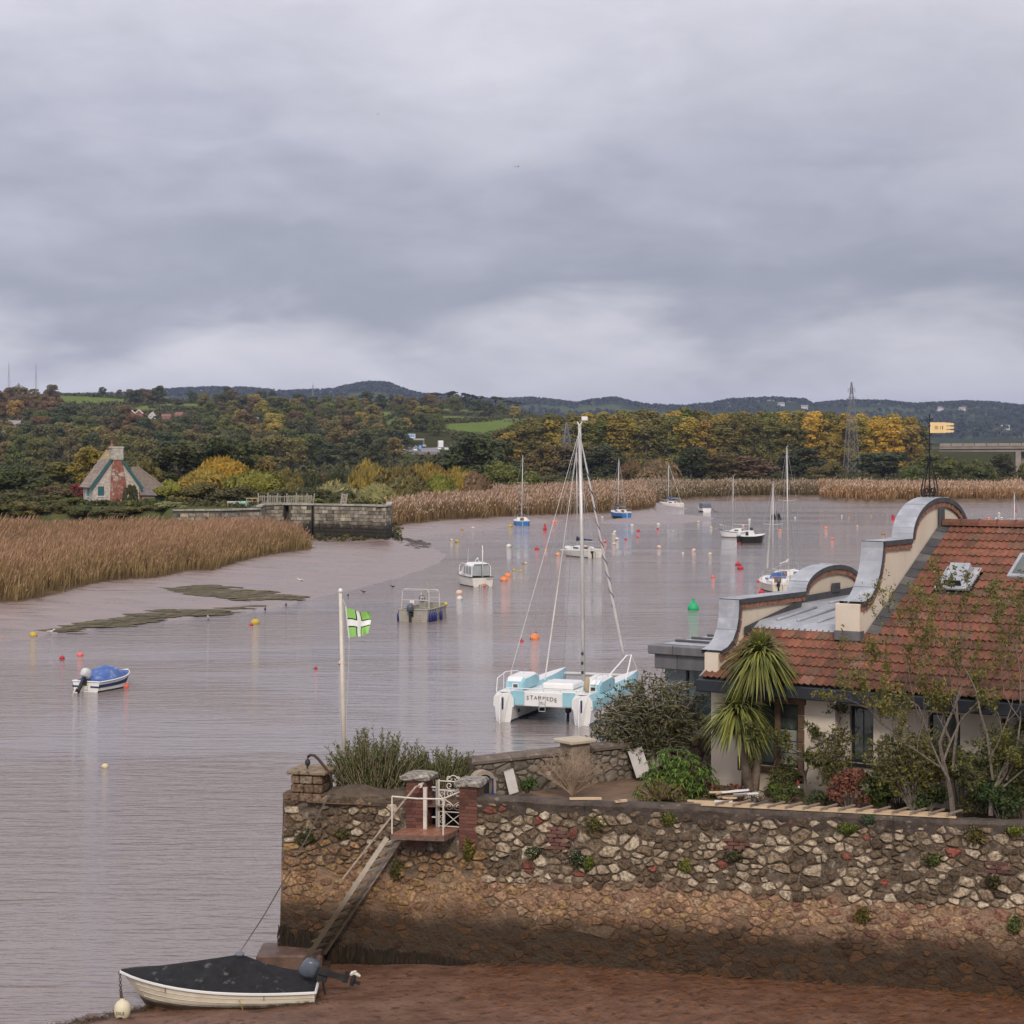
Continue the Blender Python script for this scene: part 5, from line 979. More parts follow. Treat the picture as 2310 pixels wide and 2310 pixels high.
def shared(name, mb, m):
    me = bpy.data.meshes.new(name); me.from_pydata(mb.v, [], mb.f)
    for q in (m if isinstance(m, (list, tuple)) else [m]): me.materials.append(q)
    return me
M_LOCK = tide_mat('lock_stone', (.40, .37, .31), (.13, .115, .09), None, (.035, .03, .022), 1.7, 2.9, 1.3, ocol=True, wig=.9, bump=.05)
M_LOCKM = tide_mat('lock_mortar', (.12, .105, .085), (.06, .055, .045), None, (.022, .019, .015), 1.7, 2.9, 1.3)
def lock_wall():
    t = thing('lock_wall', 'old stone lock wall with two dark slots standing in the mud', 'wall', (-26, 226, 0)); off = t.location; blk = MB(); blk.bevbox((0, -.10, 0), (1, .16, 1), .045); ME = shared('block', blk, M_LOCK); cp = MB(); cp.bevbox((0, -.16, 0), (1, .5, 1), .05); MC = shared('coping_stone', cp, mat('lock_coping', (.42, .39, .33), .9, (.26, .24, .2), 2, bump=.03, ocol=True))
    body = MB(); ch = .42; total = 0; top = 4.36
    for k, (a, b) in enumerate(zip(LOCK[:-1], LOCK[1:])):
        a, b = Vector((*a, 0)), Vector((*b, 0)); d = b-a; ln = d.length; d.normalize(); nrm = Vector((d.y, -d.x, 0)); ang = math.atan2(d.y, d.x); tp = top-.28 if k < 2 else top
        slots = [(0.0, .62)] if k == 4 else ([(ln-.42, ln-.18)] if k == 4 else [])
        if k == 4: slots = [(0.05, .68), (ln-.40, ln-.16)]
        pos = 0; pieces = []
        for s0, s1 in slots: pieces.append((pos, s0, 0)); pieces.append((s0, s1, 1.1)); pos = s1
        pieces.append((pos, ln, 0))
        for p0, p1, dep in pieces:
            p, q = a+d*p0, a+d*p1; i = -nrm*dep; body.add([p+i+Vector((0, 0, -.6)), q+i+Vector((0, 0, -.6)), q+i+Vector((0, 0, tp-.02)), p+i+Vector((0, 0, tp-.02)), p-nrm*2, q-nrm*2], [(0, 1, 2, 3)])
            if dep:
                for e in (p, q): body.add([e+Vector((0, 0, -.6)), e+i+Vector((0, 0, -.6)), e+i+Vector((0, 0, tp)), e+Vector((0, 0, tp))], [(0, 1, 2, 3)])
        body.add([a+Vector((0, 0, tp)), b+Vector((0, 0, tp)), b-nrm*1.2+Vector((0, 0, tp)), a-nrm*1.2+Vector((0, 0, tp))], [(0, 1, 2, 3)])
        z = .05; row = 0
        while z < tp-.3:
            u = -.3*(row % 2)
            while u < ln:
                w = rnd.uniform(.62, 1.05); u0, u1 = max(0, u), min(ln, u+w-.035); mid = (u0+u1)/2
                if u1-u0 > .18 and not any(s0-.02 < mid < s1+.02 or (u0 < s1 and u1 > s0) for s0, s1 in slots) and not (k < 3 and z < 2.2):
                    o = link('block', ME, None, t); p = a+d*u0+Vector((0, 0, z)); o.location = p-off; o.rotation_euler = (rnd.uniform(-.02, .02), rnd.uniform(-.015, .015), ang); o.scale = (u1-u0, rnd.uniform(.8, 1.35), ch-.03); v = rnd.uniform(.55, 1.35); o.color = (v, v*rnd.uniform(.93, 1), v*rnd.uniform(.82, .98), 1); total += 1
                u += w
            z += ch; row += 1
        u = 0
        while u < ln-.1:
            w = min(rnd.uniform(.9, 1.4), ln-u); o = link('coping_stone', MC, None, t); o.location = a+d*u+Vector((0, 0, tp+.003))-off; o.rotation_euler = (0, 0, ang); o.scale = (w-.03, 1, .2); v = rnd.uniform(.8, 1.2); o.color = (v, v, v, 1); u += w
    body.build('mortar_core', M_LOCKM, t, off=off)
lock_wall()
def rocks():
    mb = MB(); r = random.Random(3)
    for i in range(150):
        u = r.random(); p = G(868+u*96+r.uniform(-8, 8), 1216+u*16+r.uniform(-9, 9), .1); s = r.uniform(.18, .5)*(1.1-u*.4); rings = []; gz = max(0, ground(p.x, p.y))*.3
        for zz, k in ((-.3, .7), (.05, 1), (.4, .8), (.6, .35)): rings.append([(p.x+s*k*math.cos(a)*r.uniform(.7, 1.2), p.y+s*k*math.sin(a)*r.uniform(.7, 1.2), gz+zz*s) for a in [j*6.283/7 for j in range(7)]])
        mb.loft(rings)
    tag(mb.build('rock_pile', mat('rock_dark', (.05, .04, .035), .6, (.13, .10, .09), 2, bump=.05)), 'dark weedy rocks tumbled at the right foot of the lock', kind='stuff')
rocks()
M_OLDWOOD = mat('weathered_wood', (.26, .23, .19), .9, (.36, .33, .28), 4, stretch=(1, 1, 5)); M_NEWWOOD = mat('new_wood', (.42, .30, .17), .8, (.5, .37, .23), 4)
def fence():
    t = thing('broken_fence', 'weathered broken wooden fence along the top of the lock wall', 'fence', (-27, 231.5, 4.36)); pm = MB(); pm.box((-.07, -.05, 0), (.07, .05, 1.35)); PM = shared('post', pm, M_OLDWOOD); q = MB(); q.box((-.045, -.015, 0), (.045, .015, 1.05)); QM = shared('pale', q, M_OLDWOOD)
    xs = [583, 604, 626, 648, 668, 690, 706]; W = [Vector(((x-CX)*231.5/F+27, rnd.uniform(-.1, .1), 0)) for x in xs]
    for i, w in enumerate(W): o = link('post', PM, None, t); o.location = w; o.rotation_euler = (0, R([0, 1, 2, -2, 2, 7, 9][i]), 0)
    for a, b, gap in ((0, 1, 0), (1, 2, 0), (2, 3, .5), (3, 4, 0), (4, 5, 0), (5, 6, 0)):
        for z in (.25, .95): m = MB(); m.bar(W[a]+Vector((0, -.06, z)), W[b]+Vector((.0, -.06, z-.04)), .04, .09); m.build('rail', M_OLDWOOD, t)
        for j in range(5):
            if rnd.random() < gap: continue
            o = link('pale', QM, None, t); o.location = W[a].lerp(W[b], (j+.5)/5)+Vector((0, -.10, .08)); o.rotation_euler = (0, rnd.uniform(-.08, .12), 0)
    t = thing('fence_panel', 'detached leaning fence panel on the right part of the lock', 'fence', ((776-CX)*232/F, 231, 4.36)); t.rotation_euler = (R(-8), R(8), 0)
    for x in (-.32, .28): o = link('post', PM, None, t); o.location = (x, 0, 0)
    for z in (.3, .75, 1.15): m = MB(); m.box((-.35, -.08, z), (.3, -.05, z+.1)); m.build('rail', M_OLDWOOD, t)
    for j in range(3): o = link('pale', QM, None, t); o.location = (-.2+.17*j, -.1, .1)
    t = thing('post_and_rail', 'new pale wooden rails left of the broken fence', 'fence', ((570-CX)*232/F, 231.5, 4.3))
    for x in (-.65, 0, .6): o = MB(); o.box((x-.04, -.04, 0), (x+.04, .04, .85)); o.build('post', M_NEWWOOD, t)
    for z in (.35, .75): o = MB(); o.box((-.7, -.07, z), (.7, -.045, z+.1)); o.build('rail', M_NEWWOOD, t)
    t = thing('crate', 'pale grey crate on the grass above the left lock wall', 'crate', ((523-CX)*226/F, 226, 4.3)); o = MB(); o.bevbox((-.5, -.35, 0), (.5, .35, .5), .03); b = o.build('box', mat('crate_grey', (.5, .49, .48), .7, (.4, .4, .4), 3), t); o = MB(); o.bevbox((-.53, -.38, .5), (.53, .38, .58), .02); o.build('lid', M_FEND, b)
    t = thing('winch_frame', 'pale green metal lock gear beside the grey crate', 'machine', ((545-CX)*226/F, 226, 4.3)); mg = mat('paint_green', (.30, .50, .42), .6, (.24, .4, .34), 3)
    for x in (-.55, .55): o = MB(); o.bevbox((x-.07, -.2, 0), (x+.07, .2, .62), .02); o.build('stand', mg, t)
    o = MB(); o.lathe([(.0, -.6), (.2, -.58), (.2, .58), (0, .6)], 10, (0, 0, .4), Matrix.Rotation(R(90), 4, 'Y')); o.build('drum', mg, t); o = MB(); o.torus((.75, 0, .4), .28, .03, 'x'); o.build('handwheel', mg, t)
fence()

M_RUB = mat('whitewashed_stone', (.62, .57, .50), .95, (.38, .31, .26), 3.2, bump=.06, bscale=4); M_BRICK = mat('old_brick', (.20, .065, .045), .9, (.32, .14, .10), 2.5, bump=.03, dirt=(.48, .43, .38), dscale=1.6, dlo=.52, dhi=.64)
M_SLATE = mat('slate_old', (.31, .26, .225), .85, (.20, .165, .145), 2.2, bump=.02, ocol=True, dirt=(.33, .25, .08), dscale=.9, dlo=.6, dhi=.75); M_TEAL = mat('paint_teal', (.02, .10, .11), .6, (.03, .13, .14), 3); M_TEAL2 = mat('board_teal', (.07, .25, .27), .6, (.09, .3, .31), 3); M_PINKST = mat('pink_stone', (.34, .25, .20), .95, (.24, .17, .14), 3, bump=.05)
def cottage():
    Y = 238; t = thing('stone_cottage', 'derelict stone cottage with a big brick chimney and steep tiled roof', 'house', ((262-CX)*Y/F, Y, 4.25), R(24)); W, D, E, A = 2.85, 5.6, 2.45, 6.45
    m = MB(); m.extrude([(-W, 0, 0), (W, 0, 0), (W, 0, E), (0, 0, A-.15), (-W, 0, E)], (0, D, 0)); m.build('wall', M_RUB, t)
    sl = math.hypot(W+.45, A-E+.5); pitch = math.atan2(A-E+.5, W+.45)
    r = MB(); r.add([(-W-.45, -.3, E-.5), (0, -.3, A), (0, D+.3, A), (-W-.45, D+.3, E-.5), (W+.45, -.3, E-.5), (W+.45, D+.3, E-.5)], [(0, 1, 2, 3), (1, 4, 5, 2)]); rf = r.build('roof', M_SLATE, t, color=(.5, .5, .5))
    tl = MB(); tl.bevbox((0, 0, 0), (1, 1, 1), .02); TM = shared('tile', tl, M_SLATE); rows, cols = 13, 11; g = sl/rows; w = (D+.6)/cols
    for i in range(rows):
        for j in range(cols):
            o = link('tile', TM, None, rf); u = i*g; o.location = (-(W+.45)+u*math.cos(pitch)-.03, -.3+(j+.5*(i % 2)*.6)*w*.97, E-.5+u*math.sin(pitch)+.03); o.rotation_euler = (0, -pitch+R(2.5), 0); o.scale = (g*1.1, w*.95, .035); v = rnd.uniform(.75, 1.25)*(1+.35*(i > 9)); o.color = (v, v*rnd.uniform(.9, 1), v*rnd.uniform(.8, .95)*(1 if i < 10 else .6), 1)
    rd = MB(); rd.tube([(0, -.3, A+.03), (0, D+.3, A+.03)], .12, 6); rd.build('ridge', mat('ridge_tile', (.40, .2, .1), .9, (.45, .36, .16), 2), rf)
    for s in (-1, 1): b = MB(); b.extrude([(s*(W+.47), -.34, E-.52), (s*.05, -.34, A), (s*.05, -.34, A-.42), (s*(W+.3), -.34, E-.85)], (0, .06, 0)); b.build('bargeboard', M_TEAL, t)
    c = MB(); rings = []
    for z, x0, x1 in ((0, -.75, 1.25), (2.4, -.7, 1.15), (3.6, -.62, .98), (4.8, -.5, .72), (5.4, -.42, .62)): rings.append([(x0, -.36, z), (x1, -.36, z), (x1, .1, z), (x0, .1, z)])
    c.loft(rings); ch = c.build('chimney_breast', M_BRICK, t)
    c = MB(); c.bevbox((-.75, -.45, 5.35), (.82, .55, 7.0), .05); c.bevbox((-.82, -.5, 6.75), (.88, .6, 6.92), .03); st = c.build('chimney_stack', mat('stack_render', (.52, .49, .43), .95, (.3, .27, .22), 2.2, bump=.04, dirt=(.16, .1, .07), dscale=1.2, dlo=.55, dhi=.66), t); c = MB(); c.lathe([(.16, 0), (.14, .5), (.2, .55), (.2, .68), (.12, .7)], 10, (-.5, 0, 7.0)); c.build('chimney_pot', M_BRICK, st)
    for x, y0, w, z0, z1, mm, rz in ((-1.85, -.03, .38, 1.0, 2.15, M_TEAL, 0),): b = MB(); b.bevbox((x-w, -.05, z0), (x+w, .03, z1), .02); wn = b.build('window_board', mm, t); b = MB(); b.bevbox((x-w-.06, -.1, z0-.12), (x+w+.06, .02, z0-.02), .02); b.build('sill', M_GELW, wn)
    b = MB(); b.bevbox((-W-.05, 2.0, .9), (-W+.03, 3.0, 2.2), .02); wn = b.build('window_board', M_TEAL2, t); b = MB(); b.bevbox((-W-.12, 1.9, .78), (-W+.02, 3.1, .88), .02); b.build('sill', M_GELW, wn)
    b = MB(); b.box((-W-.04, 3.6, .5), (-W-.015, 4.3, 1.5)); b.build('notice', M_GELW, t)
    b = MB(); b.box((W-.05, -.1, 0), (W+.15, .3, E)); b.build('quoin', M_PINKST, t)
    # the hipped wing and the lean-to on the right
    b = MB(); b.box((W+.01, 1.6, 0), (W+3.3, D-.3, 1.7)); b.build('wing_wall', M_TEAL, t)
    b = MB(); x0, x1 = W-.3, W+3.8; b.add([(x0, 1.2, 1.65), (x1, 1.2, 1.65), (x1, D, 1.65), (x0, D, 1.65), (x0, 3.4, 4.5), (x1-3.2, 3.4, 4.5)], [(0, 1, 5, 4), (1, 2, 5), (2, 3, 4, 5), (3, 2, 1, 0), (4, 3, 0)]); wr = b.build('wing_roof', M_SLATE, t, color=(.7, .68, .62))
    b = MB(); b.tube([(x1-3.2, 3.4, 4.53), (x1, 1.2, 1.68)], .09, 5); b.build('hip_ridge', M_PINKST, wr)
    b = MB(); b.box((W+.2, -.6, -.2), (W+1.75, 1.59, 1.0)); b.build('lean_to_wall', M_PINKST, t)
    b = MB(); b.loft([[(W-.1, -.85, 1.02), (W+2.0, -.85, .98), (W+2.0, -.85, 1.06), (W-.1, -.85, 1.12)], [(W-.1, 1.6, 1.9), (W+1.6, 1.6, 1.9), (W+1.6, 1.6, 1.98), (W-.1, 1.6, 1.98)]]); b.build('lean_to_roof', M_SLATE, t, color=(.65, .66, .7))
cottage()

M_REDB = mat('red_brick_far', (.24, .07, .05), .9, (.30, .11, .08), .6); M_ROOFG = mat('roof_grey_far', (.22, .21, .23), .8, (.3, .29, .3), .5); M_ROOFR = mat('roof_red_far', (.20, .10, .08), .85, (.26, .14, .11), .5); M_WHITER = mat('white_render_far', (.6, .57, .54), .9)
def far_house(x, y, w, h, label, wall, roof, rz=0.0, gables=False):
    p = cast(x, y) or P(x, y, 1400); t = thing('far_house', label, 'house', p, rz, 'houses on the hillside'); s = p.y/F; W, H = w*s/2, h*s; e = H*.58; D = W*.9
    m = MB(); m.extrude([(-W, -D, -2), (W, -D, -2), (W, -D, e), (-W, -D, e)], (0, 2*D, 0))
    if gables: m.extrude([(-W, -D, e), (W, -D, e), (0, -D, H)], (0, 2*D, 0))
    m.build('wall', wall, t); m = MB()
    if gables: m.add([(-W*1.1, -D*1.1, e*.93), (0, -D*1.1, H*1.03), (W*1.1, -D*1.1, e*.93), (-W*1.1, D*1.1, e*.93), (0, D*1.1, H*1.03), (W*1.1, D*1.1, e*.93)], [(0, 1, 4, 3), (1, 2, 5, 4)])
    else: m.add([(-W*1.08, -D*1.1, e*.98), (W*1.08, -D*1.1, e*.98), (W*1.08, 0, H), (-W*1.08, 0, H), (-W*1.08, D*1.1, e), (W*1.08, D*1.1, e)], [(0, 1, 2, 3), (3, 2, 5, 4), (0, 3, 4), (1, 5, 2)])
    rf = m.build('roof', roof, t); m = MB(); m.box((W*.4, -D*.1, H*.8), (W*.65, D*.1, H*1.2)); m.build('chimney', wall, rf)
    if gables:
        m = MB(); m.bar((-W*1.1, -D*1.12, e*.93), (0, -D*1.12, H*1.03), .3, .5); m.bar((W*1.1, -D*1.12, e*.93), (0, -D*1.12, H*1.03), .3, .5); m.build('bargeboard', M_GELW, t)
    for q in (-.5, .35):
        m = MB(); m.box((W*q-W*.16, -D-.08, e*.35), (W*q+W*.16, -D-.02, e*.75)); fr = m.build('window', M_WHITER, t); m = MB(); m.box((W*q-W*.12, -D-.12, e*.4), (W*q+W*.12, -D-.09, e*.7)); m.build('pane', M_GLASS, fr)
far_house(22, 992, 30, 26, 'red brick terrace house with a grey roof, lowest at the left edge', M_REDB, M_ROOFG, .5); far_house(50, 988, 28, 24, 'red brick house with a pale gable at the left edge, right of the terrace', M_REDB, M_ROOFG, -.4, True); far_house(33, 972, 26, 22, 'grey roofed house above the red terrace at the left edge', M_REDB, M_ROOFG, .2); far_house(12, 980, 20, 18, 'small brick house half hidden at the far left', M_REDB, M_ROOFR, .3)
far_house(296, 942, 17, 17, 'red house with white bargeboards, left of the pair of gables on the hill', M_REDB, M_ROOFR, 0, True); far_house(315, 943, 17, 17, 'red house with white bargeboards, right of the pair of gables on the hill', M_REDB, M_ROOFR, 0, True); far_house(342, 945, 14, 14, 'small pink house right of the pair of gables', M_WHITER, M_ROOFR, .4, True); far_house(375, 948, 20, 14, 'red roofed house behind golden trees on the hill', M_REDB, M_ROOFR, .2); far_house(405, 944, 18, 14, 'brick house below the purple tree', M_REDB, M_ROOFR, -.2)
far_house(572, 955, 26, 14, 'pale low roofed house among orange trees on the hill', M_WHITER, M_ROOFG, .1); far_house(235, 952, 7, 12, 'narrow brick house among dark trees on the hill', M_REDB, M_ROOFR, 0); far_house(215, 949, 8, 7, 'tiny white house among dark trees on the hill', M_WHITER, M_ROOFG, 0)
for i, (x, y, lb) in enumerate(((1640, 917, 'tiny white far house on the blue hill, leftmost'), (1762, 916, 'tiny white far house on the middle of the blue hill'), (1815, 923, 'tiny white far house above the poplars'), (2170, 927, 'tiny white far house on the right hill'), (2268, 969, 'tiny white far farm low on the right hill'), (2120, 926, 'tiny white far house above the weathervane'))):
    p = cast(x, y, 3000, 6500) or P(x, y, 5000); t = thing('distant_house', lb, 'house', p, rnd.uniform(-.5, .5), 'far houses'); m = MB(); m.box((-8, -4, -2), (8, 4, 6)); m.build('wall', M_WHITER, t); m = MB(); m.extrude([(-9, -5, 6), (-9, 0, 9.5), (-9, 5, 6)], (18, 0, 0)); m.build('roof', M_ROOFG, t)

# --- pylons and masts
M_LATT = mat('pylon_steel', (.20, .205, .22), .6, (.27, .27, .28), .5, metal=.3)
def pylon(x, Y, top, base, bw, label, arms, r=.09, name='pylon'):
    X = (x-CX)*Y/F; z0 = HC-(base-YH)*Y/F; H = HC-(top-YH)*Y/F-z0; t = thing(name, label, 'pylon', (X, Y, z0), R(12))
    def wid(u): return bw/2*(1-u*.80) if u < .62 else bw/2*.504*(1-(u-.62)/.38)+.12*((u-.62)/.38)
    N = 9; zs = [H*(1-(1-i/N)**1.25) for i in range(N+1)]
    for sx in (-1, 1):
        for sy in (-1, 1): m = MB(); m.tube([(sx*wid(z/H), sy*wid(z/H), z) for z in zs], r*1.3, 4); m.build('leg', M_LATT, t)
    m = MB()
    for a, b in zip(zs[:-1], zs[1:]):
        wa, wb = wid(a/H), wid(b/H)
        for (p, q) in (((-1, -1), (1, -1)), ((1, -1), (1, 1)), ((1, 1), (-1, 1)), ((-1, 1), (-1, -1))):
            m.tube([(p[0]*wa, p[1]*wa, a), (q[0]*wb, q[1]*wb, b)], r*.7, 3); m.tube([(q[0]*wa, q[1]*wa, a), (p[0]*wb, p[1]*wb, b)], r*.7, 3); m.tube([(p[0]*wb, p[1]*wb, b), (q[0]*wb, q[1]*wb, b)], r*.7, 3)
    m.build('lattice', M_LATT, t)
    for u, ln in arms:
        z = H*u; m = MB(); w = wid(u)
        for s in (-1, 1): m.tube([(s*w, 0, z-.5), (s*ln, 0, z), (s*w, 0, z+.7)], r, 4); m.tube([(s*ln, 0, z), (s*ln, 0, z-1.2)], r, 4)
        m.build('cross_arm', M_LATT, t)
pylon(1921, 690, 862, 1066, 4.6, 'tall lattice pylon standing before the yellow poplars', [(.70, 1.5), (.82, 1.8), (.92, 1.3)], .085)
pylon(1278, 640, 953, 1066, 4.2, 'pylon with wide arms seen left of the catamaran masthead', [(.40, 3.0), (.66, 2.6), (.82, 2.4)], .10)
p = cast(706, 905); pylon(706, p.y, 864, 900, 4, 'small pylon on the skyline above the lock', [(.6, 2.5), (.8, 2)], .22); p = cast(42, 905); pylon(42, p.y, 864, 892, 7, 'small pylon between the two masts on the left skyline', [(.75, 3)], .22)
for x, top, lb in ((20, 818, 'thin radio mast at the far left skyline'), (81, 822, 'thin radio mast right of the small left pylon')):
    p = cast(x, 905); X, Y = p.x, p.y; t = thing('radio_mast', lb, 'mast', (X, Y, p.z)); H = HC-(top-YH)*Y/F-p.z; m = MB(); m.tube([(0, 0, 0), (0, 0, H)], [.3, .2], 5); m.build('pole', M_LATT, t); m = MB(); [m.tube([(0, 0, H*.8), (s*H*.12, 0, 0)], .05, 3) for s in (-1, 1)]; m.build('guy_wire', M_LATT, t)

# --- viaduct
def viaduct():
    Y = 770; M_CON = mat('viaduct_concrete', (.34, .29, .25), .9, (.26, .22, .19), .3, bump=.05, bscale=.6); x0, x1 = (2112-CX)*Y/F, (2900-CX)*Y/F; zt = HC-(1001-YH)*Y/F
    t = thing('viaduct', 'long concrete motorway viaduct at the right behind the trees', 'bridge', (x0, Y, 0))
    m = MB(); m.extrude([(0, -6, zt-2.1), (x1-x0, -6, zt-1.3), (x1-x0, -6, zt-.2), (0, -6, zt-1.0)], (0, 14, 0)); m.build('deck', M_CON, t)
    m = MB(); m.extrude([(0, -5.2, zt-3.0), (x1-x0, -5.2, zt-3.6), (x1-x0, -5.2, zt-1.35), (0, -5.2, zt-2.15)], (0, 1.2, 0)); m.build('girder', M_CON, t)
    n = 30
    for i in range(n):
        a, b = (x1-x0)*i/n, (x1-x0)*(i+.94)/n; m = MB(); m.extrude([(a, -6.3, zt-1.2+.8*a/(x1-x0)), (b, -6.3, zt-1.2+.8*b/(x1-x0)), (b, -6.3, zt+.1+.8*b/(x1-x0)), (a, -6.3, zt+.1+.8*a/(x1-x0))], (0, .3, 0)); m.build('parapet_panel', M_CON, t)
    for px in (2283, 2520, 2760):
        xx = (px-CX)*Y/F-x0
        for dx in (0, 2.7): m = MB(); m.bevbox((xx+dx*.9, -5.4+dx*1.6, 0), (xx+dx*.9+2.2, -3.2+dx*1.6, zt-2.9), .1); m.build('pier', M_CON, t)
    m = MB()
    for i in range(40): a = (x1-x0)*(i+.5)/40; m.tube([(a, -6.2, zt+.1+.8*a/(x1-x0)), (a, -6.2, zt+.55+.8*a/(x1-x0))], .06, 4)
    m.build('rail_post', M_LATT, t)
viaduct()
# --- motorway with its gantry and traffic
def motorway():
    A = [P(880, 1020, 930), P(1026, 1018, 930), P(985, 997, 1080), P(868, 993, 1110)]; m = MB(); m.add([*A, *[p-Vector((0, 0, 12)) for p in A]], [(0, 1, 2, 3), (0, 4, 5, 1), (1, 5, 6, 2), (3, 7, 4, 0)]); tag(m.build('road', mat('asphalt', (.20, .19, .20), .9, (.25, .24, .24), .2)), 'grey motorway climbing away between trees', kind='structure')
    def at(u, v): return A[0].lerp(A[1], u).lerp(A[3].lerp(A[2], u), v)
    dirv = (at(.5, .6)-at(.5, .1)); rz = -math.atan2(dirv.x, dirv.y)
    m = MB(); m.bar(at(.47, 0)+Vector((0, 0, .6)), at(.47, 1)+Vector((0, 0, .6)), .4, .7); t = thing('crash_barrier', 'grey barrier between the motorway carriageways', 'barrier', at(.47, 0)); m.build('beam', M_LATT, t, off=at(.47, 0)); m = MB(); [m.tube([at(.47, k/8), at(.47, k/8)+Vector((0, 0, .6))], .15, 4) for k in range(9)]; m.build('post', M_LATT, t, off=at(.47, 0))
    # gantry
    Y = 1000; p0 = P(956, 1016, Y); t = thing('sign_gantry', 'motorway gantry carrying two wide blue and white signs', 'gantry', p0); s = Y/F; loc = lambda x, y: P(x, y, Y)-p0
    for x in (897, 956): m = MB(); a, b = loc(x, 1018), loc(x, 989); m.bar(a, b, .45); m.build('post', M_LATT, t)
    m = MB(); m.bar(loc(896, 991), loc(957, 991), .8, .8); m.build('beam', mat('gantry_grey', (.40, .39, .38), .7), t)
    MW = mat('sign_white', (.62, .66, .70), .5); MBL = mat('sign_blue', (.05, .25, .60), .5)
    for xa, xb, bars in ((892, 914.5, [(895, 982), (903, 981.5), (908, 982.5)]), (915, 937, [(919, 981.5), (926, 982), (932, 980.5)])):
        a, b = loc(xa, 989), loc(xb, 978.6); m = MB(); m.box((a.x, -.6, a.z), (b.x, -.45, b.z)); sg = m.build('sign', MW, t)
        m = MB(); m.box((a.x+.5, -.64, a.z+.9), (b.x-.5, -.602, b.z-.35)); m.build('panel', MBL, sg)
        for k in range(3): m = MB(); q = a.x+.8+k*1.25; m.box((q, -.67, b.z-.95), (q+.85, -.645, b.z-.62)); m.build('lettering', MW, sg)
        for k in range(4): m = MB(); q = a.x+.5+k*1.25; m.box((q, -.62, a.z+.25), (q+.25, -.602, a.z+.55)); m.build('arrow', MBL, sg)
    for x in (900, 908.5, 919.5, 930.5): m = MB(); a = loc(x, 991); m.bevbox((a.x-.5, -1.0, a.z-.3), (a.x+.5, -.42, a.z+.35), .05); m.build('signal', M_BLACK, t)
    p0 = P(948, 1014, 940); t = thing('road_sign', 'blue road sign beside the motorway below the gantry', 'sign', p0); m = MB(); m.box((-.75, 0, .2), (.75, .1, 2.2)); b = m.build('panel', MBL, t); m = MB(); m.box((-.45, -.03, .6), (.45, -.005, .85)); m.box((-.45, -.03, 1.3), (.3, -.005, 1.55)); m.build('lettering', MW, b); m = MB(); m.tube([(0, .15, -1.5), (0, .15, 2.0)], .08, 4); m.build('post', M_LATT, t)
    MC = {k: mat('car_'+k, c, .3, spec=.6) for k, c in dict(white=(.75, .76, .78), silver=(.45, .46, .48), dark=(.04, .045, .055), red=(.35, .03, .03)).items()}
    def car(u, v, c, label, van=False, lorry=False):
        p = at(u, v); t = thing('car' if not lorry else 'lorry', label, 'car' if not lorry else 'lorry', p, rz+(math.pi if u > .5 else 0), 'traffic on the motorway'); L, W = (4.4, 1.8) if not lorry else (9, 2.5); h = 1.5 if not van else 2.0
        if lorry:
            m = MB(); m.bevbox((-1.25, -4.5, .9), (1.25, 2.2, 3.9), .08); m.build('trailer', MC['white'], t); m = MB(); m.bevbox((-1.2, 2.5, .5), (1.2, 4.5, 3.2), .15); m.build('cab', MC[c], t); h = 3
        else:
            m = MB(); m.loft([[(x*W/2, y, z) for x, z in ((-.98, .3), (-1, .75), (-.82, hh), (.82, hh), (1, .75), (.98, .3))] for y, hh in ((-2.2, .95), (-1.9, h*.95), (-.2, h), (.9, h*.95 if van else 1.35), (1.5, .95), (2.2, .8))]); m.build('body', MC[c], t, smooth='auto')
            for y in (-2.06, 1.25): m = MB(); m.box((-.7, y-.1, .95), (.7, y+.12, h-.15)); m.build('window', M_GLASS, t)
        for x in (-W/2+.1, W/2-.1):
            for y in (-L*.3, L*.3): m = MB(); m.lathe([(.33, -.1), (.33, .1)], 10, (x, y, .33), Matrix.Rotation(R(90), 4, 'Y')); m.build('wheel', M_BLACK, t)
    car(.18, .55, 'white', 'white car on the left carriageway beneath the gantry signs'); car(.32, .5, 'silver', 'silver car right of the white one under the gantry'); car(.62, .40, 'silver', 'silver car beyond the right gantry post'); car(.10, .05, 'white', 'white van nearest at the left of the motorway', True); car(.22, .12, 'white', 'large white van behind the nearest one', True); car(.18, .02, 'silver', 'silver car at the near edge of the motorway'); car(.33, .15, 'dark', 'dark car behind the large white van'); car(.40, .06, 'white', 'white van left of the blue road sign', True)
    car(.86, .28, 'white', 'white lorry with a high box at the right of the motorway', lorry=True); car(.80, .15, 'white', 'white car left of the lorry'); car(.90, .10, 'white', 'white car below the lorry'); car(.97, .06, 'silver', 'silver car nearest at the right of the motorway'); car(.99, .16, 'white', 'white van at the right edge of the motorway', True)
motorway()
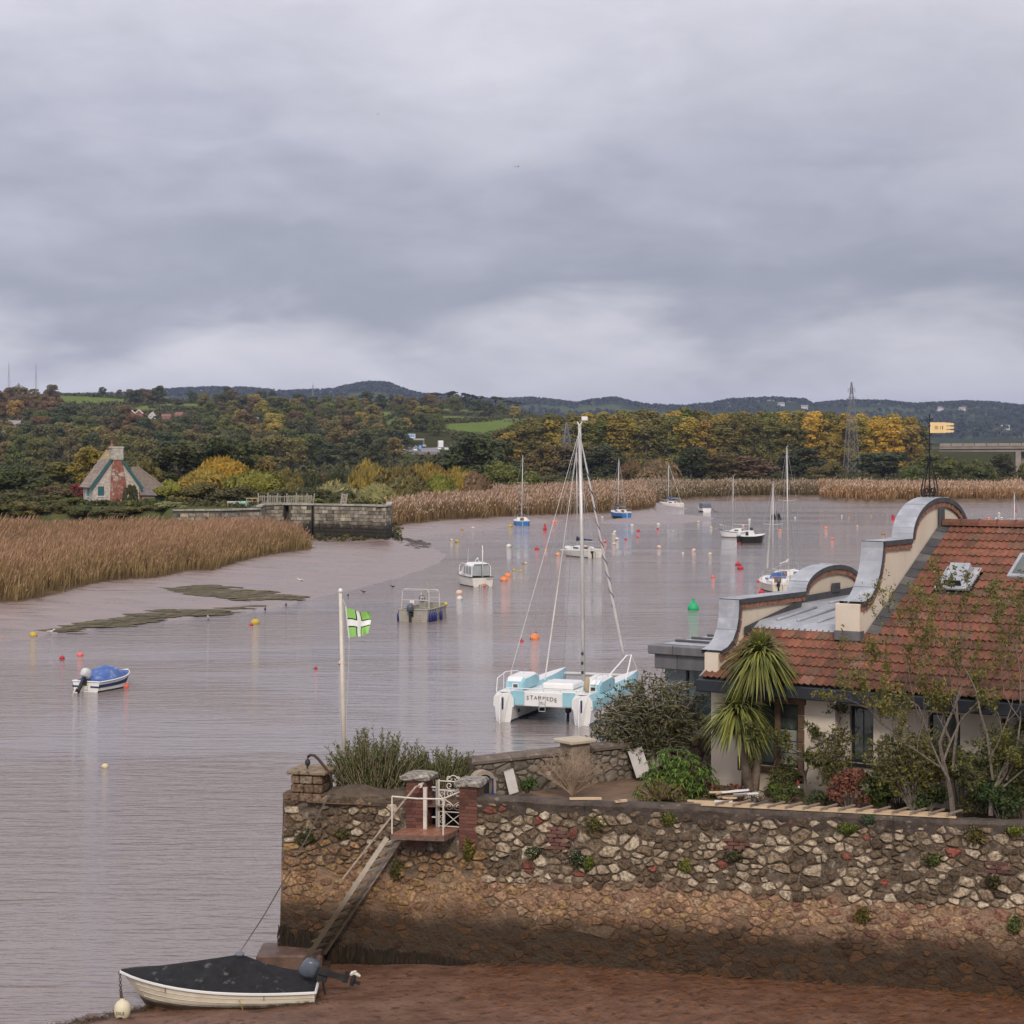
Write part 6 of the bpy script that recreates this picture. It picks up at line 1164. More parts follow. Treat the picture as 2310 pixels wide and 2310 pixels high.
# ------------------------------------------------------------------ the quay: wall, gate, steps, dinghy
WA = R(-14.8); WD = Vector((math.cos(WA), math.sin(WA), 0)); WN = Vector((math.sin(WA), -math.cos(WA), 0)); C0 = Vector((-4.95, 42.35, 0)); WTOP = 3.62
def W(s, z, off=0.0): p = C0+WD*s+WN*(off+.22*(1-z/3.7)); return Vector((p.x, p.y, z))
def foreshore():
    X, Y = np.meshgrid(np.linspace(-11, 26, 330), np.linspace(28, 44.5, 170)); ax, ay = -9.2, 37.0; bx, by = -5.36, 42.5; L = math.hypot(bx-ax, by-ay); e = ((X-ax)*(by-ay)-(Y-ay)*(bx-ax))/L
    Z = np.clip(.055*e, -.5, .36)-.03+(vnoise(X, Y, 1.4, 3, 5)-.5)*.10+(vnoise(X*.5, Y*2.2, 3, 5, 3)-.5)*.05
    me = grid_mesh('mud_foreshore', np.stack([X, Y, Z], -1)); m = mat('foreshore_mud', (.105, .048, .027), .5, (.18, .098, .062), 1.6, detail=10, bump=.04, bscale=9, space='World', stretch=(.8, 1, 1), dirt=(.066, .033, .018), dscale=5.5, dlo=.54, dhi=.62, rvar=.16, spec=.4); me.materials.append(m); tag(link('mud_foreshore', me), 'wet red brown mud at the foot of the quay wall', kind='structure')
foreshore()
def mudz(x, y):
    e = ((x+9.2)*(5.5)-(y-37)*3.84)/math.hypot(3.84, 5.5); return max(-.5, min(.36, .055*e))-.03
def garden_ground():
    poly = [W(.6, 0), W(4.4, 0, -.3), W(20, 0, -.2), Vector((40, 60, 0)), Vector((9, 52, 0)), Vector((3.1, 45.5, 0)), Vector((-.7, 42.9, 0)), Vector((-4.4, 43.2, 0))]; bm = bmesh.new(); bm.faces.new([bm.verts.new((p.x, p.y, 3.45)) for p in poly]); bmesh.ops.triangulate(bm, faces=bm.faces[:]); bmesh.ops.subdivide_edges(bm, edges=bm.edges[:], cuts=12, use_grid_fill=True)
    for v in bm.verts: v.co.z += (vnoise([v.co.x], [v.co.y], 1.2, 2)[0]-.5)*.1
    me = bpy.data.meshes.new('garden_soil'); bm.to_mesh(me); bm.free(); me.materials.append(mat('garden_soil', (.13, .085, .055), .95, (.21, .14, .09), 2.5, bump=.04, space='World')); tag(link('garden_soil', me), 'bare brown garden soil behind the quay wall', kind='structure')
garden_ground()

M_MORT = tide_mat('quay_mortar', (.066, .050, .036), (.19, .145, .10), (.30, .185, .115), (.050, .032, .018), .95, 1.8, 9, bump=.11, wig=.55, bscale=9, dirt=(.34, .31, .26), dscale=6, dlo=.60, dhi=.68)
M_STONE = tide_mat('quay_stone', (1.12, 1.1, 1.06), (.38, .33, .27), None, (.075, .05, .03), .9, 1.75, 15, ocol=True, wig=.5, bump=.05, bscale=13, dirt=(.30, .26, .2), dscale=7, dlo=.56, dhi=.66)
def voronoi_stones(n, s0, s1, z0, z1, seed, stretch=1.45, skip=None):
    "cells of a random rubble wall in wall coordinates (along, up)"
    g = np.random.default_rng(seed); Wd = s1-s0; Hh = (z1-z0)*stretch; pts = g.random((n, 2))*[Wd, Hh]
    size = .6+.9*g.random(n)**1.6
    for it in range(5):           # even the seeds out a little
        d = pts[:, None]-pts[None]; r = np.linalg.norm(d, axis=2)+np.eye(n)*9; rr = .5*math.sqrt(Wd*Hh/n)*(size[:, None]+size[None]); f = np.clip(rr*1.05-r, 0, None)/r; pts += .35*(d*f[:, :, None]).sum(1); pts = np.clip(pts, [.02, .02], [Wd-.02, Hh-.02])
    cells = []
    for i in range(n):
        c = pts[i]; poly = [(-.0-c[0], -c[1]), (Wd-c[0], -c[1]), (Wd-c[0], Hh-c[1]), (-c[0], Hh-c[1])]; nb = np.argsort(((pts-c)**2).sum(1))[1:16]
        for j in nb:
            v = pts[j]-c; h = .5*(v@v)*(2*size[i]/(size[i]+size[j])); out = []
            for (ax, ay), (bx, by) in zip(poly, poly[1:]+poly[:1]):
                da, db = ax*v[0]+ay*v[1]-h, bx*v[0]+by*v[1]-h
                if da <= 0: out.append((ax, ay))
                if da*db < 0: t = da/(da-db); out.append((ax+(bx-ax)*t, ay+(by-ay)*t))
            poly = out
            if len(poly) < 3: break
        if len(poly) < 3: continue
        P_ = np.array(poly)/[1, stretch]; ctr = np.array([s0+c[0], z0+c[1]/stretch])+P_.mean(0); P_ = P_-P_.mean(0); cells.append((ctr, P_))
    return cells
def stone_mesh(P_, r, gap=.022, proud=.05):
    "one rubble stone: rounded outline, domed and tilted face"
    for _ in range(1):                                                 # cut the corners
        Q = []
        for a, b in zip(P_, np.roll(P_, -1, 0)): Q += [a*.84+b*.16, a*.16+b*.84]
        P_ = np.array(Q)
    ln = np.linalg.norm(P_, axis=1, keepdims=True); P_ = P_*np.clip((ln-gap)/np.maximum(ln, .01), .3, 1)*np.array([[r.uniform(.80, 1.07)] for _ in P_]); n = len(P_); tx, tz = r.uniform(-.12, .12), r.uniform(-.12, .12); mb = MB(); rings = []
    for k, dep in ((1.0, -.06), (.97, proud*.55), (.82, proud*.95), (.5, proud*1.05)): rings.append([(p[0]*k, -(dep+(tx*p[0]+tz*p[1])*(dep > 0)+r.uniform(-.006, .006)), p[1]*k) for p in P_])
    mb.loft(rings); return mb
def quay_wall():
    t = thing('quay_wall', 'long rubble stone quay wall with a dark tide stain rising from the mud', 'wall', C0); off = t.location; r = random.Random(12)
    def skip(s, z): return (3.24 < s < 4.0 and z > 2.88) or (2.72 < s < 4.42 and z > 2.55)
    # core, a little uneven
    S = np.linspace(-.02, 20, 260); Z = np.linspace(-.5, WTOP, 46); V = np.zeros((46, 260, 3)); N_ = vnoise(*np.meshgrid(S, Z), 2.2, 4)
    for i, z in enumerate(Z):
        for j, s in enumerate(S):
            z_ = min(z, 2.95) if 2.8 < s < 4.3 else z; p = W(s, z_, (N_[i, j]-.5)*.07); V[i, j] = p-off
    me = grid_mesh('core', V); me.materials.append(M_MORT); link('core', me, None, t)
    e = MB(); e.add([W(0, -.5), W(0, WTOP), W(0, WTOP)-WN*.95, W(0, -.5)-WN*1.3], [(0, 1, 2, 3)]); e.add([W(0, WTOP), W(2.8, WTOP), W(2.8, WTOP)-WN*1.0, W(0, WTOP)-WN*.95], [(0, 1, 2, 3)]); e.add([W(0, -.5)-WN*1.3, W(0, WTOP)-WN*.95, W(5, WTOP)-WN*1.0, W(5, -.5)-WN*1.3], [(0, 1, 2, 3)]); e.build('end_face', M_MORT, t, off=off)
    cells = [c for c in voronoi_stones(1700, 0, 17.2, .18, WTOP, 5) if not skip(*c[0])]; bricks = [(6.0, 3.0), (5.95, 2.75), (9.7, 2.95), (14.9, 2.75)]
    big = sorted(cells, key=lambda c: -(np.ptp(c[1][:, 0])*np.ptp(c[1][:, 1]))*(1.6 if c[0][1] > 1.35 else .55)); rest = MB(); rcol = []
    for k, (c, P_) in enumerate(big):
        s, z = c; q = r.random(); left = s < 4.6
        if z > 2.0 and not left:
            if q < .08: continue                               # face lost under mortar and moss
            col = r.choice([(.44, .40, .34), (.52, .48, .41), (.46, .41, .34), (.36, .32, .27), (.24, .20, .155), (.16, .125, .095), (.12, .095, .07), (.18, .14, .105), (.30, .255, .2)]) if r.random() > .035 else (.24, .09, .07)
        elif z > 2.6: 
            if q < .08: continue
            col = r.choice([(.28, .23, .17), (.46, .42, .36), (.20, .15, .11), (.15, .115, .08), (.12, .09, .065)])
        elif z > 1.25:
            if q < .07: continue
            col = r.choice([(.38, .26, .185), (.44, .31, .22), (.33, .22, .155), (.36, .28, .21), (.28, .19, .15), (.40, .29, .17)]) if s < 11 else r.choice([(.35, .28, .22), (.42, .33, .25), (.30, .22, .17), (.26, .15, .12), (.40, .29, .2)])
            if left: col = tuple(v*w for v, w in zip(col, (.88, .86, .74)))
        elif q < .30: continue
        else: col = r.choice([(.30, .23, .16), (.24, .19, .13), (.34, .25, .17), (.20, .15, .11)])
        v = r.uniform(.85, 1.2); col = (col[0]*v*1.08, col[1]*v, col[2]*v*.9); proud = r.uniform(.03, .08) if z > 2 else r.uniform(.012, .05) if z > 1.2 else r.uniform(.006, .03); mb = stone_mesh(P_, r, r.uniform(.008, .02) if z > 2 else .008, proud); p = W(s, z)
        if k < 300:
            o = mb.build('stone', M_STONE, t, color=col); o.location = p-off; o.rotation_euler = (0, 0, WA)
        else:
            M = Matrix.Translation(p-off) @ Matrix.Rotation(WA, 4, 'Z'); rest.add([M @ Vector(x) for x in mb.v], mb.f); rcol += [col]*len(mb.f)
    o = rest.build('small_stones', M_STONE2, t); a = o.data.attributes.new('col', 'FLOAT_COLOR', 'FACE'); a.data.foreach_set('color', np.concatenate([np.array(rcol), np.ones((len(rcol), 1))], 1).astype(np.float32).reshape(-1)); o['kind'] = 'stuff'
    bk = MB(); bk.bevbox((-.11, -.05, -.032), (.11, .04, .032), .008); BK = shared('brick', bk, mat('patch_brick', (.11, .05, .04), .9, (.17, .085, .065), 6, bump=.02, ocol=True))
    for s, z in bricks:
        for i in range(3):
            for j in range(2): o = link('brick', BK, None, t); o.location = W(s+.235*j+.11*(i % 2), z+.075*i, .02)-off; o.rotation_euler = (0, 0, WA); v = r.uniform(.7, 1.3); o.color = (v, v, v, 1)
    # rounded coping right of the gate
    M_COPE = mat('coping_concrete', (.050, .038, .030), .95, (.105, .082, .066), 3.4, bump=.06, bscale=8, space='World', dirt=(.27, .24, .20), dscale=4.5, dlo=.60, dhi=.72); s = 4.36; 
    while s < 19.5:
        ln = r.uniform(2.3, 3.6); rings = []
        for u in np.linspace(s, s+ln-.004, 22):
            w = .03*math.sin(u*1.7); rings.append([tuple(W(u, z+w*.3+r.uniform(-.012, .012), o_+r.uniform(-.015, .015))-off) for o_, z in ((.07, 3.60), (.085, 3.66), (.05, 3.715), (-.03, 3.735), (-.15, 3.74), (-.3, 3.72), (-.34, 3.6), (-.34, 3.35), (0, 3.35))])
        m = MB(); m.loft(rings); m.build('coping', M_COPE, t, smooth='auto'); s += ln
    m = MB(); rings = []
    for u in np.linspace(.95, 2.8, 12): k = .05*math.sin(u*5); rings.append([tuple(W(u, z+k, o_)-off) for o_, z in ((.03, 3.42), (.06, 3.55), (-.05, 3.68), (-.4, 3.76), (-.85, 3.7), (-.95, 3.45))])
    m.loft(rings); m.build('earth_bank', mat('earth_top', (.075, .055, .038), .95, (.13, .095, .065), 4, bump=.05), t)
    # corner pier with its cap
    m = MB()
    for i in range(3):
        z0 = 3.45+.19*i; x = 0
        for wv in ((.3, .22, .2) if i % 2 else (.2, .3, .22)):
            o = MB(); a = W(.18+x, z0, .02); o.bevbox((0, -.05, 0), (wv-.015, .66, .175), .02); q = o.build('pier_stone', M_STONE, t, color=r.choice([(.26, .18, .125), (.20, .135, .09), (.32, .26, .2)])); q.location = a-off; q.rotation_euler = (0, 0, WA); x += wv
    o = MB(); o.bevbox((-.06, -.14, 0), (.82, .78, .085), .02); q = o.build('pier_cap', mat('cap_stone', (.19, .135, .08), .9, (.28, .21, .135), 5, bump=.03, dirt=(.07, .055, .04), dscale=6, dlo=.55, dhi=.65), t); q.location = W(.16, 4.03, .0)-off; q.rotation_euler = (0, 0, WA)
M_STONE2 = tide_mat('quay_small_stone', (1.12, 1.1, 1.06), (.38, .33, .27), None, (.20, .14, .09), .9, 1.75, 15, wig=.5, bump=.05, bscale=13, dirt=(.30, .26, .2), dscale=7, dlo=.56, dhi=.66)
def _tint(m):       # multiply the stone texture by the per-face colour
    nt = m.node_tree; b = next(n for n in nt.nodes if n.type == 'BSDF_PRINCIPLED'); src = b.inputs['Base Color'].links[0].from_socket
    a = _node(nt, 'ShaderNodeAttribute', attribute_name='col'); mx = _node(nt, 'ShaderNodeMix', data_type='RGBA', blend_type='MULTIPLY'); mx.inputs[0].default_value = 1; nt.links.new(src, mx.inputs[6]); nt.links.new(a.outputs['Color'], mx.inputs[7]); nt.links.new(mx.outputs[2], b.inputs['Base Color'])
_tint(M_STONE2)
quay_wall()

M_GBRICK = mat('gate_brick', (.18, .075, .052), .9, (.12, .052, .04), 7, bump=.015, ocol=True, dirt=(.40, .32, .27), dscale=9, dlo=.68, dhi=.76); M_WHITEP = mat('white_iron', (.66, .61, .54), .55, (.58, .52, .45), 12, dirt=(.35, .16, .07), dscale=9, dlo=.66, dhi=.74)
M_CAPST = mat('lichen_cap', (.085, .07, .055), .95, (.40, .37, .32), 9, bump=.04, bscale=9)
def spiral(c, r0, r1, a0, turns, n=22): return [(c[0]+(r0+(r1-r0)*i/(n-1))*math.cos(a0+turns*6.283*i/(n-1)), c[1]+(r0+(r1-r0)*i/(n-1))*math.sin(a0+turns*6.283*i/(n-1))) for i in range(n)]
def gateway():
    bk = MB(); bk.bevbox((0, 0, 0), (1, 1, 1), .03); BK = shared('brick', bk, M_GBRICK)
    def pillar(label, s0, s1, z0, z1, dep):
        t = thing('gate_pillar', label, 'pillar', W(s0, z0), WA, 'brick gate pillars'); w = s1-s0; m = MB(); m.box((.012, .012, 0), (w-.012, dep-.012, z1-z0)); m.build('mortar_core', mat('pillar_mortar', (.2, .13, .1), .95), t); n = int((z1-z0)/.075)
        for i in range(n):
            for (ax, L, Dp, fx) in ((0, w, dep, 0), (1, w, dep, 0)):
                ln = w if ax == 0 else dep; k = 2; cut = .5 if i % 2 else .34
                for a, b in ((0, cut), (cut, 1)):
                    o = link('brick', BK, None, t); v = rnd.uniform(.65, 1.35); o.color = (v, v*rnd.uniform(.9, 1.05), v, 1)
                    if ax == 0: o.location = (a*w+.004, -.004, i*.075+.004); o.scale = ((b-a)*w-.009, .1, .064)
                    else: o.location = ((w-.1+.004) if s0 < 3.5 else -.004, a*dep+.004, i*.075+.004); o.scale = (.1, (b-a)*dep-.009, .064)
        m = MB(); rings = []
        for zz, g in ((0, .02), (.03, .09), (.10, .10), (.15, .04)): rings.append([(x+rnd.uniform(-.02, .02), y+rnd.uniform(-.02, .02), z1-z0+zz+rnd.uniform(-.01, .01)) for x, y in ((-g, -g), (w*.3, -g-.01), (w*.7, -g), (w+g, -g), (w+g, dep*.5), (w+g, dep+g), (w*.5, dep+g), (-g, dep+g), (-g, dep*.5))])
        m.loft(rings); m.build('cap', M_CAPST, t); return t
    pillar('brick gate pillar left of the white iron gate', 2.80, 3.24, 2.62, 4.0, .5); pillar('brick gate pillar right of the white iron gate, beside the coping', 3.98, 4.38, 2.55, 3.92, .55)
    # the gate: own plane, hinged at its left
    t = thing('iron_gate', 'white scrolled wrought iron garden gate standing in the quay wall', 'gate', W(3.46, 3.0, -.22), WA-R(4)); w, h = .53, 1.02
    def bar(name, pts, r): m = MB(); m.tube([(x, 0, z) for x, z in pts], r, 6); return m.build(name, M_WHITEP, t)
    for x in (0, w): bar('stile', [(x, 0), (x, h)], .018)
    for z in (.03, .34, .80, h-.03): bar('rail', [(0, z), (w, z)], .013)
    bar('stile', [(.13, 0), (.13, .8)], .011)
    cx = .33
    for s in (-1, 1):
        bar('scroll', [(cx+s*.015, .40)]+[(cx+s*(a), b) for a, b in spiral((.10, .46), .075, .02, R(200), 1.1)], .011); bar('scroll', [(cx+s*(.16-.16*math.cos(u)), .44+.28*u/3.14) for u in np.linspace(0, 3.14, 14)], .011); bar('scroll', [(cx+s*a, b) for a, b in spiral((.09, .72), .07, .018, R(170), -1.15)], .011)
        bar('scroll', [(cx+s*a, b) for a, b in spiral((.09, .90), .075, .02, R(250), 1.1)], .010); bar('scroll', [(cx+s*a, b) for a, b in spiral((.10, 1.06), .07, .02, R(180), 1.05)], .010)
    for z0, z1 in ((.03, .34), (.34, .03)): bar('cross_brace', [(.13, z0), (w, z1)], .009)
    for z in (.12, .22, .45, .6, .7): bar('scroll', [(.065+a, z+b) for a, b in spiral((0, 0), .05, .015, 0, 1.0, 14)], .007)
    bar('crest', [(.18+.30*u, h+.10*math.sin(u*math.pi)) for u in np.linspace(0, 1, 12)], .011)
    t = thing('gate_post', 'white post fixed to the left brick gate pillar', 'post', W(3.23, 3.0, .05), WA); m = MB(); m.box((-.03, -.03, 0), (.045, .03, .88)); m.build('post', M_WHITEP, t); m = MB(); m.box((-.035, -.035, .86), (.05, .035, .89)); m.build('post_top', M_WHITEP, t)
    t = thing('gate_post', 'grey hinge post at the left edge of the iron gate', 'post', W(3.43, 3.0, -.2), WA); m = MB(); m.box((-.03, -.02, 0), (.012, .02, 1.0)); m.build('post', M_STEEL, t); [MB().box((-.12, -.015, z), (-.02, .015, z+.03)).build('hinge', M_WHITEP, t) for z in (.2, .84)]
    # landing of red tiles
    OD = Vector((-.48, -.88, 0)); a, b = W(2.86, 3.0, .03), W(3.98, 3.0, .03); c, d = b+OD*.62, a+OD*.72; t = thing('landing_slab', 'red tiled landing slab jutting from the wall below the gate', 'slab', a); m = MB(); q = [a-WN*.5, b-WN*.5, c, d]; m.add([*[p-Vector((0, 0, .12)) for p in q], *[p-Vector((0, 0, .012)) for p in q]], [(3, 2, 1, 0), (4, 5, 6, 7), (0, 1, 5, 4), (1, 2, 6, 5), (2, 3, 7, 6), (3, 0, 4, 7)]); m.build('slab', mat('slab_edge', (.10, .05, .038), .85, (.2, .13, .1), 5, bump=.02), t, off=a)
    MT = mat('quarry_tile', (.27, .11, .065), .4, (.35, .17, .11), 4, ocol=True, spec=.4)
    for i in range(4):
        for j in range(3):
            u0, u1, v0, v1 = i/4+.006, (i+1)/4-.006, j/3+.008, (j+1)/3-.008; f = lambda u, v: q[0].lerp(q[1], u).lerp(q[3].lerp(q[2], u), v); m = MB(); pp = [f(u0, v0), f(u1, v0), f(u1, v1), f(u0, v1)]; m.add([*[p-Vector((0, 0, .012)) for p in pp], *[p+Vector((0, 0, .004)) for p in pp]], [(4, 5, 6, 7), (0, 1, 5, 4), (1, 2, 6, 5), (2, 3, 7, 6), (3, 0, 4, 7)]); v = rnd.uniform(.75, 1.2); m.build('tile', MT, t, off=a, color=(v, v, v))
    # railing round the landing
    t = thing('landing_railing', 'thin white bent railing around the tiled landing', 'railing', d); o = MB(); p1, p2 = d+Vector((.03, .03, 0)), c+Vector((-.02, .04, 0)); up = Vector((0, 0, .78))
    for p in (p1, p2): m = MB(); m.tube([p, p+up], .018, 6); m.build('post', M_WHITEP, t, off=d)
    m = MB(); m.tube([p1+up, p1.lerp(p2, .5)+up-Vector((0, 0, .03)), p2+up-Vector((0, 0, .02)), W(4.0, 3.82, .02)], .018, 6); m.build('top_rail', M_WHITEP, t, off=d)
    # steep steps down to the foot
    to, bo = a+OD*.86-Vector((0, 0, .06)), P(688, 2152, 40.95); t = thing('quay_ladder', 'steep wooden ladder stair running down the wall to the mud', 'stairs', bo); iv = -OD*.70; MS = tide_mat('ladder_wood', (.48, .42, .34), (.36, .30, .235), None, (.07, .05, .03), 1.2, 2.3, 4, wig=.3, bump=.01)
    for k in (Vector((0, 0, 0)), iv): m = MB(); m.bar(to+k, bo+k+Vector((0, 0, -.15)), .05, .10, up=(0, 0, 1)); m.build('stringer', MS, t, off=bo)
    n = 12
    for i in range(n):
        p = to.lerp(bo, (i+.6)/n); m = MB(); dd = (bo-to); dd.z = 0; dd.normalize(); m.add([p-dd*.065, p+dd*.065, p+dd*.065+iv, p-dd*.065+iv, *[x+Vector((0, 0, -.04)) for x in (p-dd*.065, p+dd*.065, p+dd*.065+iv, p-dd*.065+iv)]], [(0, 1, 2, 3), (7, 6, 5, 4), (0, 4, 5, 1), (1, 5, 6, 2), (2, 6, 7, 3), (3, 7, 4, 0)]); m.build('tread', MS, t, off=bo)
    hr = [P(948, 1772, 41.2), P(938, 1775, 41.1), P(905, 1815, 41.0), P(773, 1983, 41.05)]; t2 = thing('stair_handrail', 'sloping metal handrail above the quay ladder', 'handrail', hr[-1]); m = MB(); m.tube(hr, .022, 6); m.build('rail', M_OLDRAIL, t2, off=hr[-1]); m = MB(); m.tube([hr[0], hr[0]+Vector((.05, .3, 0))], .03, 6); m.lathe([(.05, 0), (.05, .02), (0, .02)], 8, hr[0], Matrix.Rotation(R(90), 4, 'X')); m.tube([P(813, 1932, 41.05), P(813, 1932, 41.05)+Vector((.1, .55, 0))], .015, 5); m.build('bracket', M_WHITEP, t2, off=hr[-1])
    pb = P(640, 2150, 41.6); t = thing('mooring_plinth', 'low brown mud covered concrete plinth at the foot of the ladder', 'plinth', (pb.x, pb.y, 0)); m = MB(); m.bevbox((-.55, -.35, -.3), (.85, .75, .36), .04); m.build('slab', mat('plinth_mud', (.07, .04, .028), .55, (.15, .092, .068), 2.2, bump=.03), t)
    m = MB(); m.bevbox((-.5, -.30, -.35), (1.0, .9, .12), .03); m.build('footing', M_MORT, t)
M_OLDRAIL = mat('rail_rusty', (.30, .22, .17), .7, (.42, .35, .28), 8)
gateway()
def weed_fringe():
    g = np.random.default_rng(8); n = 1500; s = 4.4*g.random(n)**1.2-.03; zt = .15+(.2+.6*vnoise(s, s*0, 2.2, 3))*(1-s/5)*g.random(n)+.08; V = []
    for i in range(n):
        p = W(s[i], zt[i], .06+g.uniform(0, .06)); l = g.uniform(.1, .3); w = WD*g.uniform(.008, .02); q = p+Vector((g.uniform(-.03, .03), -.02, -l)); V.append([p-w, p+w, q+w*.5, q-w*.5])
    me = fast_mesh('seaweed', np.array(V), 4, tone=g.random(n)); me.materials.append(M_LEAF); tag(link('seaweed', me, color=(.022, .016, .010)), 'black seaweed fringe hanging at the foot of the wall', kind='stuff')
    n = 1500; V = []
    for i in range(n):
        if i < 1000: u = g.random(); x, y = -9.3+u*2.9, 36.9+u*2.2+g.normal(0, .12)
        else: x, y = -6.9+g.random()*3.4, 38.35+g.normal(0, .10)
        z = mudz(x, y)+.03; a = g.uniform(0, 6.28); l = g.uniform(.06, .18); d = np.array([math.cos(a), math.sin(a)*.6, g.uniform(0, .5)])*l; w = np.array([-math.sin(a), math.cos(a), 0])*.008; p = np.array([x, y, z]); V.append([p-w, p+w, p+d+w*.3, p+d-w*.3])
    me = fast_mesh('tide_wrack', np.array(V), 4, tone=g.random(n)); me.materials.append(M_LEAF); tag(link('tide_wrack', me, color=(.06, .045, .022)), 'line of dead weed along the water edge by the dinghy', kind='stuff')
    n = 6500; V = []; x = 17-18*g.random(n)**1.4; y = C0.y+(x-C0.x)*math.tan(WA)-g.random(n)**1.3*4.2-.35
    for i in range(n):
        a = g.normal(0, .35); l = g.uniform(.03, .16); p = np.array([x[i], y[i], mudz(x[i], y[i])+.06]); d = np.array([math.cos(a), math.sin(a), .15])*l; w = np.array([-math.sin(a), math.cos(a), 0])*.012; V.append([p-w, p+w, p+d+w*.3, p+d-w*.3])
    me = fast_mesh('fallen_leaves', np.array(V), 4, tone=g.random(n)); me.materials.append(M_LEAF); tag(link('fallen_leaves', me, color=(.22, .095, .03)), 'scattered orange leaves and weed on the mud', kind='stuff')
weed_fringe()

def dinghy():
    o = Vector((-5.80, 38.92, -.02)); t = thing('dinghy', 'cream clinker dinghy under a black cover, aground on the mud', 'dinghy', o, R(91)); t.rotation_euler = (R(1), R(-3), R(91)); L, B = 3.9, 1.5
    M_D = tide_mat('dinghy_paint', (.66, .60, .48), (.56, .49, .38), None, (.045, .028, .018), .12, .24, 3, rough=.5, wig=.05, bump=.003)
    rs, h = hull_parts(t, L, B, .50, .68, .10, M_D, M_ANTI, None, y0=-1.9, tr=.8, rake=.5, strake=M_GELW, n=17)
    for k in (.30, .50, .70):
        for s in (-1, 1):
            m = MB(); pts = []
            for r_ in rs[:-1]:
                lo, hi = Vector(r_[3]), Vector(r_[6]); p = lo.lerp(hi, k); p.x = s*(p.x+.006+(.012 if k < .6 else .004)); pts.append(p)
            m.tube(pts, .008, 4); m.build('strake', M_D, h)
    m = MB(); q = Vector(rs[6][4]); m.bar((-q.x-.03, q.y, q.z+.12), (-q.x, q.y-.1, .1), .005, .06, up=(1, 0, 0)); m.build('paint_mark', mat('mark_yellow', (.5, .36, .06), .6), h)
    # cover: a ridge tent over a central prop
    ap = Vector((.05, -.35, 1.0)); ring = [Vector((-r_[6][0]-.03, r_[6][1], r_[6][2]-.045)) for r_ in rs]+[Vector((r_[6][0]+.03, r_[6][1], r_[6][2]-.045)) for r_ in reversed(rs)]; n = len(ring); lv = []
    top = [Vector((p.x*.99, p.y, p.z+.06)) for p in ring]
    def sag(u, p):
        q = p.lerp(Vector((ap.x+p.x*.05, ap.y+(p.y-ap.y)*.04, ap.z)), u); q.z = p.z+(ap.z-p.z)*(u**1.25) if True else q.z; ang = math.atan2(p.y-ap.y, p.x*2); q.z -= .035*math.sin(u*math.pi)*(1+math.cos(ang*6)); return q
    rings = [ring, top]+[[sag(u, p) for p in top] for u in (.15, .32, .5, .68, .84, .95)]; m = MB(); m.loft(rings, closed=True, caps=False); k = len(m.v); m.v.append(tuple(ap+Vector((0, 0, .015)))); m.f += [(k-n+i, k-n+(i+1) % n, k) for i in range(n)]; m.mi += [0]*n; cv = m.build('cover', M_BLACKC, t, smooth=True)
    m = MB(); m.lathe([(.09, 0), (.10, .03), (.04, .07), (0, .075)], 10, ap); m.build('cover_cap', M_GREYC, cv)
    for i in (4, 12):
        for s in (-1, 1): q = Vector(rs[i][6]); m = MB(); m.tube([(s*(q.x+.035), q.y, q.z), (s*(q.x+.03), q.y, q.z-.14)], .006, 4); m.build('cover_tie', M_BLACK, cv)
    ob = outboard(t, .0, -1.98, .62, M_OUTB, R(-74), .88); m = MB(); m.bar((.0, -2.0, .55), (.05, -2.1, .05), .03); m.build('transom_strut', M_BLACK, t)
    bow = t.matrix_world; bt = Vector((o.x-2.02, o.y-.02, .62)); m = MB(); pts = [bt.lerp(Vector((-7.58, 37.95, .37)), i/16)+Vector((0, 0, -.16*math.sin(math.pi*i/16))) for i in range(17)]
    ct = thing('mooring_chain', 'rusty chain hanging from the dinghy bow to the cream float', 'chain', bt)
    for i, p in enumerate(pts): m = MB(); m.torus((0, 0, 0), .026, .008, 'x' if i % 2 else 'y', 10, 5); q = m.build('link', mat('chain_rust', (.07, .045, .035), .8) if i == 0 else ct.children[0].data.materials[0], ct); q.location = p-bt; q.scale = (1, 1, 1.35)
    e = pts[-1]; f = thing('mooring_float', 'cream egg shaped float with black lettering at the dinghy bow', 'float', e+Vector((0, 0, -.36)), R(-3)); m = MB(); m.lathe([(.02, -.06), (.10, -.04), (.145, .05), (.165, .15), (.15, .25), (.10, .32), (.045, .345), (.045, .37), (0, .37)], 18); m.build('float', mat('float_cream', (.68, .62, .44), .5, (.6, .53, .36), 6), f, smooth=True)
    text_mesh('lettering', 'DILE', .085, M_BLACK, f, Matrix.Translation((.0, -.172, .10)) @ Matrix.Rotation(R(86), 4, 'X')); m = MB(); m.lathe([(.055, 0), (.055, .012), (0, .012)], 12, (0, -.158, .03), Matrix.Rotation(R(105), 4, 'X') @ Matrix.Diagonal((1, .5, 1, 1))); m.build('mark', M_BLACK, f)
    a = Vector((o.x+.35, o.y+.03, 1.0)); tops = (P(752, 1776, 41.9), P(742, 1790, 41.9)); rt = thing('mooring_lines', 'pair of thin ropes from the dinghy cover to the top of the wall', 'rope', a)
    for k, b in enumerate(tops): mid = a.lerp(b, .5)-Vector((0, .05, .12+.04*k)); m = MB(); m.tube([a, a.lerp(mid, .5)-Vector((0, 0, .05)), mid, mid.lerp(b, .5)-Vector((0, 0, .02)), b], .009, 5); m.build('rope', mat('rope_dark', (.10, .085, .07), .9), rt, off=a)
dinghy()
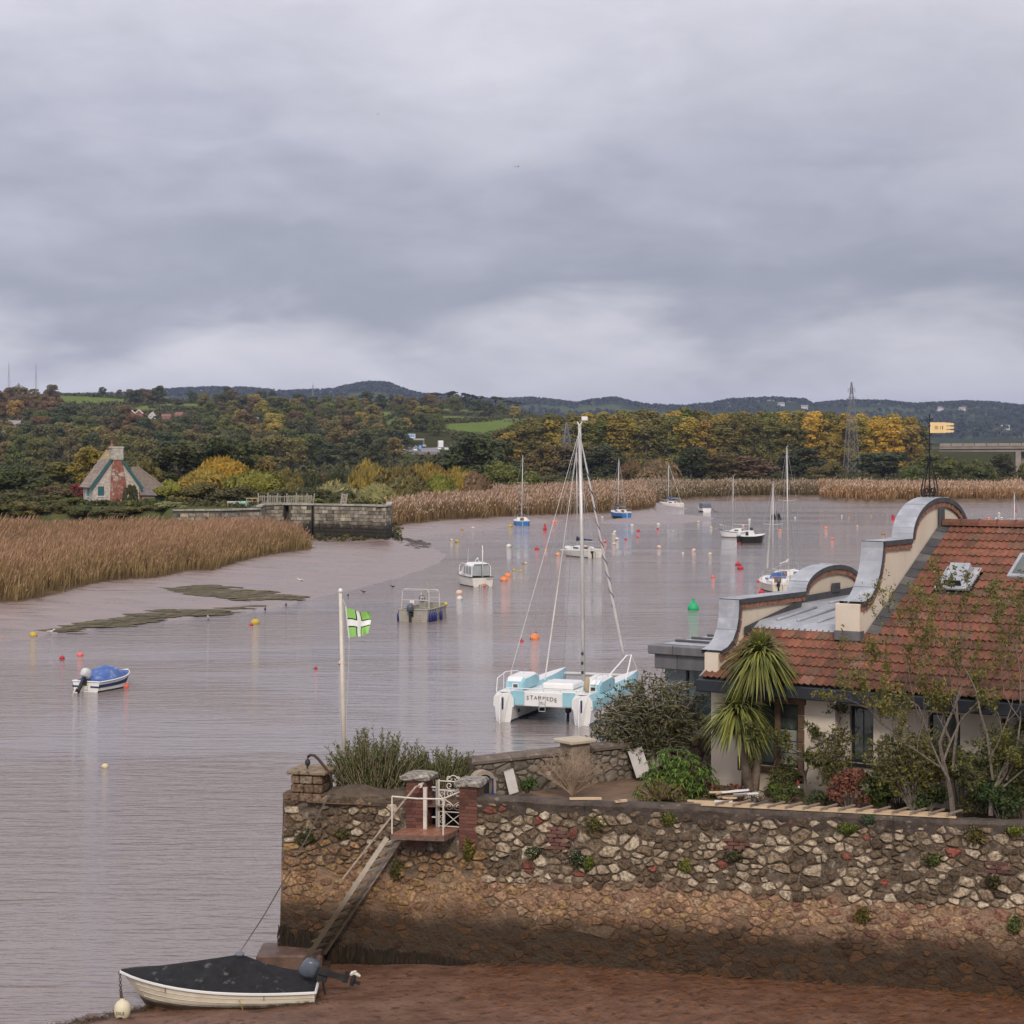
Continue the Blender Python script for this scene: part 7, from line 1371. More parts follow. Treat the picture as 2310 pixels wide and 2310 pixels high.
def quay_bits():
    b = P(748, 1772, 42.2); t = thing('davit', 'curved black iron davit arm with a pulley on the corner of the wall', 'davit', b); m = MB(); pts = [P(748, 1775, 42.2), P(747, 1752, 42.2), P(735, 1733, 42.2), P(718, 1712, 42.2), P(709, 1704, 42.2), P(700, 1703, 42.2), P(694, 1708, 42.2)]; m.tube(pts, .032, 7); m.build('arm', mat('davit_iron', (.035, .022, .02), .6, (.07, .04, .03), 8), t, off=b, smooth=True)
    m = MB(); c = P(694, 1720, 42.2); m.lathe([(.02, .08), (.05, .05), (.06, 0), (.05, -.05), (.02, -.08)], 10, c); m.tube([P(694, 1708, 42.2), P(694, 1734, 42.2)], .012, 5); m.lathe([(0, -.03), (.025, 0), (0, .03)], 8, P(693, 1731, 42.2)); m.build('pulley', M_BLACK, t, off=b)
    # flagpole and flag
    b = P(778, 1772, 43.3); b.z = 3.6; tp = P(768, 1338, 43.3); t = thing('flagpole', 'slender white flagpole rising behind the rosemary bush', 'flagpole', b); m = MB(); m.tube([b, b.lerp(tp, .5), tp], [.055, .048, .038], 10); m.build('pole', M_FEND, t, off=b, smooth=True); m = MB(); m.lathe([(0, -.03), (.035, -.02), (.05, .02), (.04, .06), (0, .08)], 12, tp+Vector((0, 0, .03))); m.build('finial', M_GELW, t, off=b, smooth=True); m = MB(); m.tube([P(774, 1352, 43.25), P(780, 1368, 43.2), P(788, 1440, 43.2), P(786, 1520, 43.2), P(782, 1600, 43.25), P(779, 1690, 43.3)], .007, 4); m.tube([P(774, 1352, 43.25), P(777, 1500, 43.25), P(779, 1690, 43.28)], .006, 4); m.build('halyard', M_ROPE, t, off=b)
    # the flag: rectangle with a black edged white cross, blowing and folded
    o = P(780, 1371, 43.2); t = thing('flag', 'green flag with a black edged white cross flying from the pole', 'flag', o); nu, nv = 60, 44; wd_, hd = .78, .66; V = np.zeros((nv+1, nu+1, 3))
    for j in range(nv+1):
        for i in range(nu+1):
            u, v = i/nu, j/nv; fold = .05*math.sin(u*9+v*2.5)*u**.6+.03*math.sin(u*17-v*4)*u; x = u*wd_*(.66-.05*v)+v*.075+.03*math.sin(v*5)*u; y = fold+.10*u*math.sin(3*v+1.0); z = -v*hd*(1-.08*u)-.13*u*(1-v)*(1.0)+.03*math.sin(u*7+1)*u+.03*u*v; V[j, i] = (x, y, z)
    me = grid_mesh('cloth', V); col = np.zeros((nv, nu, 3)); u = (np.arange(nu)+.5)/nu; v = (np.arange(nv)+.5)/nv; UU, VV = np.meshgrid(u, v); col[:] = (.27, .52, .14); bl = (abs(VV-.5) < .16) | (abs(UU-.5) < .115); wh = (abs(VV-.5) < .105) | (abs(UU-.5) < .075); col[bl] = (.02, .03, .02); col[wh] = (.75, .76, .74)
    a = me.attributes.new('col', 'FLOAT_COLOR', 'FACE'); a.data.foreach_set('color', np.concatenate([col.reshape(-1, 3), np.ones((nu*nv, 1))], 1).astype(np.float32).reshape(-1)); fm = col_mat('flag_cloth', rough=.9, spec=.1); me.materials.append(fm); link('cloth', me, None, t); m = MB(); m.tube([(0, 0, .02), (.035, .0, -.33), (.075, 0, -.68)], .012, 5); m.build('hoist_tape', M_GELW, t)
quay_bits()
# ------------------------------------------------------------------ the house behind the quay wall
HA = R(-35); E0 = Vector((4.28, 44.0, 0)); HU = Vector((math.cos(HA), math.sin(HA), 0)); HV = Vector((-math.sin(HA), math.cos(HA), 0)); ZE, RISE, RV = 5.92, .55, 6.0; PITCH = math.atan(RISE)
def HW(u, v, z): p = E0+HU*u+HV*v; return Vector((p.x, p.y, z))
def hu(x, v):
    "photo column -> distance along the house at depth v"
    k = (x-CX)/F; b = E0+HV*v; return (k*b.y-b.x)/(HU.x-k*HU.y)
def hz(x, y, v): u = hu(x, v); p = HW(u, v, 0); return HC-(y-YH)*p.y/F
def roofuv(x, y):
    d = Vector(((x-CX)/F, 1, -(y-YH)/F)); o = Vector((0, 0, HC)); n = HV*(-RISE)+Vector((0, 0, 1)); q = HW(0, 0, ZE); t = (q-o).dot(n)/d.dot(n); p = o+d*t-q; return p.dot(HU), p.dot(HV)
M_REND = mat('cream_render', (.70, .615, .50), .9, (.62, .53, .425), .9, bump=.004, bscale=30, dirt=(.44, .36, .28), dscale=.7, dlo=.58, dhi=.8); M_LEAD = mat('lead_sheet', (.40, .415, .445), .48, (.30, .315, .345), 2.2, metal=.1, dirt=(.52, .53, .55), dscale=3, dlo=.55, dhi=.75, bump=.008, bscale=4); M_LEADK = mat('lead_dark', (.055, .056, .062), .6, (.085, .085, .09), 4); M_ZINC = mat('zinc_panel', (.125, .125, .13), .5, (.19, .185, .185), 3, metal=.3, stretch=(1, 1, .35), bump=.003)
M_TILE = mat('roof_tile', (.215, .08, .05), .88, (.15, .06, .04), 9, bump=.014, bscale=24, ocol=True, dirt=(.085, .06, .036), dscale=5.5, dlo=.48, dhi=.66); M_FASC = mat('fascia_paint', (.022, .026, .034), .5); M_SANDST = mat('sandstone', (.17, .105, .06), .9, (.11, .07, .045), 5, bump=.02); M_DKWIN = mat('window_frame_dark', (.02, .021, .024), .5); M_WGLASS = mat('window_glass', (.035, .045, .04), .06, (.10, .12, .10), 1.2, spec=.9); M_CONSGL = mat('conservatory_glass', (.05, .085, .095), .05, (.08, .12, .125), .8, spec=1.0)
def tile_mesh(w=.30, L=.40):
    xs = [0, .07, .14, .24, .38, .5, .57, .64, .74, .88, 1.0]; hs = [.0, .028, .034, .010, .002, .004, .028, .034, .010, .002, .0]; mb = MB(); n = len(xs)
    vs = []
    for y, zo in ((0, .022), (L, 0)): vs += [(x*w*.985, y, h+zo) for x, h in zip(xs, hs)]
    fs = [(i, i+1, n+i+1, n+i) for i in range(n-1)]; vs += [(x*w*.985, 0, h+.004) for x, h in zip(xs, hs)]; fs += [(2*n+i, 2*n+i+1, i+1, i) for i in range(n-1)]; mb.add(vs, fs); return mb
def bands(curve, step):
    "resample a (v, z) polyline by arc length"
    P_ = [Vector((a, b)) for a, b in curve]; out = [P_[0]]; acc = 0
    for a, b in zip(P_[:-1], P_[1:]):
        k = max(1, int((b-a).length/step))
        for i in range(1, k+1): out.append(a.lerp(b, i/k))
    return out
def house():
    t = thing('garden_house', 'cream rendered house with a red tiled roof and curved lead capped gables', 'house', (E0.x, E0.y, 0), HA); sl = math.sqrt(RV*RV*(1+RISE*RISE)); g = sl/20; cw = .30; r = random.Random(21)
    def B(name, m, parent=None, **kw): return lambda mb: mb.build(name, m, parent or t, **kw)
    # --- roof
    dk = MB(); dk.add([(3.1, -.02, ZE-.05), (14, -.02, ZE-.05), (14, RV, ZE-.05+RISE*RV), (3.1, RV, ZE-.05+RISE*RV), (14, 12, ZE-.05), (3.1, 12, ZE-.05)], [(0, 1, 2, 3), (3, 2, 4, 5)]); dk.add([(0.0, -.02, ZE-.05), (3.1, -.02, ZE-.05), (3.1, 2.05, ZE-.05+RISE*2.05), (0, 2.05, ZE-.05+RISE*2.05)], [(0, 1, 2, 3)]); rf = dk.build('roof', mat('roof_underlay', (.03, .022, .018), .95), t)
    TM = shared('roof_tile', tile_mesh(cw), M_TILE); rest = MB(); rc = []; tl = []
    hole = [roofuv(2160, 1312), roofuv(2306, 1285)]
    for i in range(20):
        u = .0 if i < 6 else 3.50
        while u < 13.6:
            v = (i*g)*math.cos(PITCH)
            if not any(abs(u+.15-a) < .42 and abs(v+.2-b) < .5 for a, b in hole[:1]): tl.append((i, u, v))
            u += cw
    tl.sort(key=lambda q: -(F/(E0+HU*q[1]+HV*q[2]).y)+(50 if q[1] > 8.6 else 0))
    for k, (i, u, v) in enumerate(tl):
        q = r.random(); nz = vnoise([u*.9], [v*.9], 1, 5)[0]; c = (1.05, 1.0, .95) if q < .55 else (1.25, 1.2, 1.1) if q < .68 else (.8, .84, .8) if q < .9 else (.8, 1.05, 1.0) if q < .97 else (1.3, 1.5, 1.6); jv = r.uniform(.88, 1.1)*(.55+.9*nz); c = tuple(jv*x for x in c); rot = (PITCH-R(2.2)+r.uniform(-.012, .012), r.uniform(-.01, .01), r.uniform(-.012, .012)); loc = Vector((u, v-.04, ZE+RISE*v+.015))
        if k < 300: o = link('roof_tile', TM, None, rf, c); o.location = loc; o.rotation_euler = rot
        else:
            from mathutils import Euler
            M = Matrix.Translation(loc) @ Euler(rot).to_matrix().to_4x4(); b = tile_mesh(cw); rest.add([M @ Vector(p) for p in b.v], b.f); rc += [c]*len(b.f)
    m2 = M_TILE.copy(); m2.name = 'roof_tile_upper'; oi = [n for n in m2.node_tree.nodes if n.type == 'MIX' and n.blend_type == 'MULTIPLY'][0]; at = m2.node_tree.nodes.new('ShaderNodeAttribute'); at.attribute_name = 'col'; m2.node_tree.links.new(at.outputs['Color'], oi.inputs[7])
    o = rest.build('upper_tiles', m2, rf); a = o.data.attributes.new('col', 'FLOAT_COLOR', 'FACE'); a.data.foreach_set('color', np.concatenate([np.array(rc), np.ones((len(rc), 1))], 1).astype(np.float32).reshape(-1)); o['kind'] = 'stuff'
    u = 3.3
    while u < 13.5:
        m = MB(); n = 7; m.loft([[(uu, RV+.16*math.cos(a), ZE+RISE*RV+.02+.15*math.sin(a)) for a in [math.pi*k/(n-1) for k in range(n)]] for uu in (u, u+.44)], closed=False, caps=False); m.loft([[(uu, RV+.17*math.cos(a), ZE+RISE*RV+.02+.165*math.sin(a)) for a in [math.pi*k/(n-1) for k in range(n)]] for uu in (u+.40, u+.45)], closed=False, caps=False); v = r.uniform(.85, 1.25); m.build('ridge_tile', M_TILE, rf, color=(v, v, v)); u += .45
    for i in range(20):        # lead soakers beside the main gable
        v = i*g*math.cos(PITCH)
        if i >= 6: m = MB(); m.add([(3.19, v, ZE+RISE*v+.06), (3.53, v-.05, ZE+RISE*v+.035), (3.53, v+.33, ZE+RISE*(v+.33)+.03), (3.19, v+.38, ZE+RISE*(v+.38)+.05), (3.19, v, ZE+RISE*v+.0), (3.53, v-.05, ZE+RISE*v-.0)], [(0, 1, 2, 3), (4, 5, 1, 0)]); m.build('soaker', M_LEADK if i % 3 else M_ZINC, rf)
    # a lead slate with an open vent, and a small rooflight
    u0, v0 = hole[0]; M = Matrix.Translation((u0, v0, ZE+RISE*v0+.05)) @ Matrix.Rotation(PITCH, 4, 'X'); m = MB(); m.bevbox((-.42, -.42, -.03), (.42, .5, .03), .01, M); vt = m.build('lead_vent', M_LEAD, rf); m = MB(); m.extrude([M @ Vector(p) for p in ((-.24, -.3, .03), (-.24, .38, .03), (-.24, .34, .24))], M.to_3x3() @ Vector((.48, 0, 0))); m.build('cowl', M_LEAD, vt); m = MB(); m.box((-.2, -.32, .04), (.2, -.28, .16), M); m.build('opening', M_BLACK, vt)
    u0, v0 = hole[1]; M = Matrix.Translation((u0, v0, ZE+RISE*v0+.06)) @ Matrix.Rotation(PITCH, 4, 'X'); m = MB(); m.bevbox((-.2, -.5, -.02), (.6, .5, .08), .02, M); sk = m.build('rooflight', M_LEAD, rf); m = MB(); m.box((-.1, -.4, .081), (.5, .4, .088), M); m.build('pane', M_WGLASS, sk)
    m = MB(); m.bevbox((-.08, -.14, ZE-.30), (14, .02, ZE-.03), .02); m.bevbox((-.08, .03, ZE-.28), (14, .5, ZE-.20), .01); m.build('fascia', M_FASC, t)
    m = MB(); m.add([(-.06, -.02, ZE+.02), (-.06, 1.0, ZE+.02+RISE), (.02, 1.0, ZE+.06+RISE), (.02, -.02, ZE+.06)], [(0, 1, 2, 3)]); m.build('verge_flashing', M_LEAD, rf)
    # --- parapet gables
    def arch(vc, hw, z0, h, n=22): return [(vc-hw*math.cos(math.pi*i/n), z0+h*math.sin(math.pi*i/n)) for i in range(n+1)]
    main = [(1.45, 7.66), (1.72, 7.67), (1.98, 7.76), (2.22, 7.95), (2.42, 8.22), (2.55, 8.52), (2.62, 8.82), (2.62, 8.96), (4.28, 8.96)]+arch(6.0, 1.72, 8.96, .93)[1:-1]
    main += [(12-v, z) for v, z in reversed(main[:9])]
    hump = [(.15, 6.52), (.45, 6.58), (.70, 6.72), (.88, 6.95), (.97, 7.2), (1.0, 7.45), (1.0, 7.62), (4.4, 7.60)]+arch(6.0, 1.6, 7.60, .56)[1:-1]+[(7.6, 7.6), (11, 7.62)]
    for nm, curve, ua, ub, base in (('main_gable', main, 2.76, 3.19, None), ('end_gable', hump, -.04, .37, 3.3)):
        body = [(v, z-.06) for v, z in curve]; lo = [(v, ZE+RISE*(v if v < 6 else 12-v)-.25) for v, z in reversed(body)] if base is None else [(body[-1][0], base), (.45, base), (.45, 5.85), (body[0][0], 5.9)]
        lo = [lo[0], (6.0, ZE+RISE*6-.3), lo[-1]] if base is None else lo
        m = MB(); m.extrude([(ua+.03, v, z) for v, z in body]+[(ua+.03, v, z) for v, z in lo], (ub-ua-.06, 0, 0)); gb = m.build(nm, M_REND, t)
        C_ = bands(curve, .12); cap = MB(); drips = (MB(), MB()); bk = MB()
        for a, b in zip(C_[:-1], C_[1:]):
            d = (b-a).normalized(); n_ = Vector((-d.y, d.x)); A, B_ = a+n_*.015, b+n_*.015
            cap.add([(ua-.06, A.x, A.y), (ub+.05, A.x, A.y), (ub+.05, B_.x, B_.y), (ua-.06, B_.x, B_.y)], [(0, 1, 2, 3)])
            lo_a, lo_b = a-n_*.10, b-n_*.10
            for drip, uu in zip(drips, (ua-.06, ub+.05)): drip.add([(uu, A.x, A.y), (uu, B_.x, B_.y), (uu, lo_b.x, lo_b.y), (uu, lo_a.x, lo_a.y)], [(0, 1, 2, 3)])
        cap.build('lead_capping', M_LEAD, gb, smooth='auto'); [drip.build('lead_drip', M_LEADK, gb) for drip in drips]  # drip faces are the same lead; their shade is put into a darker colour
        for k in range(6, len(C_)-6, 9): a, b = C_[k], C_[k+1]; d = (b-a).normalized(); n_ = Vector((-d.y, d.x)); q = MB(); q.tube([(ua-.07, a.x+n_.x*.02, a.y+n_.y*.02), (ub+.06, a.x+n_.x*.02, a.y+n_.y*.02)], .014, 5); q.build('capping_joint', M_LEAD, gb)
        C2 = bands(curve, .078)
        for a, b in zip(C2[:-1], C2[1:]):
            d = (b-a).normalized(); n_ = Vector((-d.y, d.x)); e = .012; p, q = a+d*.005-n_*.09, b-d*.005-n_*.09; p2, q2 = a+d*.005-n_*.215, b-d*.005-n_*.215; bk.extrude([(ub-.06, p.x, p.y), (ub-.06, q.x, q.y), (ub-.06, q2.x, q2.y), (ub-.06, p2.x, p2.y)], (.08+r.uniform(0, .014), 0, 0))
        bo = bk.build('brick_edging', mat('edging_brick', (.20, .075, .05), .9, (.33, .19, .13), 9, bump=.02), gb); bo['kind'] = 'stuff'
        if base is None:
            q = MB(); q.bevbox((2.62, 1.40, 7.0), (3.21, 1.60, 7.62), .01); q.build('kneeler', M_REND, gb); q = MB(); q.bevbox((2.60, 1.38, 6.80), (3.23, 1.62, 7.02), .01); q.build('kneeler_flashing', M_ZINC, gb)
            m = MB(); m.bevbox((3.20, 6-.13, ZE+RISE*6-.1), (3.26, 6+.13, ZE+RISE*6+.42), .005); m.build('ridge_flashing', M_LEADK, gb)
    # --- flat lead roof between the gables
    m = MB(); m.add([(.37, 1.75, 6.93), (2.66, 1.75, 6.93), (2.66, 2.05, 7.08), (.37, 2.05, 7.08), (2.66, 4.2, 7.24), (.37, 4.2, 7.24), (2.66, 4.24, 7.34), (.37, 4.24, 7.34), (2.66, 11, 7.44), (.37, 11, 7.44)], [(0, 1, 2, 3), (3, 2, 4, 5), (5, 4, 6, 7), (7, 6, 8, 9)]); fl = m.build('flat_roof', M_LEAD, t)
    for uu in (.80, 1.32, 1.84, 2.36):
        m = MB(); m.tube([(uu, 2.15, 7.11), (uu, 4.15, 7.255)], .035, 6); m.build('lead_roll', M_LEAD, fl, smooth=True)
        m = MB(); m.tube([(uu+.25, 4.4, 7.37), (uu+.25, 6.4, 7.40)], .035, 6); m.build('lead_roll', M_LEAD, fl, smooth=True)
    m = MB(); m.add([(.385, 1.3, 6.78), (.385, 4.2, 7.2), (.385, 4.2, 7.42), (.385, 1.3, 6.98)], [(0, 1, 2, 3)]); m.add([(.385, 4.2, 7.2), (.385, 9, 7.4), (.385, 9, 7.6), (.385, 4.2, 7.5)], [(0, 1, 2, 3)]); m.box((.385, 5.86, 7.5), (.42, 6.3, 7.72)); m.build('upstand', M_LEADK, fl)
    # --- walls with real openings
    def wall(name, v, u0, u1, z0, z1, holes, th=.3):
        us = sorted({u0, u1, *[h[0] for h in holes], *[h[1] for h in holes]}); m = MB()
        for a, b in zip(us[:-1], us[1:]):
            hs = sorted([(h[2], h[3]) for h in holes if h[0] <= a+1e-6 and h[1] >= b-1e-6]); z = z0
            for c, d in hs: m.box((a, v, z), (b, v+th, c)); z = d
            m.box((a, v, z), (b, v+th, z1))
        return m.build(name, M_REND, t)
    v1, v2 = .42, .68; ubend = hu(1884, v1)
    w1 = (hu(1700, v1), hu(1800, v1), 4.0, 5.42); w2 = (hu(1917, v2), hu(1970, v2), 4.22, 5.46); w3 = (hu(2094, v2), hu(2166, v2), 4.22, 5.46); w4 = (hu(2258, v2), hu(2274, v2), 4.22, 5.46)
    wall('front_wall', v1, .18, ubend, 3.3, ZE-.22, [w1]); wall('recessed_wall', v2, ubend, 14, 3.3, ZE-.22, [w2, w3, w4]); m = MB(); m.box((.18, v1+.3, 3.3), (.45, 8, ZE-.2)); m.build('side_wall', M_REND, t)
    m = MB(); m.box((.16, v1-.03, 3.3), (w1[0]-.3, v1-.002, 3.62)); m.build('plinth', M_REND, t)
    def window(h, v, nx, nz, stone=False, lead=False):
        u0, u1, z0, z1 = h; m = MB(); m.box((u0, v+.16, z0), (u1, v+.20, z1)); f = m.build('window', M_DKWIN if not lead else M_WGLASS, t); fr = MB(); fw = .05
        for a, b in (((u0, v+.09, z0), (u0+fw, v+.16, z1)), ((u1-fw, v+.09, z0), (u1, v+.16, z1)), ((u0+fw, v+.09, z0), (u1-fw, v+.16, z0+fw)), ((u0+fw, v+.09, z1-fw), (u1-fw, v+.16, z1))): fr.box(a, b)
        fr.build('frame', M_DKWIN, f)
        for i in range(nx):
            a, b = u0+fw+(u1-u0-2*fw)*i/nx+.012, u0+fw+(u1-u0-2*fw)*(i+1)/nx-.012
            for j in range(nz): c, d = z0+fw+(z1-z0-2*fw)*j/nz+.012, z0+fw+(z1-z0-2*fw)*(j+1)/nz-.012; q = MB(); q.box((a, v+.12, c), (b, v+.135, d)); q.build('pane', M_WGLASS if not (lead and i == nx-1 and j < nz*.55) else M_PALEGL, f)
        if stone:
            q = MB()
            for k in range(6): q.bevbox((u0-.30-.10*(k % 2), v-.03, z0-.5+k*.34), (u0-.004, v+.1, z0-.5+k*.34+.325), .012)
            for k in range(6): q.bevbox((u1+.004, v-.03, z0-.3+k*.30), (u1+.16, v+.1, z0-.3+k*.30+.285), .012)
            q.bevbox((u0-.3, v-.035, z1+.004), (u1+.2, v+.1, z1+.16), .012); q.bevbox((u0-.2, v-.09, z0-.14), (u1+.2, v+.1, z0-.004), .02); q.build('stone_surround', M_SANDST, f)
        else: q = MB(); q.bevbox((u0-.06, v-.06, z0-.07), (u1+.06, v+.09, z0-.003), .01); q.build('sill', M_FASC, f)
    window(w1, v1, 2, 5, True, True); window(w2, v2, 2, 1); window(w3, v2, 2, 1); window(w4, v2, 1, 1)
    q = MB(); q.bevbox((w1[0]+(w1[1]-w1[0])*.46, v1+.02, w1[2]), (w1[0]+(w1[1]-w1[0])*.58, v1+.1, w1[3]), .01); q.build('mullion', M_SANDST, t)
    # --- zinc roofed glass extension on the river side
    x = MB(); xa, xb, va, vb = -2.75, .16, 2.2, 6.2; x.bevbox((xa+.12, va+.12, 5.74), (xb, vb, 6.1), .02); ex = x.build('zinc_fascia', M_ZINC, t); x = MB(); x.bevbox((xa, va, 6.1), (xb, vb, 6.32), .02); x.build('zinc_cap', M_ZINC, ex)
    for uu in (-2.05, -.95): x = MB(); x.box((uu, va-.006, 6.1), (uu+.02, va+.01, 6.33)); x.box((uu+.05, va+.112, 5.74), (uu+.07, va+.125, 6.1)); x.build('seam', M_LEADK, ex)
    x = MB(); x.box((xa+.25, va+.3, 6.325), (xb-.1, vb-.3, 6.34)); x.build('roof_sheet', M_LEAD, ex)
    for vv in (3.0, 3.8, 4.6): x = MB(); x.bevbox((xa+.3, vv, 6.34), (xb-.15, vv+.05, 6.40), .01); x.build('roof_rib', M_LEADK, ex)
    n = 4
    for i in range(n): a, b = xa+.2+(xb-xa-.25)*i/n, xa+.2+(xb-xa-.25)*(i+1)/n-.05; x = MB(); x.box((a, va+.5, 3.4), (b, va+.53, 5.73)); x.build('glass_pane', M_CONSGL, ex); x = MB(); x.box((b, va+.46, 3.4), (b+.05, va+.56, 5.73)); x.build('mullion', M_DKWIN, ex)
    x = MB(); x.box((xa+.2, va+.5, 3.4), (xa+.23, vb, 5.73)); x.build('glass_pane', M_CONSGL, ex)
M_PALEGL = mat('pale_glass', (.30, .31, .25), .15, (.22, .24, .2), 3)
house()
def vane():
    b = HW(2.92, 6.0, 9.90); t = thing('weathervane', 'black iron weathervane with a gilded banner on top of the gable', 'weathervane', b, HA*0); MI = mat('vane_iron', (.012, .012, .014), .5); MG = mat('vane_gold', (.88, .62, .28), .3, (.92, .70, .38), 6, metal=.35)
    s = b.y/F; H = (1126-938)*s
    m = MB(); m.tube([(0, 0, 0), (0, 0, H)], [.022, .012], 6); rod = m.build('rod', MI, t)
    for z, r_ in ((.26, .045), (.86, .045), (1.16, .03), (1.28, .045), (1.50, .035), (H-.28, .03)): q = MB(); q.lathe([(0, -.035), (r_, 0), (0, .035)], 8, (0, 0, z)); q.build('knop', MI, rod)
    for a in (R(20), R(110), R(200), R(290)):
        ca, sa = math.cos(a), math.sin(a); q = MB(); q.tube([(ca*x, sa*x, z) for x, z in ((.12, .02), (.21, .04), (.235, .16), (.19, .38), (.12, .62), (.05, .84), (.03, .92), (.07, .98), (.11, .95), (.10, .89), (.07, .90))], .016, 5); q.build('cage_scroll', MI, t, smooth=True); q = MB(); q.tube([(ca*x, sa*x, z) for x, z in [(.03, .05), (.12, .05)]+[(.10+c_, .15+d_) for c_, d_ in spiral((0, 0), .10, .03, R(-90), 1.2, 16)]], .012, 5); q.build('foot_scroll', MI, t, smooth=True)
    z0 = (1126-981)*s; z1 = (1126-957)*s; w = .60
    pts = [(.0, z0), (.38, z0)]
    for k in range(3):
        a = z0+(z1-z0)*(k/3+.02); b_ = z0+(z1-z0)*((k+1)/3-.02); c = (a+b_)/2; pts += [(.43, a+.01), (.46, a), (.52, a+.012), (.57, a+.01), (w, c), (.57, b_-.01), (.52, b_-.012), (.46, b_), (.43, b_-.01), (.40, b_+.004)]
    pts = pts[:-1]+[(.38, z1), (0, z1)]; q = MB(); q.extrude([(x+.0, -.008, z) for x, z in pts], (0, .016, 0)); ba = q.build('banner', MG, t)
    for i, x in enumerate((.13, .16, .19, .25, .30, .31)): q = MB(); hh = (z1-z0)*.32; c = (z0+z1)/2; q.box((x, -.012, c-hh*.5), (x+.012, -.0085, c+hh*.5)); q.build('pierced_mark', mat('vane_mark', (.12, .07, .03), .7) if i == 0 else ba.children[0].data.materials[0], ba)
    for sgn in (1, -1): q = MB(); q.tube([(x, 0, z1*.965+sgn*z) for x, z in ((-.01, -.02), (-.06, -.10), (-.12, -.13), (-.17, -.09), (-.21, -.11))], .010, 5); q.build('counter_scroll', MI, t)
    for sgn in (-1, 1): q = MB(); q.tube([(sgn*a, 0, H-.13+b_) for a, b_ in spiral((.05, 0), .045, .012, R(180), 1.2, 14)], .009, 5); q.build('finial_scroll', MI, t)
    q = MB(); q.tube([(-.10, 0, 1.30), (.10, 0, 1.30)], .010, 5); q.tube([(0, -.1, 1.30), (0, .1, 1.30)], .010, 5); q.build('cross_bar', MI, t)
vane()
# ------------------------------------------------------------------ the garden
M_TWIG = mat('twig_grey', (.11, .088, .07), .9, (.20, .17, .14), 20); M_TWIGP = mat('twig_pale', (.30, .26, .21), .9, (.42, .37, .31), 20); M_TWIGT = mat('twig_tan', (.27, .19, .13), .9, (.36, .27, .19), 20); M_BLADE = leaf_mat('blades', .3, .45, (1.35, 1.2, .75), .7); M_TRUNKC = mat('palm_bark', (.17, .125, .09), .95, (.26, .2, .15), 12, bump=.02)
def GP(x, y, Y): return P(x, y, Y)
def leafobj(name, V, tone, parent, color, m=None, off=None):
    if off is not None: V = V-np.array(off)
    me = fast_mesh(name, V, V.shape[1], tone=tone); me.materials.append(m or M_LEAF); return link(name, me, None, parent, color)
def strips(curves, widths, tone):
    "ribbons along curves (n, k, 3) -> quads"
    C_ = np.asarray(curves); n, k = C_.shape[:2]; t = np.gradient(C_, axis=1); up = np.array([0, 0, 1.0]); s = np.cross(t, up); s /= np.linalg.norm(s, axis=2, keepdims=True)+1e-9; w = np.asarray(widths).reshape(n, 1, 1)*np.interp(np.linspace(0, 1, k), [0, .25, .7, 1], [.6, 1, .8, .05]).reshape(1, k, 1); a, b = C_-s*w, C_+s*w
    q = np.stack([a[:, :-1], b[:, :-1], b[:, 1:], a[:, 1:]], 2).reshape(-1, 4, 3); return q, np.repeat(tone, k-1)
def tw_mesh(name, segs, m, parent, off, n=4):
    mb = MB()
    for pts, r_ in segs: mb.tube(pts, r_, n, cap=False)
    return mb.build(name, m, parent, off=off)

def rosemary(label, x, top, wpx, Y, ns, seed, lean=0.0):
    g = np.random.default_rng(seed); b = Vector(((x-CX)*Y/F, Y, 3.62)); t = thing('rosemary_bush', label, 'bush', b, 0, 'bushes on the quay corner'); W_ = wpx*Y/F/2; H = HC-(top-YH)*Y/F-b.z; C_ = []; tone = []; stems = []
    V = []; T = []
    for i in range(ns):
        a = g.uniform(0, 6.28); q = math.sqrt(g.random()); bx, by = q*math.cos(a)*W_*.8, q*math.sin(a)*.38; h = H*(1-.42*q*q)*g.uniform(.2, 1.02); ox = bx*.45+g.normal(0, .09)+.03; k = 5; cur = [np.array([bx+ox*u*u*.8, by+g.normal(0, .01)+by*.3*u, h*u+.02]) for u in np.linspace(0, 1, k)]; stems.append(([Vector(p) for p in cur], [.012, .009, .007, .005, .003]))
        m = int(34+h*36); u = g.uniform(.03, 1, m); idx = np.clip((u*(k-1)).astype(int), 0, k-2); f = u*(k-1)-idx; cc = np.array(cur); c = cc[idx]*(1-f)[:, None]+cc[idx+1]*f[:, None]; d = rand_dirs(m, g); d[:, 2] = abs(d[:, 2])*.8+.55; d /= np.linalg.norm(d, axis=1, keepdims=True); l = g.uniform(.035, .065, m)[:, None]; V.append(leaf_quads(c+d*l*.7, np.cross(d, rand_dirs(m, g)), (l*.8)[:, 0], g, .85, d)*1.0); T.append(g.random(m)*.6+.4*(u > .75)*g.random(m))
    V = np.concatenate(V); V[:, 1::2] = V[:, 1::2]*.55+V[:, [0, 2]].mean(1)[:, None]*.45; leafobj('needles', V, np.concatenate(T), t, (.075, .105, .03)); tw_mesh('stems', stems, M_TWIGT, t, None)
    return t
rosemary('big dense rosemary bush at the corner of the wall by the flagpole', 848, 1636, 215, 42.72, 480, 1); rosemary('lower rosemary bush right of the big one, behind the gate pillar', 1000, 1682, 160, 42.85, 320, 2)

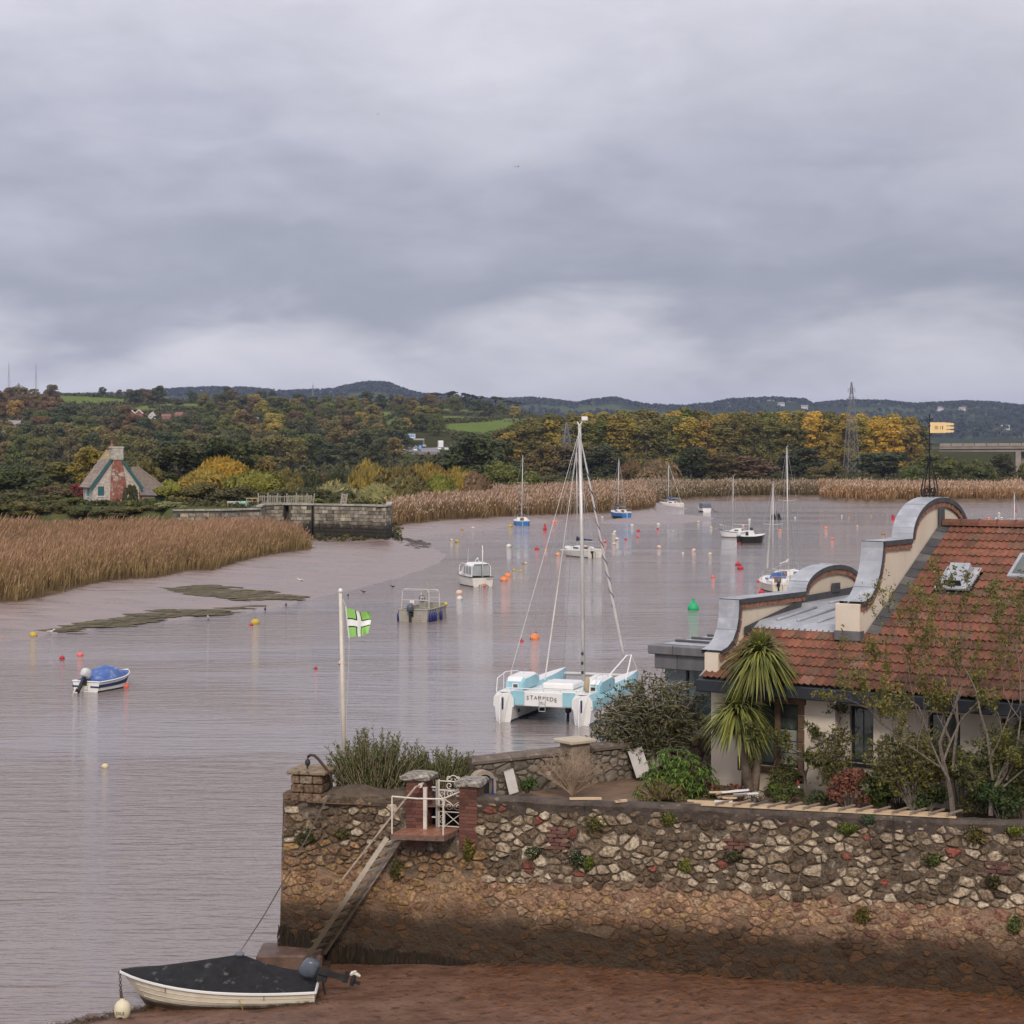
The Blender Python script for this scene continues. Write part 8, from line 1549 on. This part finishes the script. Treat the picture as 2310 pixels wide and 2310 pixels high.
def twig_shrub(name, label, x, y0, top, wpx, Y, n, col, seed, leaves=None, droop=0.0, cat='shrub', leafc=(.09, .09, .03), lsize=.03, spread=1.0, nl=6, m=None, br=5, thick=.012, depth=.5):
    g = np.random.default_rng(seed); z0 = 3.45 if y0 is None else HC-(y0-YH)*Y/F; b = Vector(((x-CX)*Y/F, Y, z0)); t = thing(name, label, cat, b); W_ = wpx*Y/F/2; H = HC-(top-YH)*Y/F-z0; segs = []; V = []; T = []
    for i in range(n):
        a = g.uniform(0, 6.28); e = np.array([math.cos(a)*W_*math.sqrt(g.random())*spread, math.sin(a)*W_*depth*math.sqrt(g.random()), 0]); h = H*g.uniform(.6, 1)*(1-.35*(abs(e[0])/W_)**2); k = 6; us = np.linspace(0, 1, k); cur = [Vector((e[0]*u**1.2+g.normal(0, .015)*u, e[1]*u**1.2+g.normal(0, .015)*u, h*(u-droop*max(0, u-.55)**1.5*1.6))) for u in us]; segs.append((cur, [thick*(1-.8*u) for u in us]))
        for j in range(br):
            u = g.uniform(.35, .98); ii = min(k-2, int(u*(k-1))); p = cur[ii].lerp(cur[ii+1], u*(k-1)-ii); d = Vector((g.normal(0, 1)+e[0]*.8, g.normal(0, .7), abs(g.normal(0, .6))+.2-droop*1.2)).normalized()*g.uniform(.10, .28)*H*.7; q = p+d*.55+Vector((0, 0, .02)); e2 = p+d+Vector((0, 0, -droop*.08)); segs.append(([p, q, e2], [thick*.45, thick*.3, thick*.12]))
            if leaves:
                m_ = nl; f = g.random(m_); c = np.array([list(p.lerp(e2, float(x_))) for x_ in f])+g.normal(0, lsize*.7, (m_, 3)); nr = rand_dirs(m_, g)+np.array([0, -.3, .6]); nr /= np.linalg.norm(nr, axis=1, keepdims=True); V.append(leaf_quads(c, nr, lsize*g.uniform(.7, 1.4, m_), g, leaves)); T.append(g.random(m_))
    tw_mesh('twigs', segs, m or M_TWIG, t, None, 3)
    if leaves: leafobj('leaves', np.concatenate(V), np.concatenate(T), t, leafc)
    return t
twig_shrub('bare_shrub', 'bare tan twiggy shrub in front of the back garden wall', 1290, 1795, 1690, 200, 42.6, 120, None, 4, m=M_TWIGT, br=8, thick=.010)
twig_shrub('bottlebrush_bush', 'grey green drooping bush with pale twigs left of the palm', 1478, 1770, 1478, 275, 45.2, 105, None, 5, leaves=1.5, droop=.32, leafc=(.072, .078, .034), lsize=.034, nl=10, br=15, thick=.016, cat='bush', m=M_TWIGP)
def whorl_shrub(name, label, x, y0, top, wpx, Y, n, color, seed, L=.16, k=16, w=.017, up=.2, cat='bush'):
    g = np.random.default_rng(seed); z0 = HC-(y0-YH)*Y/F; b = Vector(((x-CX)*Y/F, Y, z0)); t = thing(name, label, cat, b); W_ = wpx*Y/F/2; H = HC-(top-YH)*Y/F-z0; cur = []; tone = []; segs = []
    for i in range(n):
        d = rand_dirs(1, g)[0]; d[2] = abs(d[2]); c = d*np.array([W_, W_*.65, H])*g.uniform(.6, 1); c[2] = max(c[2], .05); segs.append(([Vector((c[0]*.2, c[1]*.2, 0)), Vector((c[0]*.6, c[1]*.6, c[2]*.5)), Vector(c)], [.012, .01, .006]))
        ax = d*np.array([1, 1, .6])+np.array([0, 0, up+.3]); ax /= np.linalg.norm(ax)
        for j in range(k):
            r_ = rand_dirs(1, g)[0]; s = r_-ax*(r_@ax); s /= np.linalg.norm(s)+1e-9; l = L*g.uniform(.7, 1.2); us = np.linspace(0, 1, 4); cur.append([c+s*l*u*(.9)+ax*l*(.55*u-.45*u*u)-np.array([0, 0, .25*l*u*u]) for u in us]); tone.append(g.random())
    V, T = strips(np.array(cur), np.full(len(cur), w), np.array(tone)); leafobj('leaves', V, T, t, color, M_BLADE); tw_mesh('stems', segs, M_TWIGT, t, None, 3); return t
whorl_shrub('spurge_bush', 'bright green spurge bush with narrow leaf whorls below the grey bush', 1528, 1795, 1682, 195, 42.9, 250, (.105, .18, .04), 6); whorl_shrub('low_shrub', 'golden green heathery shrub at the foot of the spurge bush', 1490, 1802, 1752, 130, 42.2, 130, (.13, .12, .03), 7, .08, 12, .010)

def palm():
    Y = 43.0; b = Vector(((1700-CX)*Y/F, Y, 3.45)); t = thing('cabbage_palm', 'two headed cabbage palm with arching sword leaves in front of the house', 'palm', b); g = np.random.default_rng(9)
    c1, c2 = P(1715, 1478, Y)-b, P(1665, 1605, Y-.15)-b; m = MB(); m.tube([(.0, 0, -.1), (.05, 0, .5), (.12, .02, 1.2), (.10, .02, 1.8), (.16, .02, 2.3), tuple(c1)], [.12, .10, .085, .075, .07, .09], 9); m.tube([(-.05, -.03, -.1), (-.16, -.06, .5), (-.22, -.1, 1.0), tuple(c2)], [.12, .11, .10, .12], 9); m.build('trunk', M_TRUNKC, t, smooth=True)
    for k, (c, n, L, lab) in enumerate(((c1, 700, .98, 'upper head of arching leaves'), (c2, 680, .95, 'lower head of arching leaves'))):
        cur = []; tone = []; wd_ = []
        for i in range(n):
            a = g.uniform(0, 6.28); el = g.uniform(-.6, 1.45); l = L*g.uniform(.75, 1.1)*(1 if el < .9 else .8); us = np.linspace(0, 1, 8); ro = math.cos(el)*l; ri = math.sin(el)*l; dr = .62*l*(.2+.8*math.cos(el)); cur.append([np.array(c)+np.array([math.cos(a)*ro*u, math.sin(a)*ro*u, ri*u-dr*u**2.2]) for u in us]); tone.append(g.random()); wd_.append(.029*g.uniform(.8, 1.2))
        V, T = strips(np.array(cur), wd_, np.array(tone)); o = leafobj('leaf_head', V, T, t, (.185, .205, .065), M_BLADE); o['label'] = lab
        cur = []
        for i in range(70): a = g.uniform(0, 6.28); us = np.linspace(0, 1, 5); q = g.uniform(.06, .16); l = g.uniform(.35, .7); cur.append([np.array(c)+np.array([math.cos(a)*q*(1+.4*u), math.sin(a)*q*(1+.4*u), -.1-l*u]) for u in us])
        V, T = strips(np.array(cur), np.full(70, .013), g.random(70)); leafobj('dead_leaves', V, T, t, (.24, .165, .10), M_BLADE)
palm()

def branching(name, label, roots, seed, leafc, lsize, nleaf, cat='tree', bark=None, gen=4, zmax=99, th=1.0, lasp=1.1, hang=0.0, shrink=.72, fork=(2, 3), up=.25, wob=.22):
    "a small tree grown by forking: roots = [(point, direction, length, radius)]"
    g = random.Random(seed); ng = np.random.default_rng(seed); b = roots[0][0]; t = thing(name, label, cat, b); segs = []; ends = []
    def grow(p, d, l, r_, k):
        q = p; pts = [p]; dd = d.copy(); n = 4
        for i in range(n): dd = (dd+Vector((g.uniform(-wob, wob), g.uniform(-wob, wob), g.uniform(-wob, wob)+up*.12))).normalized(); q = q+dd*l/n; pts.append(q)
        segs.append((pts, [r_*(1-.4*i/n) for i in range(n+1)]))
        if k <= 1: ends.append((pts, dd))
        if k > 0:
            for i in range(g.choice(fork)):
                f = g.uniform(.45, 1.0) if i else 1.0; j = min(n, max(1, int(f*n))); e = Vector((g.gauss(0, 1), g.gauss(0, .8), g.gauss(0, .7)+up)).normalized(); nd = (dd*1.0+e*.85).normalized(); grow(pts[j], nd, l*shrink*g.uniform(.75, 1.15), r_*.58, k-1)
    for p, d, l, r_ in roots: grow(p, Vector(d).normalized(), l, r_*th, gen)
    tw_mesh('branches', segs, bark or M_TWIG, t, b, 4); V = []; T = []
    for pts, d in ends:
        n = nleaf if g.random() > .12 else nleaf//3; f = ng.random(n)*(len(pts)-1.001); i = f.astype(int); P_ = np.array([list(p) for p in pts]); c = P_[i]+(P_[i+1]-P_[i])*(f-i)[:, None]+ng.normal(0, lsize*1.1, (n, 3))-np.array([0, 0, hang*lsize]); nr = rand_dirs(n, ng)+np.array([0, -.4, .5]); nr /= np.linalg.norm(nr, axis=1, keepdims=True); V.append(leaf_quads(c, nr, lsize*ng.uniform(.6, 1.35, n), ng, lasp)); T.append(ng.random(n))
    leafobj('leaves', np.concatenate(V), np.concatenate(T), t, leafc, off=b); return t
def q(x, y, Y): return P(x, y, Y)
branching('apple_tree', 'small lichened apple tree with few leaves beside the palm', [(q(1818, 1795, 42.2), (0, 0, 1), .75, .065), (q(1816, 1700, 42.2), (-.9, .1, .55), .75, .045), (q(1820, 1690, 42.2), (.8, -.1, .45), .75, .045)], 11, (.085, .095, .032), .038, 30, gen=4, up=.1, wob=.4, th=.6)
branching('pear_tree', 'tall thin stemmed tree with yellowing leaves before the tiled roof', [(q(2150, 1842, 39.7), (-.05, .1, 1), 1.5, .09), (q(2140, 1760, 39.7), (-.42, .1, 1), 1.6, .05), (q(2150, 1740, 39.7), (.12, .1, 1), 1.9, .05), (q(2120, 1730, 39.7), (-1, .0, .45), 1.1, .035)], 12, (.135, .135, .04), .034, 15, gen=5, up=.5, wob=.2, shrink=.72, th=.62)
branching('pear_tree', 'many stemmed tree at the right edge leaning over the wall', [(q(2235, 1840, 39.2), (.25, .0, 1), 1.1, .075), (q(2245, 1800, 39.2), (.7, .0, .8), 1.1, .05), (q(2240, 1760, 39.2), (-.1, .1, 1), 1.8, .045), (q(2270, 1760, 39.2), (.35, .2, 1), 1.7, .045)], 14, (.12, .13, .04), .034, 17, gen=5, up=.35, wob=.25, th=.62, shrink=.7)
twig_shrub('hazel_shrub', 'leafy arching shrub under the tall thin tree', 2060, 1838, 1600, 230, 40.2, 70, None, 15, leaves=1.1, droop=.25, leafc=(.12, .125, .038), lsize=.038, nl=8, br=9, thick=.013, cat='bush'); twig_shrub('hazel_shrub', 'leafy shrub at the right edge behind the wall', 2250, 1850, 1610, 200, 39.6, 75, None, 16, leaves=1.1, droop=.2, leafc=(.095, .115, .035), lsize=.036, nl=9, br=9, thick=.013, cat='bush')
def mound(name, label, x, y0, top, wpx, Y, n, color, seed, size=.05, asp=1.0, cat='bush'):
    g = np.random.default_rng(seed); z0 = HC-(y0-YH)*Y/F; b = Vector(((x-CX)*Y/F, Y, z0)); t = thing(name, label, cat, b, 0, 'garden bushes behind the wall'); W_ = wpx*Y/F/2; H = HC-(top-YH)*Y/F-z0; lb = []
    for i in range(13): a = g.uniform(0, 6.28); qq = math.sqrt(g.random())*.7; lb.append((math.cos(a)*qq*W_, math.sin(a)*qq*W_*.6, H*g.uniform(.2, .78)*(1-.5*qq*qq), min(W_, H)*g.uniform(.25, .42), .9))
    V, T = lobes_leaves(lb, n, size, g, jit=.9); c = V.mean(1, keepdims=True); leafobj('leaves', V, T, t, color); segs = [([Vector((0, 0, -.05)), Vector((l[0]*.5, l[1]*.5, l[2]*.5)), Vector(l[:3])], [.02, .012, .005]) for l in lb]; tw_mesh('stems', segs, M_TWIG, t, None, 4); return t
mound('hydrangea', 'dusky red hydrangea behind the wooden trellis', 1915, 1835, 1722, 130, 40.9, 1700, (.17, .070, .052), 21, .05); mound('broadleaf_shrub', 'glossy green broad leaved shrub right of the hydrangea', 2000, 1838, 1715, 150, 40.8, 1700, (.075, .11, .028), 22, .065); mound('broadleaf_shrub', 'dark green shrub between the two thin trees', 2090, 1842, 1735, 120, 40.4, 1500, (.045, .07, .025), 23, .05); mound('broadleaf_shrub', 'deep green shrub at the right end of the wall', 2260, 1858, 1760, 150, 39.3, 1600, (.040, .07, .022), 24, .05)
mound('grass_clump', 'low grassy clump behind the left end of the trellis', 1775, 1812, 1772, 100, 42.0, 1300, (.075, .10, .032), 25, .035, 1.6); mound('lavender_clump', 'grey green lavender clump left of the hydrangea', 1850, 1822, 1780, 90, 41.5, 1300, (.065, .085, .04), 26, .03); mound('heather_clump', 'reddish brown plants at the foot of the palm', 1660, 1805, 1768, 80, 42.3, 900, (.13, .062, .036), 27, .035); mound('silver_plant', 'silvery white plant behind the end of the trellis', 1700, 1808, 1785, 48, 42.0, 700, (.34, .33, .30), 28, .03); mound('green_clump', 'bright green clump at the base of the palm', 1745, 1800, 1752, 60, 42.6, 900, (.10, .145, .03), 29, .045); mound('brown_plants', 'withered brown plants left of the palm foot', 1622, 1800, 1772, 60, 42.4, 700, (.11, .075, .04), 30, .03)
mound('leafy_shrub', 'big olive leaved shrub filling the bed below the thin trees', 2165, 1850, 1655, 190, 40.5, 3600, (.10, .105, .032), 41, .042); mound('leafy_shrub', 'yellowing shrub between the broad leaved shrub and the house window', 2030, 1838, 1672, 150, 41.2, 2600, (.125, .115, .035), 42, .04); mound('leafy_shrub', 'dense green shrub cut off by the right edge', 2310, 1860, 1650, 140, 40.0, 2600, (.075, .095, .03), 43, .042)
mound('leafy_shrub', 'green shrub in front of the stone framed window', 1770, 1806, 1712, 90, 42.6, 1500, (.085, .095, .03), 44, .036); twig_shrub('hazel_shrub', 'thin leafy shoots between the apple tree and the red hydrangea', 1880, 1825, 1600, 130, 41.6, 36, None, 45, leaves=1.1, droop=.2, leafc=(.115, .12, .036), lsize=.035, nl=7, br=8, thick=.010, cat='bush')
mound('ivy_patch', 'green ivy at the foot of the back garden wall', 1190, 1790, 1752, 70, 42.5, 700, (.05, .085, .025), 31, .04)

# --- plants rooted in the quay wall
for i, (x, y, w, h, c, lb) in enumerate(((1345, 1858, 70, 60, (.10, .10, .035), 'dry drooping plant under the coping right of the gate'), (1205, 1920, 42, 34, (.05, .065, .03), 'small dark tuft with white flowers on the wall'), (1305, 1935, 54, 44, (.045, .065, .03), 'dark tuft with white flowers right of the first'), (1330, 1945, 30, 40, (.10, .13, .03), 'grassy tuft beside the dark flowering tuft'), (1548, 1950, 34, 40, (.13, .14, .03), 'round yellow green tuft in the middle of the wall'), (1510, 1845, 44, 34, (.11, .125, .035), 'small yellow green tuft just under the coping'),
 (1915, 1868, 70, 34, (.09, .12, .025), 'fern under the trellis on the wall'), (1960, 1848, 40, 26, (.045, .08, .045), 'blue green creeper hanging over the coping'), (2105, 1938, 50, 30, (.07, .09, .03), 'tuft of weeds right of the middle of the wall'), (1948, 2060, 46, 44, (.11, .10, .03), 'olive tuft growing low on the wall'), (2205, 1885, 70, 50, (.10, .09, .03), 'mixed weeds and fern at the right of the wall'), (2290, 1872, 50, 26, (.11, .14, .025), 'bright fern at the right edge of the wall'), (2288, 2080, 40, 50, (.08, .10, .035), 'tuft low at the right edge of the wall'),
 (695, 1885, 60, 46, (.06, .065, .025), 'dark weeds below the corner pier'), (1060, 1915, 34, 60, (.13, .12, .03), 'yellowish moss below the right gate pillar'), (900, 1960, 40, 60, (.09, .085, .03), 'moss beside the top of the ladder'), (1660, 1930, 60, 30, (.05, .055, .025), 'thin dark weeds on the wall below the first trellis rungs'), (2240, 1985, 40, 34, (.055, .05, .025), 'withered dark weed near the right of the wall'), (775, 1880, 40, 26, (.08, .08, .03), 'low moss on the wall left of the ladder'))):
    g = np.random.default_rng(400+i); k = (x-CX)/F; s = (k*C0.y-C0.x)/(WD.x-k*WD.y); Yw = (C0+WD*s).y; z = HC-(y-YH)*Yw/F; p = W(s, z, .04); t = thing('wall_plant', lb, 'plant', p, 0, 'plants rooted in the quay wall'); n = 420; d = rand_dirs(n, g); d[:, 1] = -abs(d[:, 1]); c_ = d*np.array([w*Yw/F/2, .14, h*Yw/F/2])*g.uniform(.2, 1, (n, 1)); nr = d+rand_dirs(n, g)*.8; nr /= np.linalg.norm(nr, axis=1, keepdims=True); leafobj('leaves', leaf_quads(c_, nr, .028*g.uniform(.6, 1.5, n), g, 1.2), g.random(n), t, c); m = MB(); [m.tube([(0, .03, 0), tuple(c_[j]*.8)], .004, 3) for j in range(10)]; m.build('stems', M_TWIG, t)
    if 'white flowers' in lb: leafobj('flowers', leaf_quads(d[:40]*np.array([w*Yw/F/2, .16, h*Yw/F/2]), d[:40], .014, g, .8), g.random(40), t, (.6, .6, .55))

# --- trellis and timber on the coping
M_PINE = mat('pale_timber', (.50, .36, .22), .8, (.60, .45, .29), 3, stretch=(1, 4, 4)); M_GREYT = mat('grey_timber', (.22, .16, .12), .85, (.30, .23, .18), 4, stretch=(1, 4, 4))
def trellis():
    s0, s1 = 9.15, 14.25; b = W(s0, 3.76, -.2); t = thing('wooden_trellis', 'long wooden ladder shaped trellis lying on the wall coping', 'trellis', b)
    for o, z in ((-.02, 3.775), (-.20, 3.785), (-.36, 3.78)): m = MB(); m.bar(W(s0+o, z, o), W(s1+o*.5, z-.015, o), .05, .035); m.build('rail', M_PINE, t, off=b)
    for k in range(14): s = s0+.35+k*.355; m = MB(); m.bar(W(s-.05, 3.82, .06), W(s+.22, 3.83, -.46), .045, .03); m.build('rung', M_GREYT if k not in (2,) else M_ZINC, t, off=b)
    for (sa, sb, oa, ob, lb) in ((6.35, 7.0, -.05, -.2, 'loose plank lying on the coping right of the bare shrub'), (7.35, 7.55, .05, -.12, 'short timber offcut lying on the coping left of the trellis')): b = W(sa, 3.75, oa); t = thing('timber_offcut', lb, 'timber', b); m = MB(); m.bar(W(sa, 3.765, oa), W(sb, 3.77, ob), .07, .045); m.build('plank', M_PINE, t, off=b); m = MB(); m.bar(W(sa+.02, 3.792, oa-.01), W(sa+.10, 3.792, oa-.03), .05, .004); m.build('end_grain', M_GREYT, t, off=b)
    b = W(9.3, 3.78, -.4); t = thing('timber_pile', 'heap of pale timber and white scraps at the left end of the trellis', 'timber', b); r = random.Random(4)
    for k in range(7): a = b+Vector((r.uniform(-.1, .5), r.uniform(-.1, .25), .02+.03*k)); m = MB(); m.bar(a, a+Vector((r.uniform(.2, .6), r.uniform(-.15, .15), r.uniform(0, .06))), .07, .03); m.build('plank', M_PINE if k % 3 else M_GELW, t, off=b)
    b = q(1868, 1785, 42.4); t = thing('yellow_level', 'yellow batten leaning against the house wall', 'batten', b); m = MB(); a, c = q(1865, 1780, 42.4), q(1882, 1706, 42.9); m.bar(a, c, .06, .03); m.build('batten', mat('batten_yellow', (.62, .38, .05), .6), t, off=b); m = MB(); m.bar(a.lerp(c, .45), a.lerp(c, .55), .064, .034); m.build('vial', M_GELW, t, off=b)
    for x, y, Y, lb in ((1608, 1792, 42.5, 'small red and white ornament in the bed left of the palm'), (1800, 1785, 42.1, 'small white and red ornament at the foot of the apple tree'), (1238, 1752, 43.2, 'tiny pink ornament among the bare twigs')):
        b = q(x, y, Y); t = thing('garden_ornament', lb, 'ornament', b); m = MB(); m.lathe([(.03, 0), (.05, .04), (.045, .1), (.025, .14)], 8); m.build('body', M_GELW, t); m = MB(); m.lathe([(.035, .12), (.03, .17), (.012, .23), (0, .24)], 8); m.build('cap', M_REDP, t)
trellis()

# --- back garden wall towards the river
def back_wall():
    A = [Vector((-.95, 42.75, 0)), Vector((1.1, 44.15, 0)), Vector((3.3, 45.75, 0)), Vector((6.5, 48.2, 0))]; t = thing('garden_wall', 'low dark stone wall closing the garden towards the river', 'wall', A[0]); off = A[0]; r = random.Random(6); z1 = 4.18
    MK = mat('dark_wall_mortar', (.075, .058, .045), .95, (.13, .105, .08), 3, bump=.04, bscale=10); MSW = mat('dark_wall_stone', (.16, .13, .10), .95, (.25, .215, .17), 6, bump=.03, ocol=True); MCP = mat('dark_coping', (.11, .085, .065), .95, (.17, .135, .11), 3, bump=.03, dirt=(.40, .36, .31), dscale=6, dlo=.62, dhi=.7)
    for a, b in zip(A[:-1], A[1:]):
        d = (b-a).normalized(); n = Vector((d.y, -d.x, 0)); m = MB(); m.add([a+n*.17+Vector((0, 0, .5)), b+n*.17+Vector((0, 0, .5)), b+n*.17+Vector((0, 0, z1)), a+n*.17+Vector((0, 0, z1)), a-n*.2+Vector((0, 0, .5)), b-n*.2+Vector((0, 0, .5)), b-n*.2+Vector((0, 0, z1)), a-n*.2+Vector((0, 0, z1))], [(0, 1, 2, 3), (5, 4, 7, 6), (4, 0, 3, 7), (1, 5, 6, 2), (3, 2, 6, 7)]); m.build('core', MK, t, off=off); L = (b-a).length; ang = math.atan2(d.y, d.x)
        for c, P_ in voronoi_stones(46, 0, L, 3.42, z1-.02, int(L*100)):
            mb = stone_mesh(P_, r, .02, .03); o = mb.build('stone', MSW, t, color=(r.uniform(.6, 1.3),)*3); o.location = a+d*float(c[0])+n*.17+Vector((0, 0, float(c[1])))-off; o.rotation_euler = (0, 0, ang)
        u = 0
        while u < L: ln = min(r.uniform(.7, 1.2), L-u); m = MB(); m.loft([[tuple(a+d*uu+n*o_+Vector((0, 0, z))-off) for o_, z in ((.23, z1), (.23, z1+.06), (.12, z1+.13), (-.15, z1+.13), (-.26, z1+.05), (-.26, z1))] for uu in (u, u+ln-.01)]); m.build('coping', MCP, t); u += ln
    # the stone pier with a flat cap
    p = Vector(((1297-CX)*44.1/F, 44.15, 0)); t = thing('wall_pier', 'square pier with a pale flat cap on the garden wall', 'pier', p, R(36)); m = MB(); m.bevbox((-.26, -.25, 3.4), (.26, .25, 4.43), .03); m.build('shaft', MSW, t, color=(1.2, 1.1, 1)); m = MB(); m.bevbox((-.36, -.34, 4.43), (.36, .34, 4.52), .02); m.build('cap', mat('pier_cap_pale', (.42, .36, .26), .9, (.5, .44, .34), 5, bump=.01), t)
    p = q(1093, 1785, 42.3); t = thing('stone_arch', 'pale half round stone arch set against the garden wall', 'arch', (p.x, p.y, 3.45), R(30)); m = MB(); m.loft([[(rr*math.cos(a), yy, .36+rr*math.sin(a)) for a in [math.pi*k/12 for k in range(13)]] for rr, yy in ((.20, 0), (.29, 0), (.29, .2), (.20, .2), (.20, 0))], closed=False, caps=False); [m.box((s*.245-.045, 0, 0), (s*.245+.045, .2, .36)) for s in (-1, 1)]; m.build('ring', mat('arch_stone', (.36, .30, .24), .9, (.28, .23, .18), 5), t); m = MB(); m.box((-.2, .15, 0), (.2, .18, .52)); m.build('dark_back', M_BLACK, t)
    for x0, y0, x1, y1, w, lb, Y in ((1160, 1790, 1147, 1737, .22, 'narrow pale board leaning on the garden wall near the gate', 42.7), (1452, 1750, 1432, 1690, .34, 'wide white board leaning on the garden wall under the grey bush', 44.6)): a, b = q(x0, y0, Y), q(x1, y1, Y+.3); t = thing('leaning_board', lb, 'board', a); m = MB(); m.bar(a, b, w, .025, up=(0, 1, .3)); m.build('board', mat('board_pale', (.5, .47, .44), .85, (.42, .38, .35), 4), t, off=a); m = MB(); m.bar(a.lerp(b, .96), b.lerp(a, -.005), w+.006, .03, up=(0, 1, .3)); m.build('edge', M_OLDWOOD, t, off=a)
    p = q(1112, 1792, 41.9); t = thing('metal_frame', 'small dark blue metal frame beside the right gate pillar', 'frame', p); m = MB(); m.tube([p, q(1112, 1757, 41.9), q(1070, 1759, 41.6)], .02, 5); m.build('bar', M_FENDB, t, off=p); m = MB(); m.bevbox((-.06, -.06, -.02), (.06, .06, .02), .01); m.build('foot', M_FENDB, t)
back_wall()
# --- air
def haze():
    m = bpy.data.materials.new('haze'); m.use_nodes = True; nt = m.node_tree; nt.nodes.clear(); o = nt.nodes.new('ShaderNodeOutputMaterial'); v = nt.nodes.new('ShaderNodeVolumePrincipled'); v.inputs['Color'].default_value = (.56, .67, .97, 1); v.inputs['Density'].default_value = .00006; v.inputs['Anisotropy'].default_value = .1; nt.links.new(v.outputs[0], o.inputs['Volume'])
    b = MB(); b.box((-26000, -200, -3), (26000, 15000, 330)); h = b.build('haze', m); h['kind'] = 'stuff'; h['label'] = 'thin blue autumn haze over the valley'
haze()
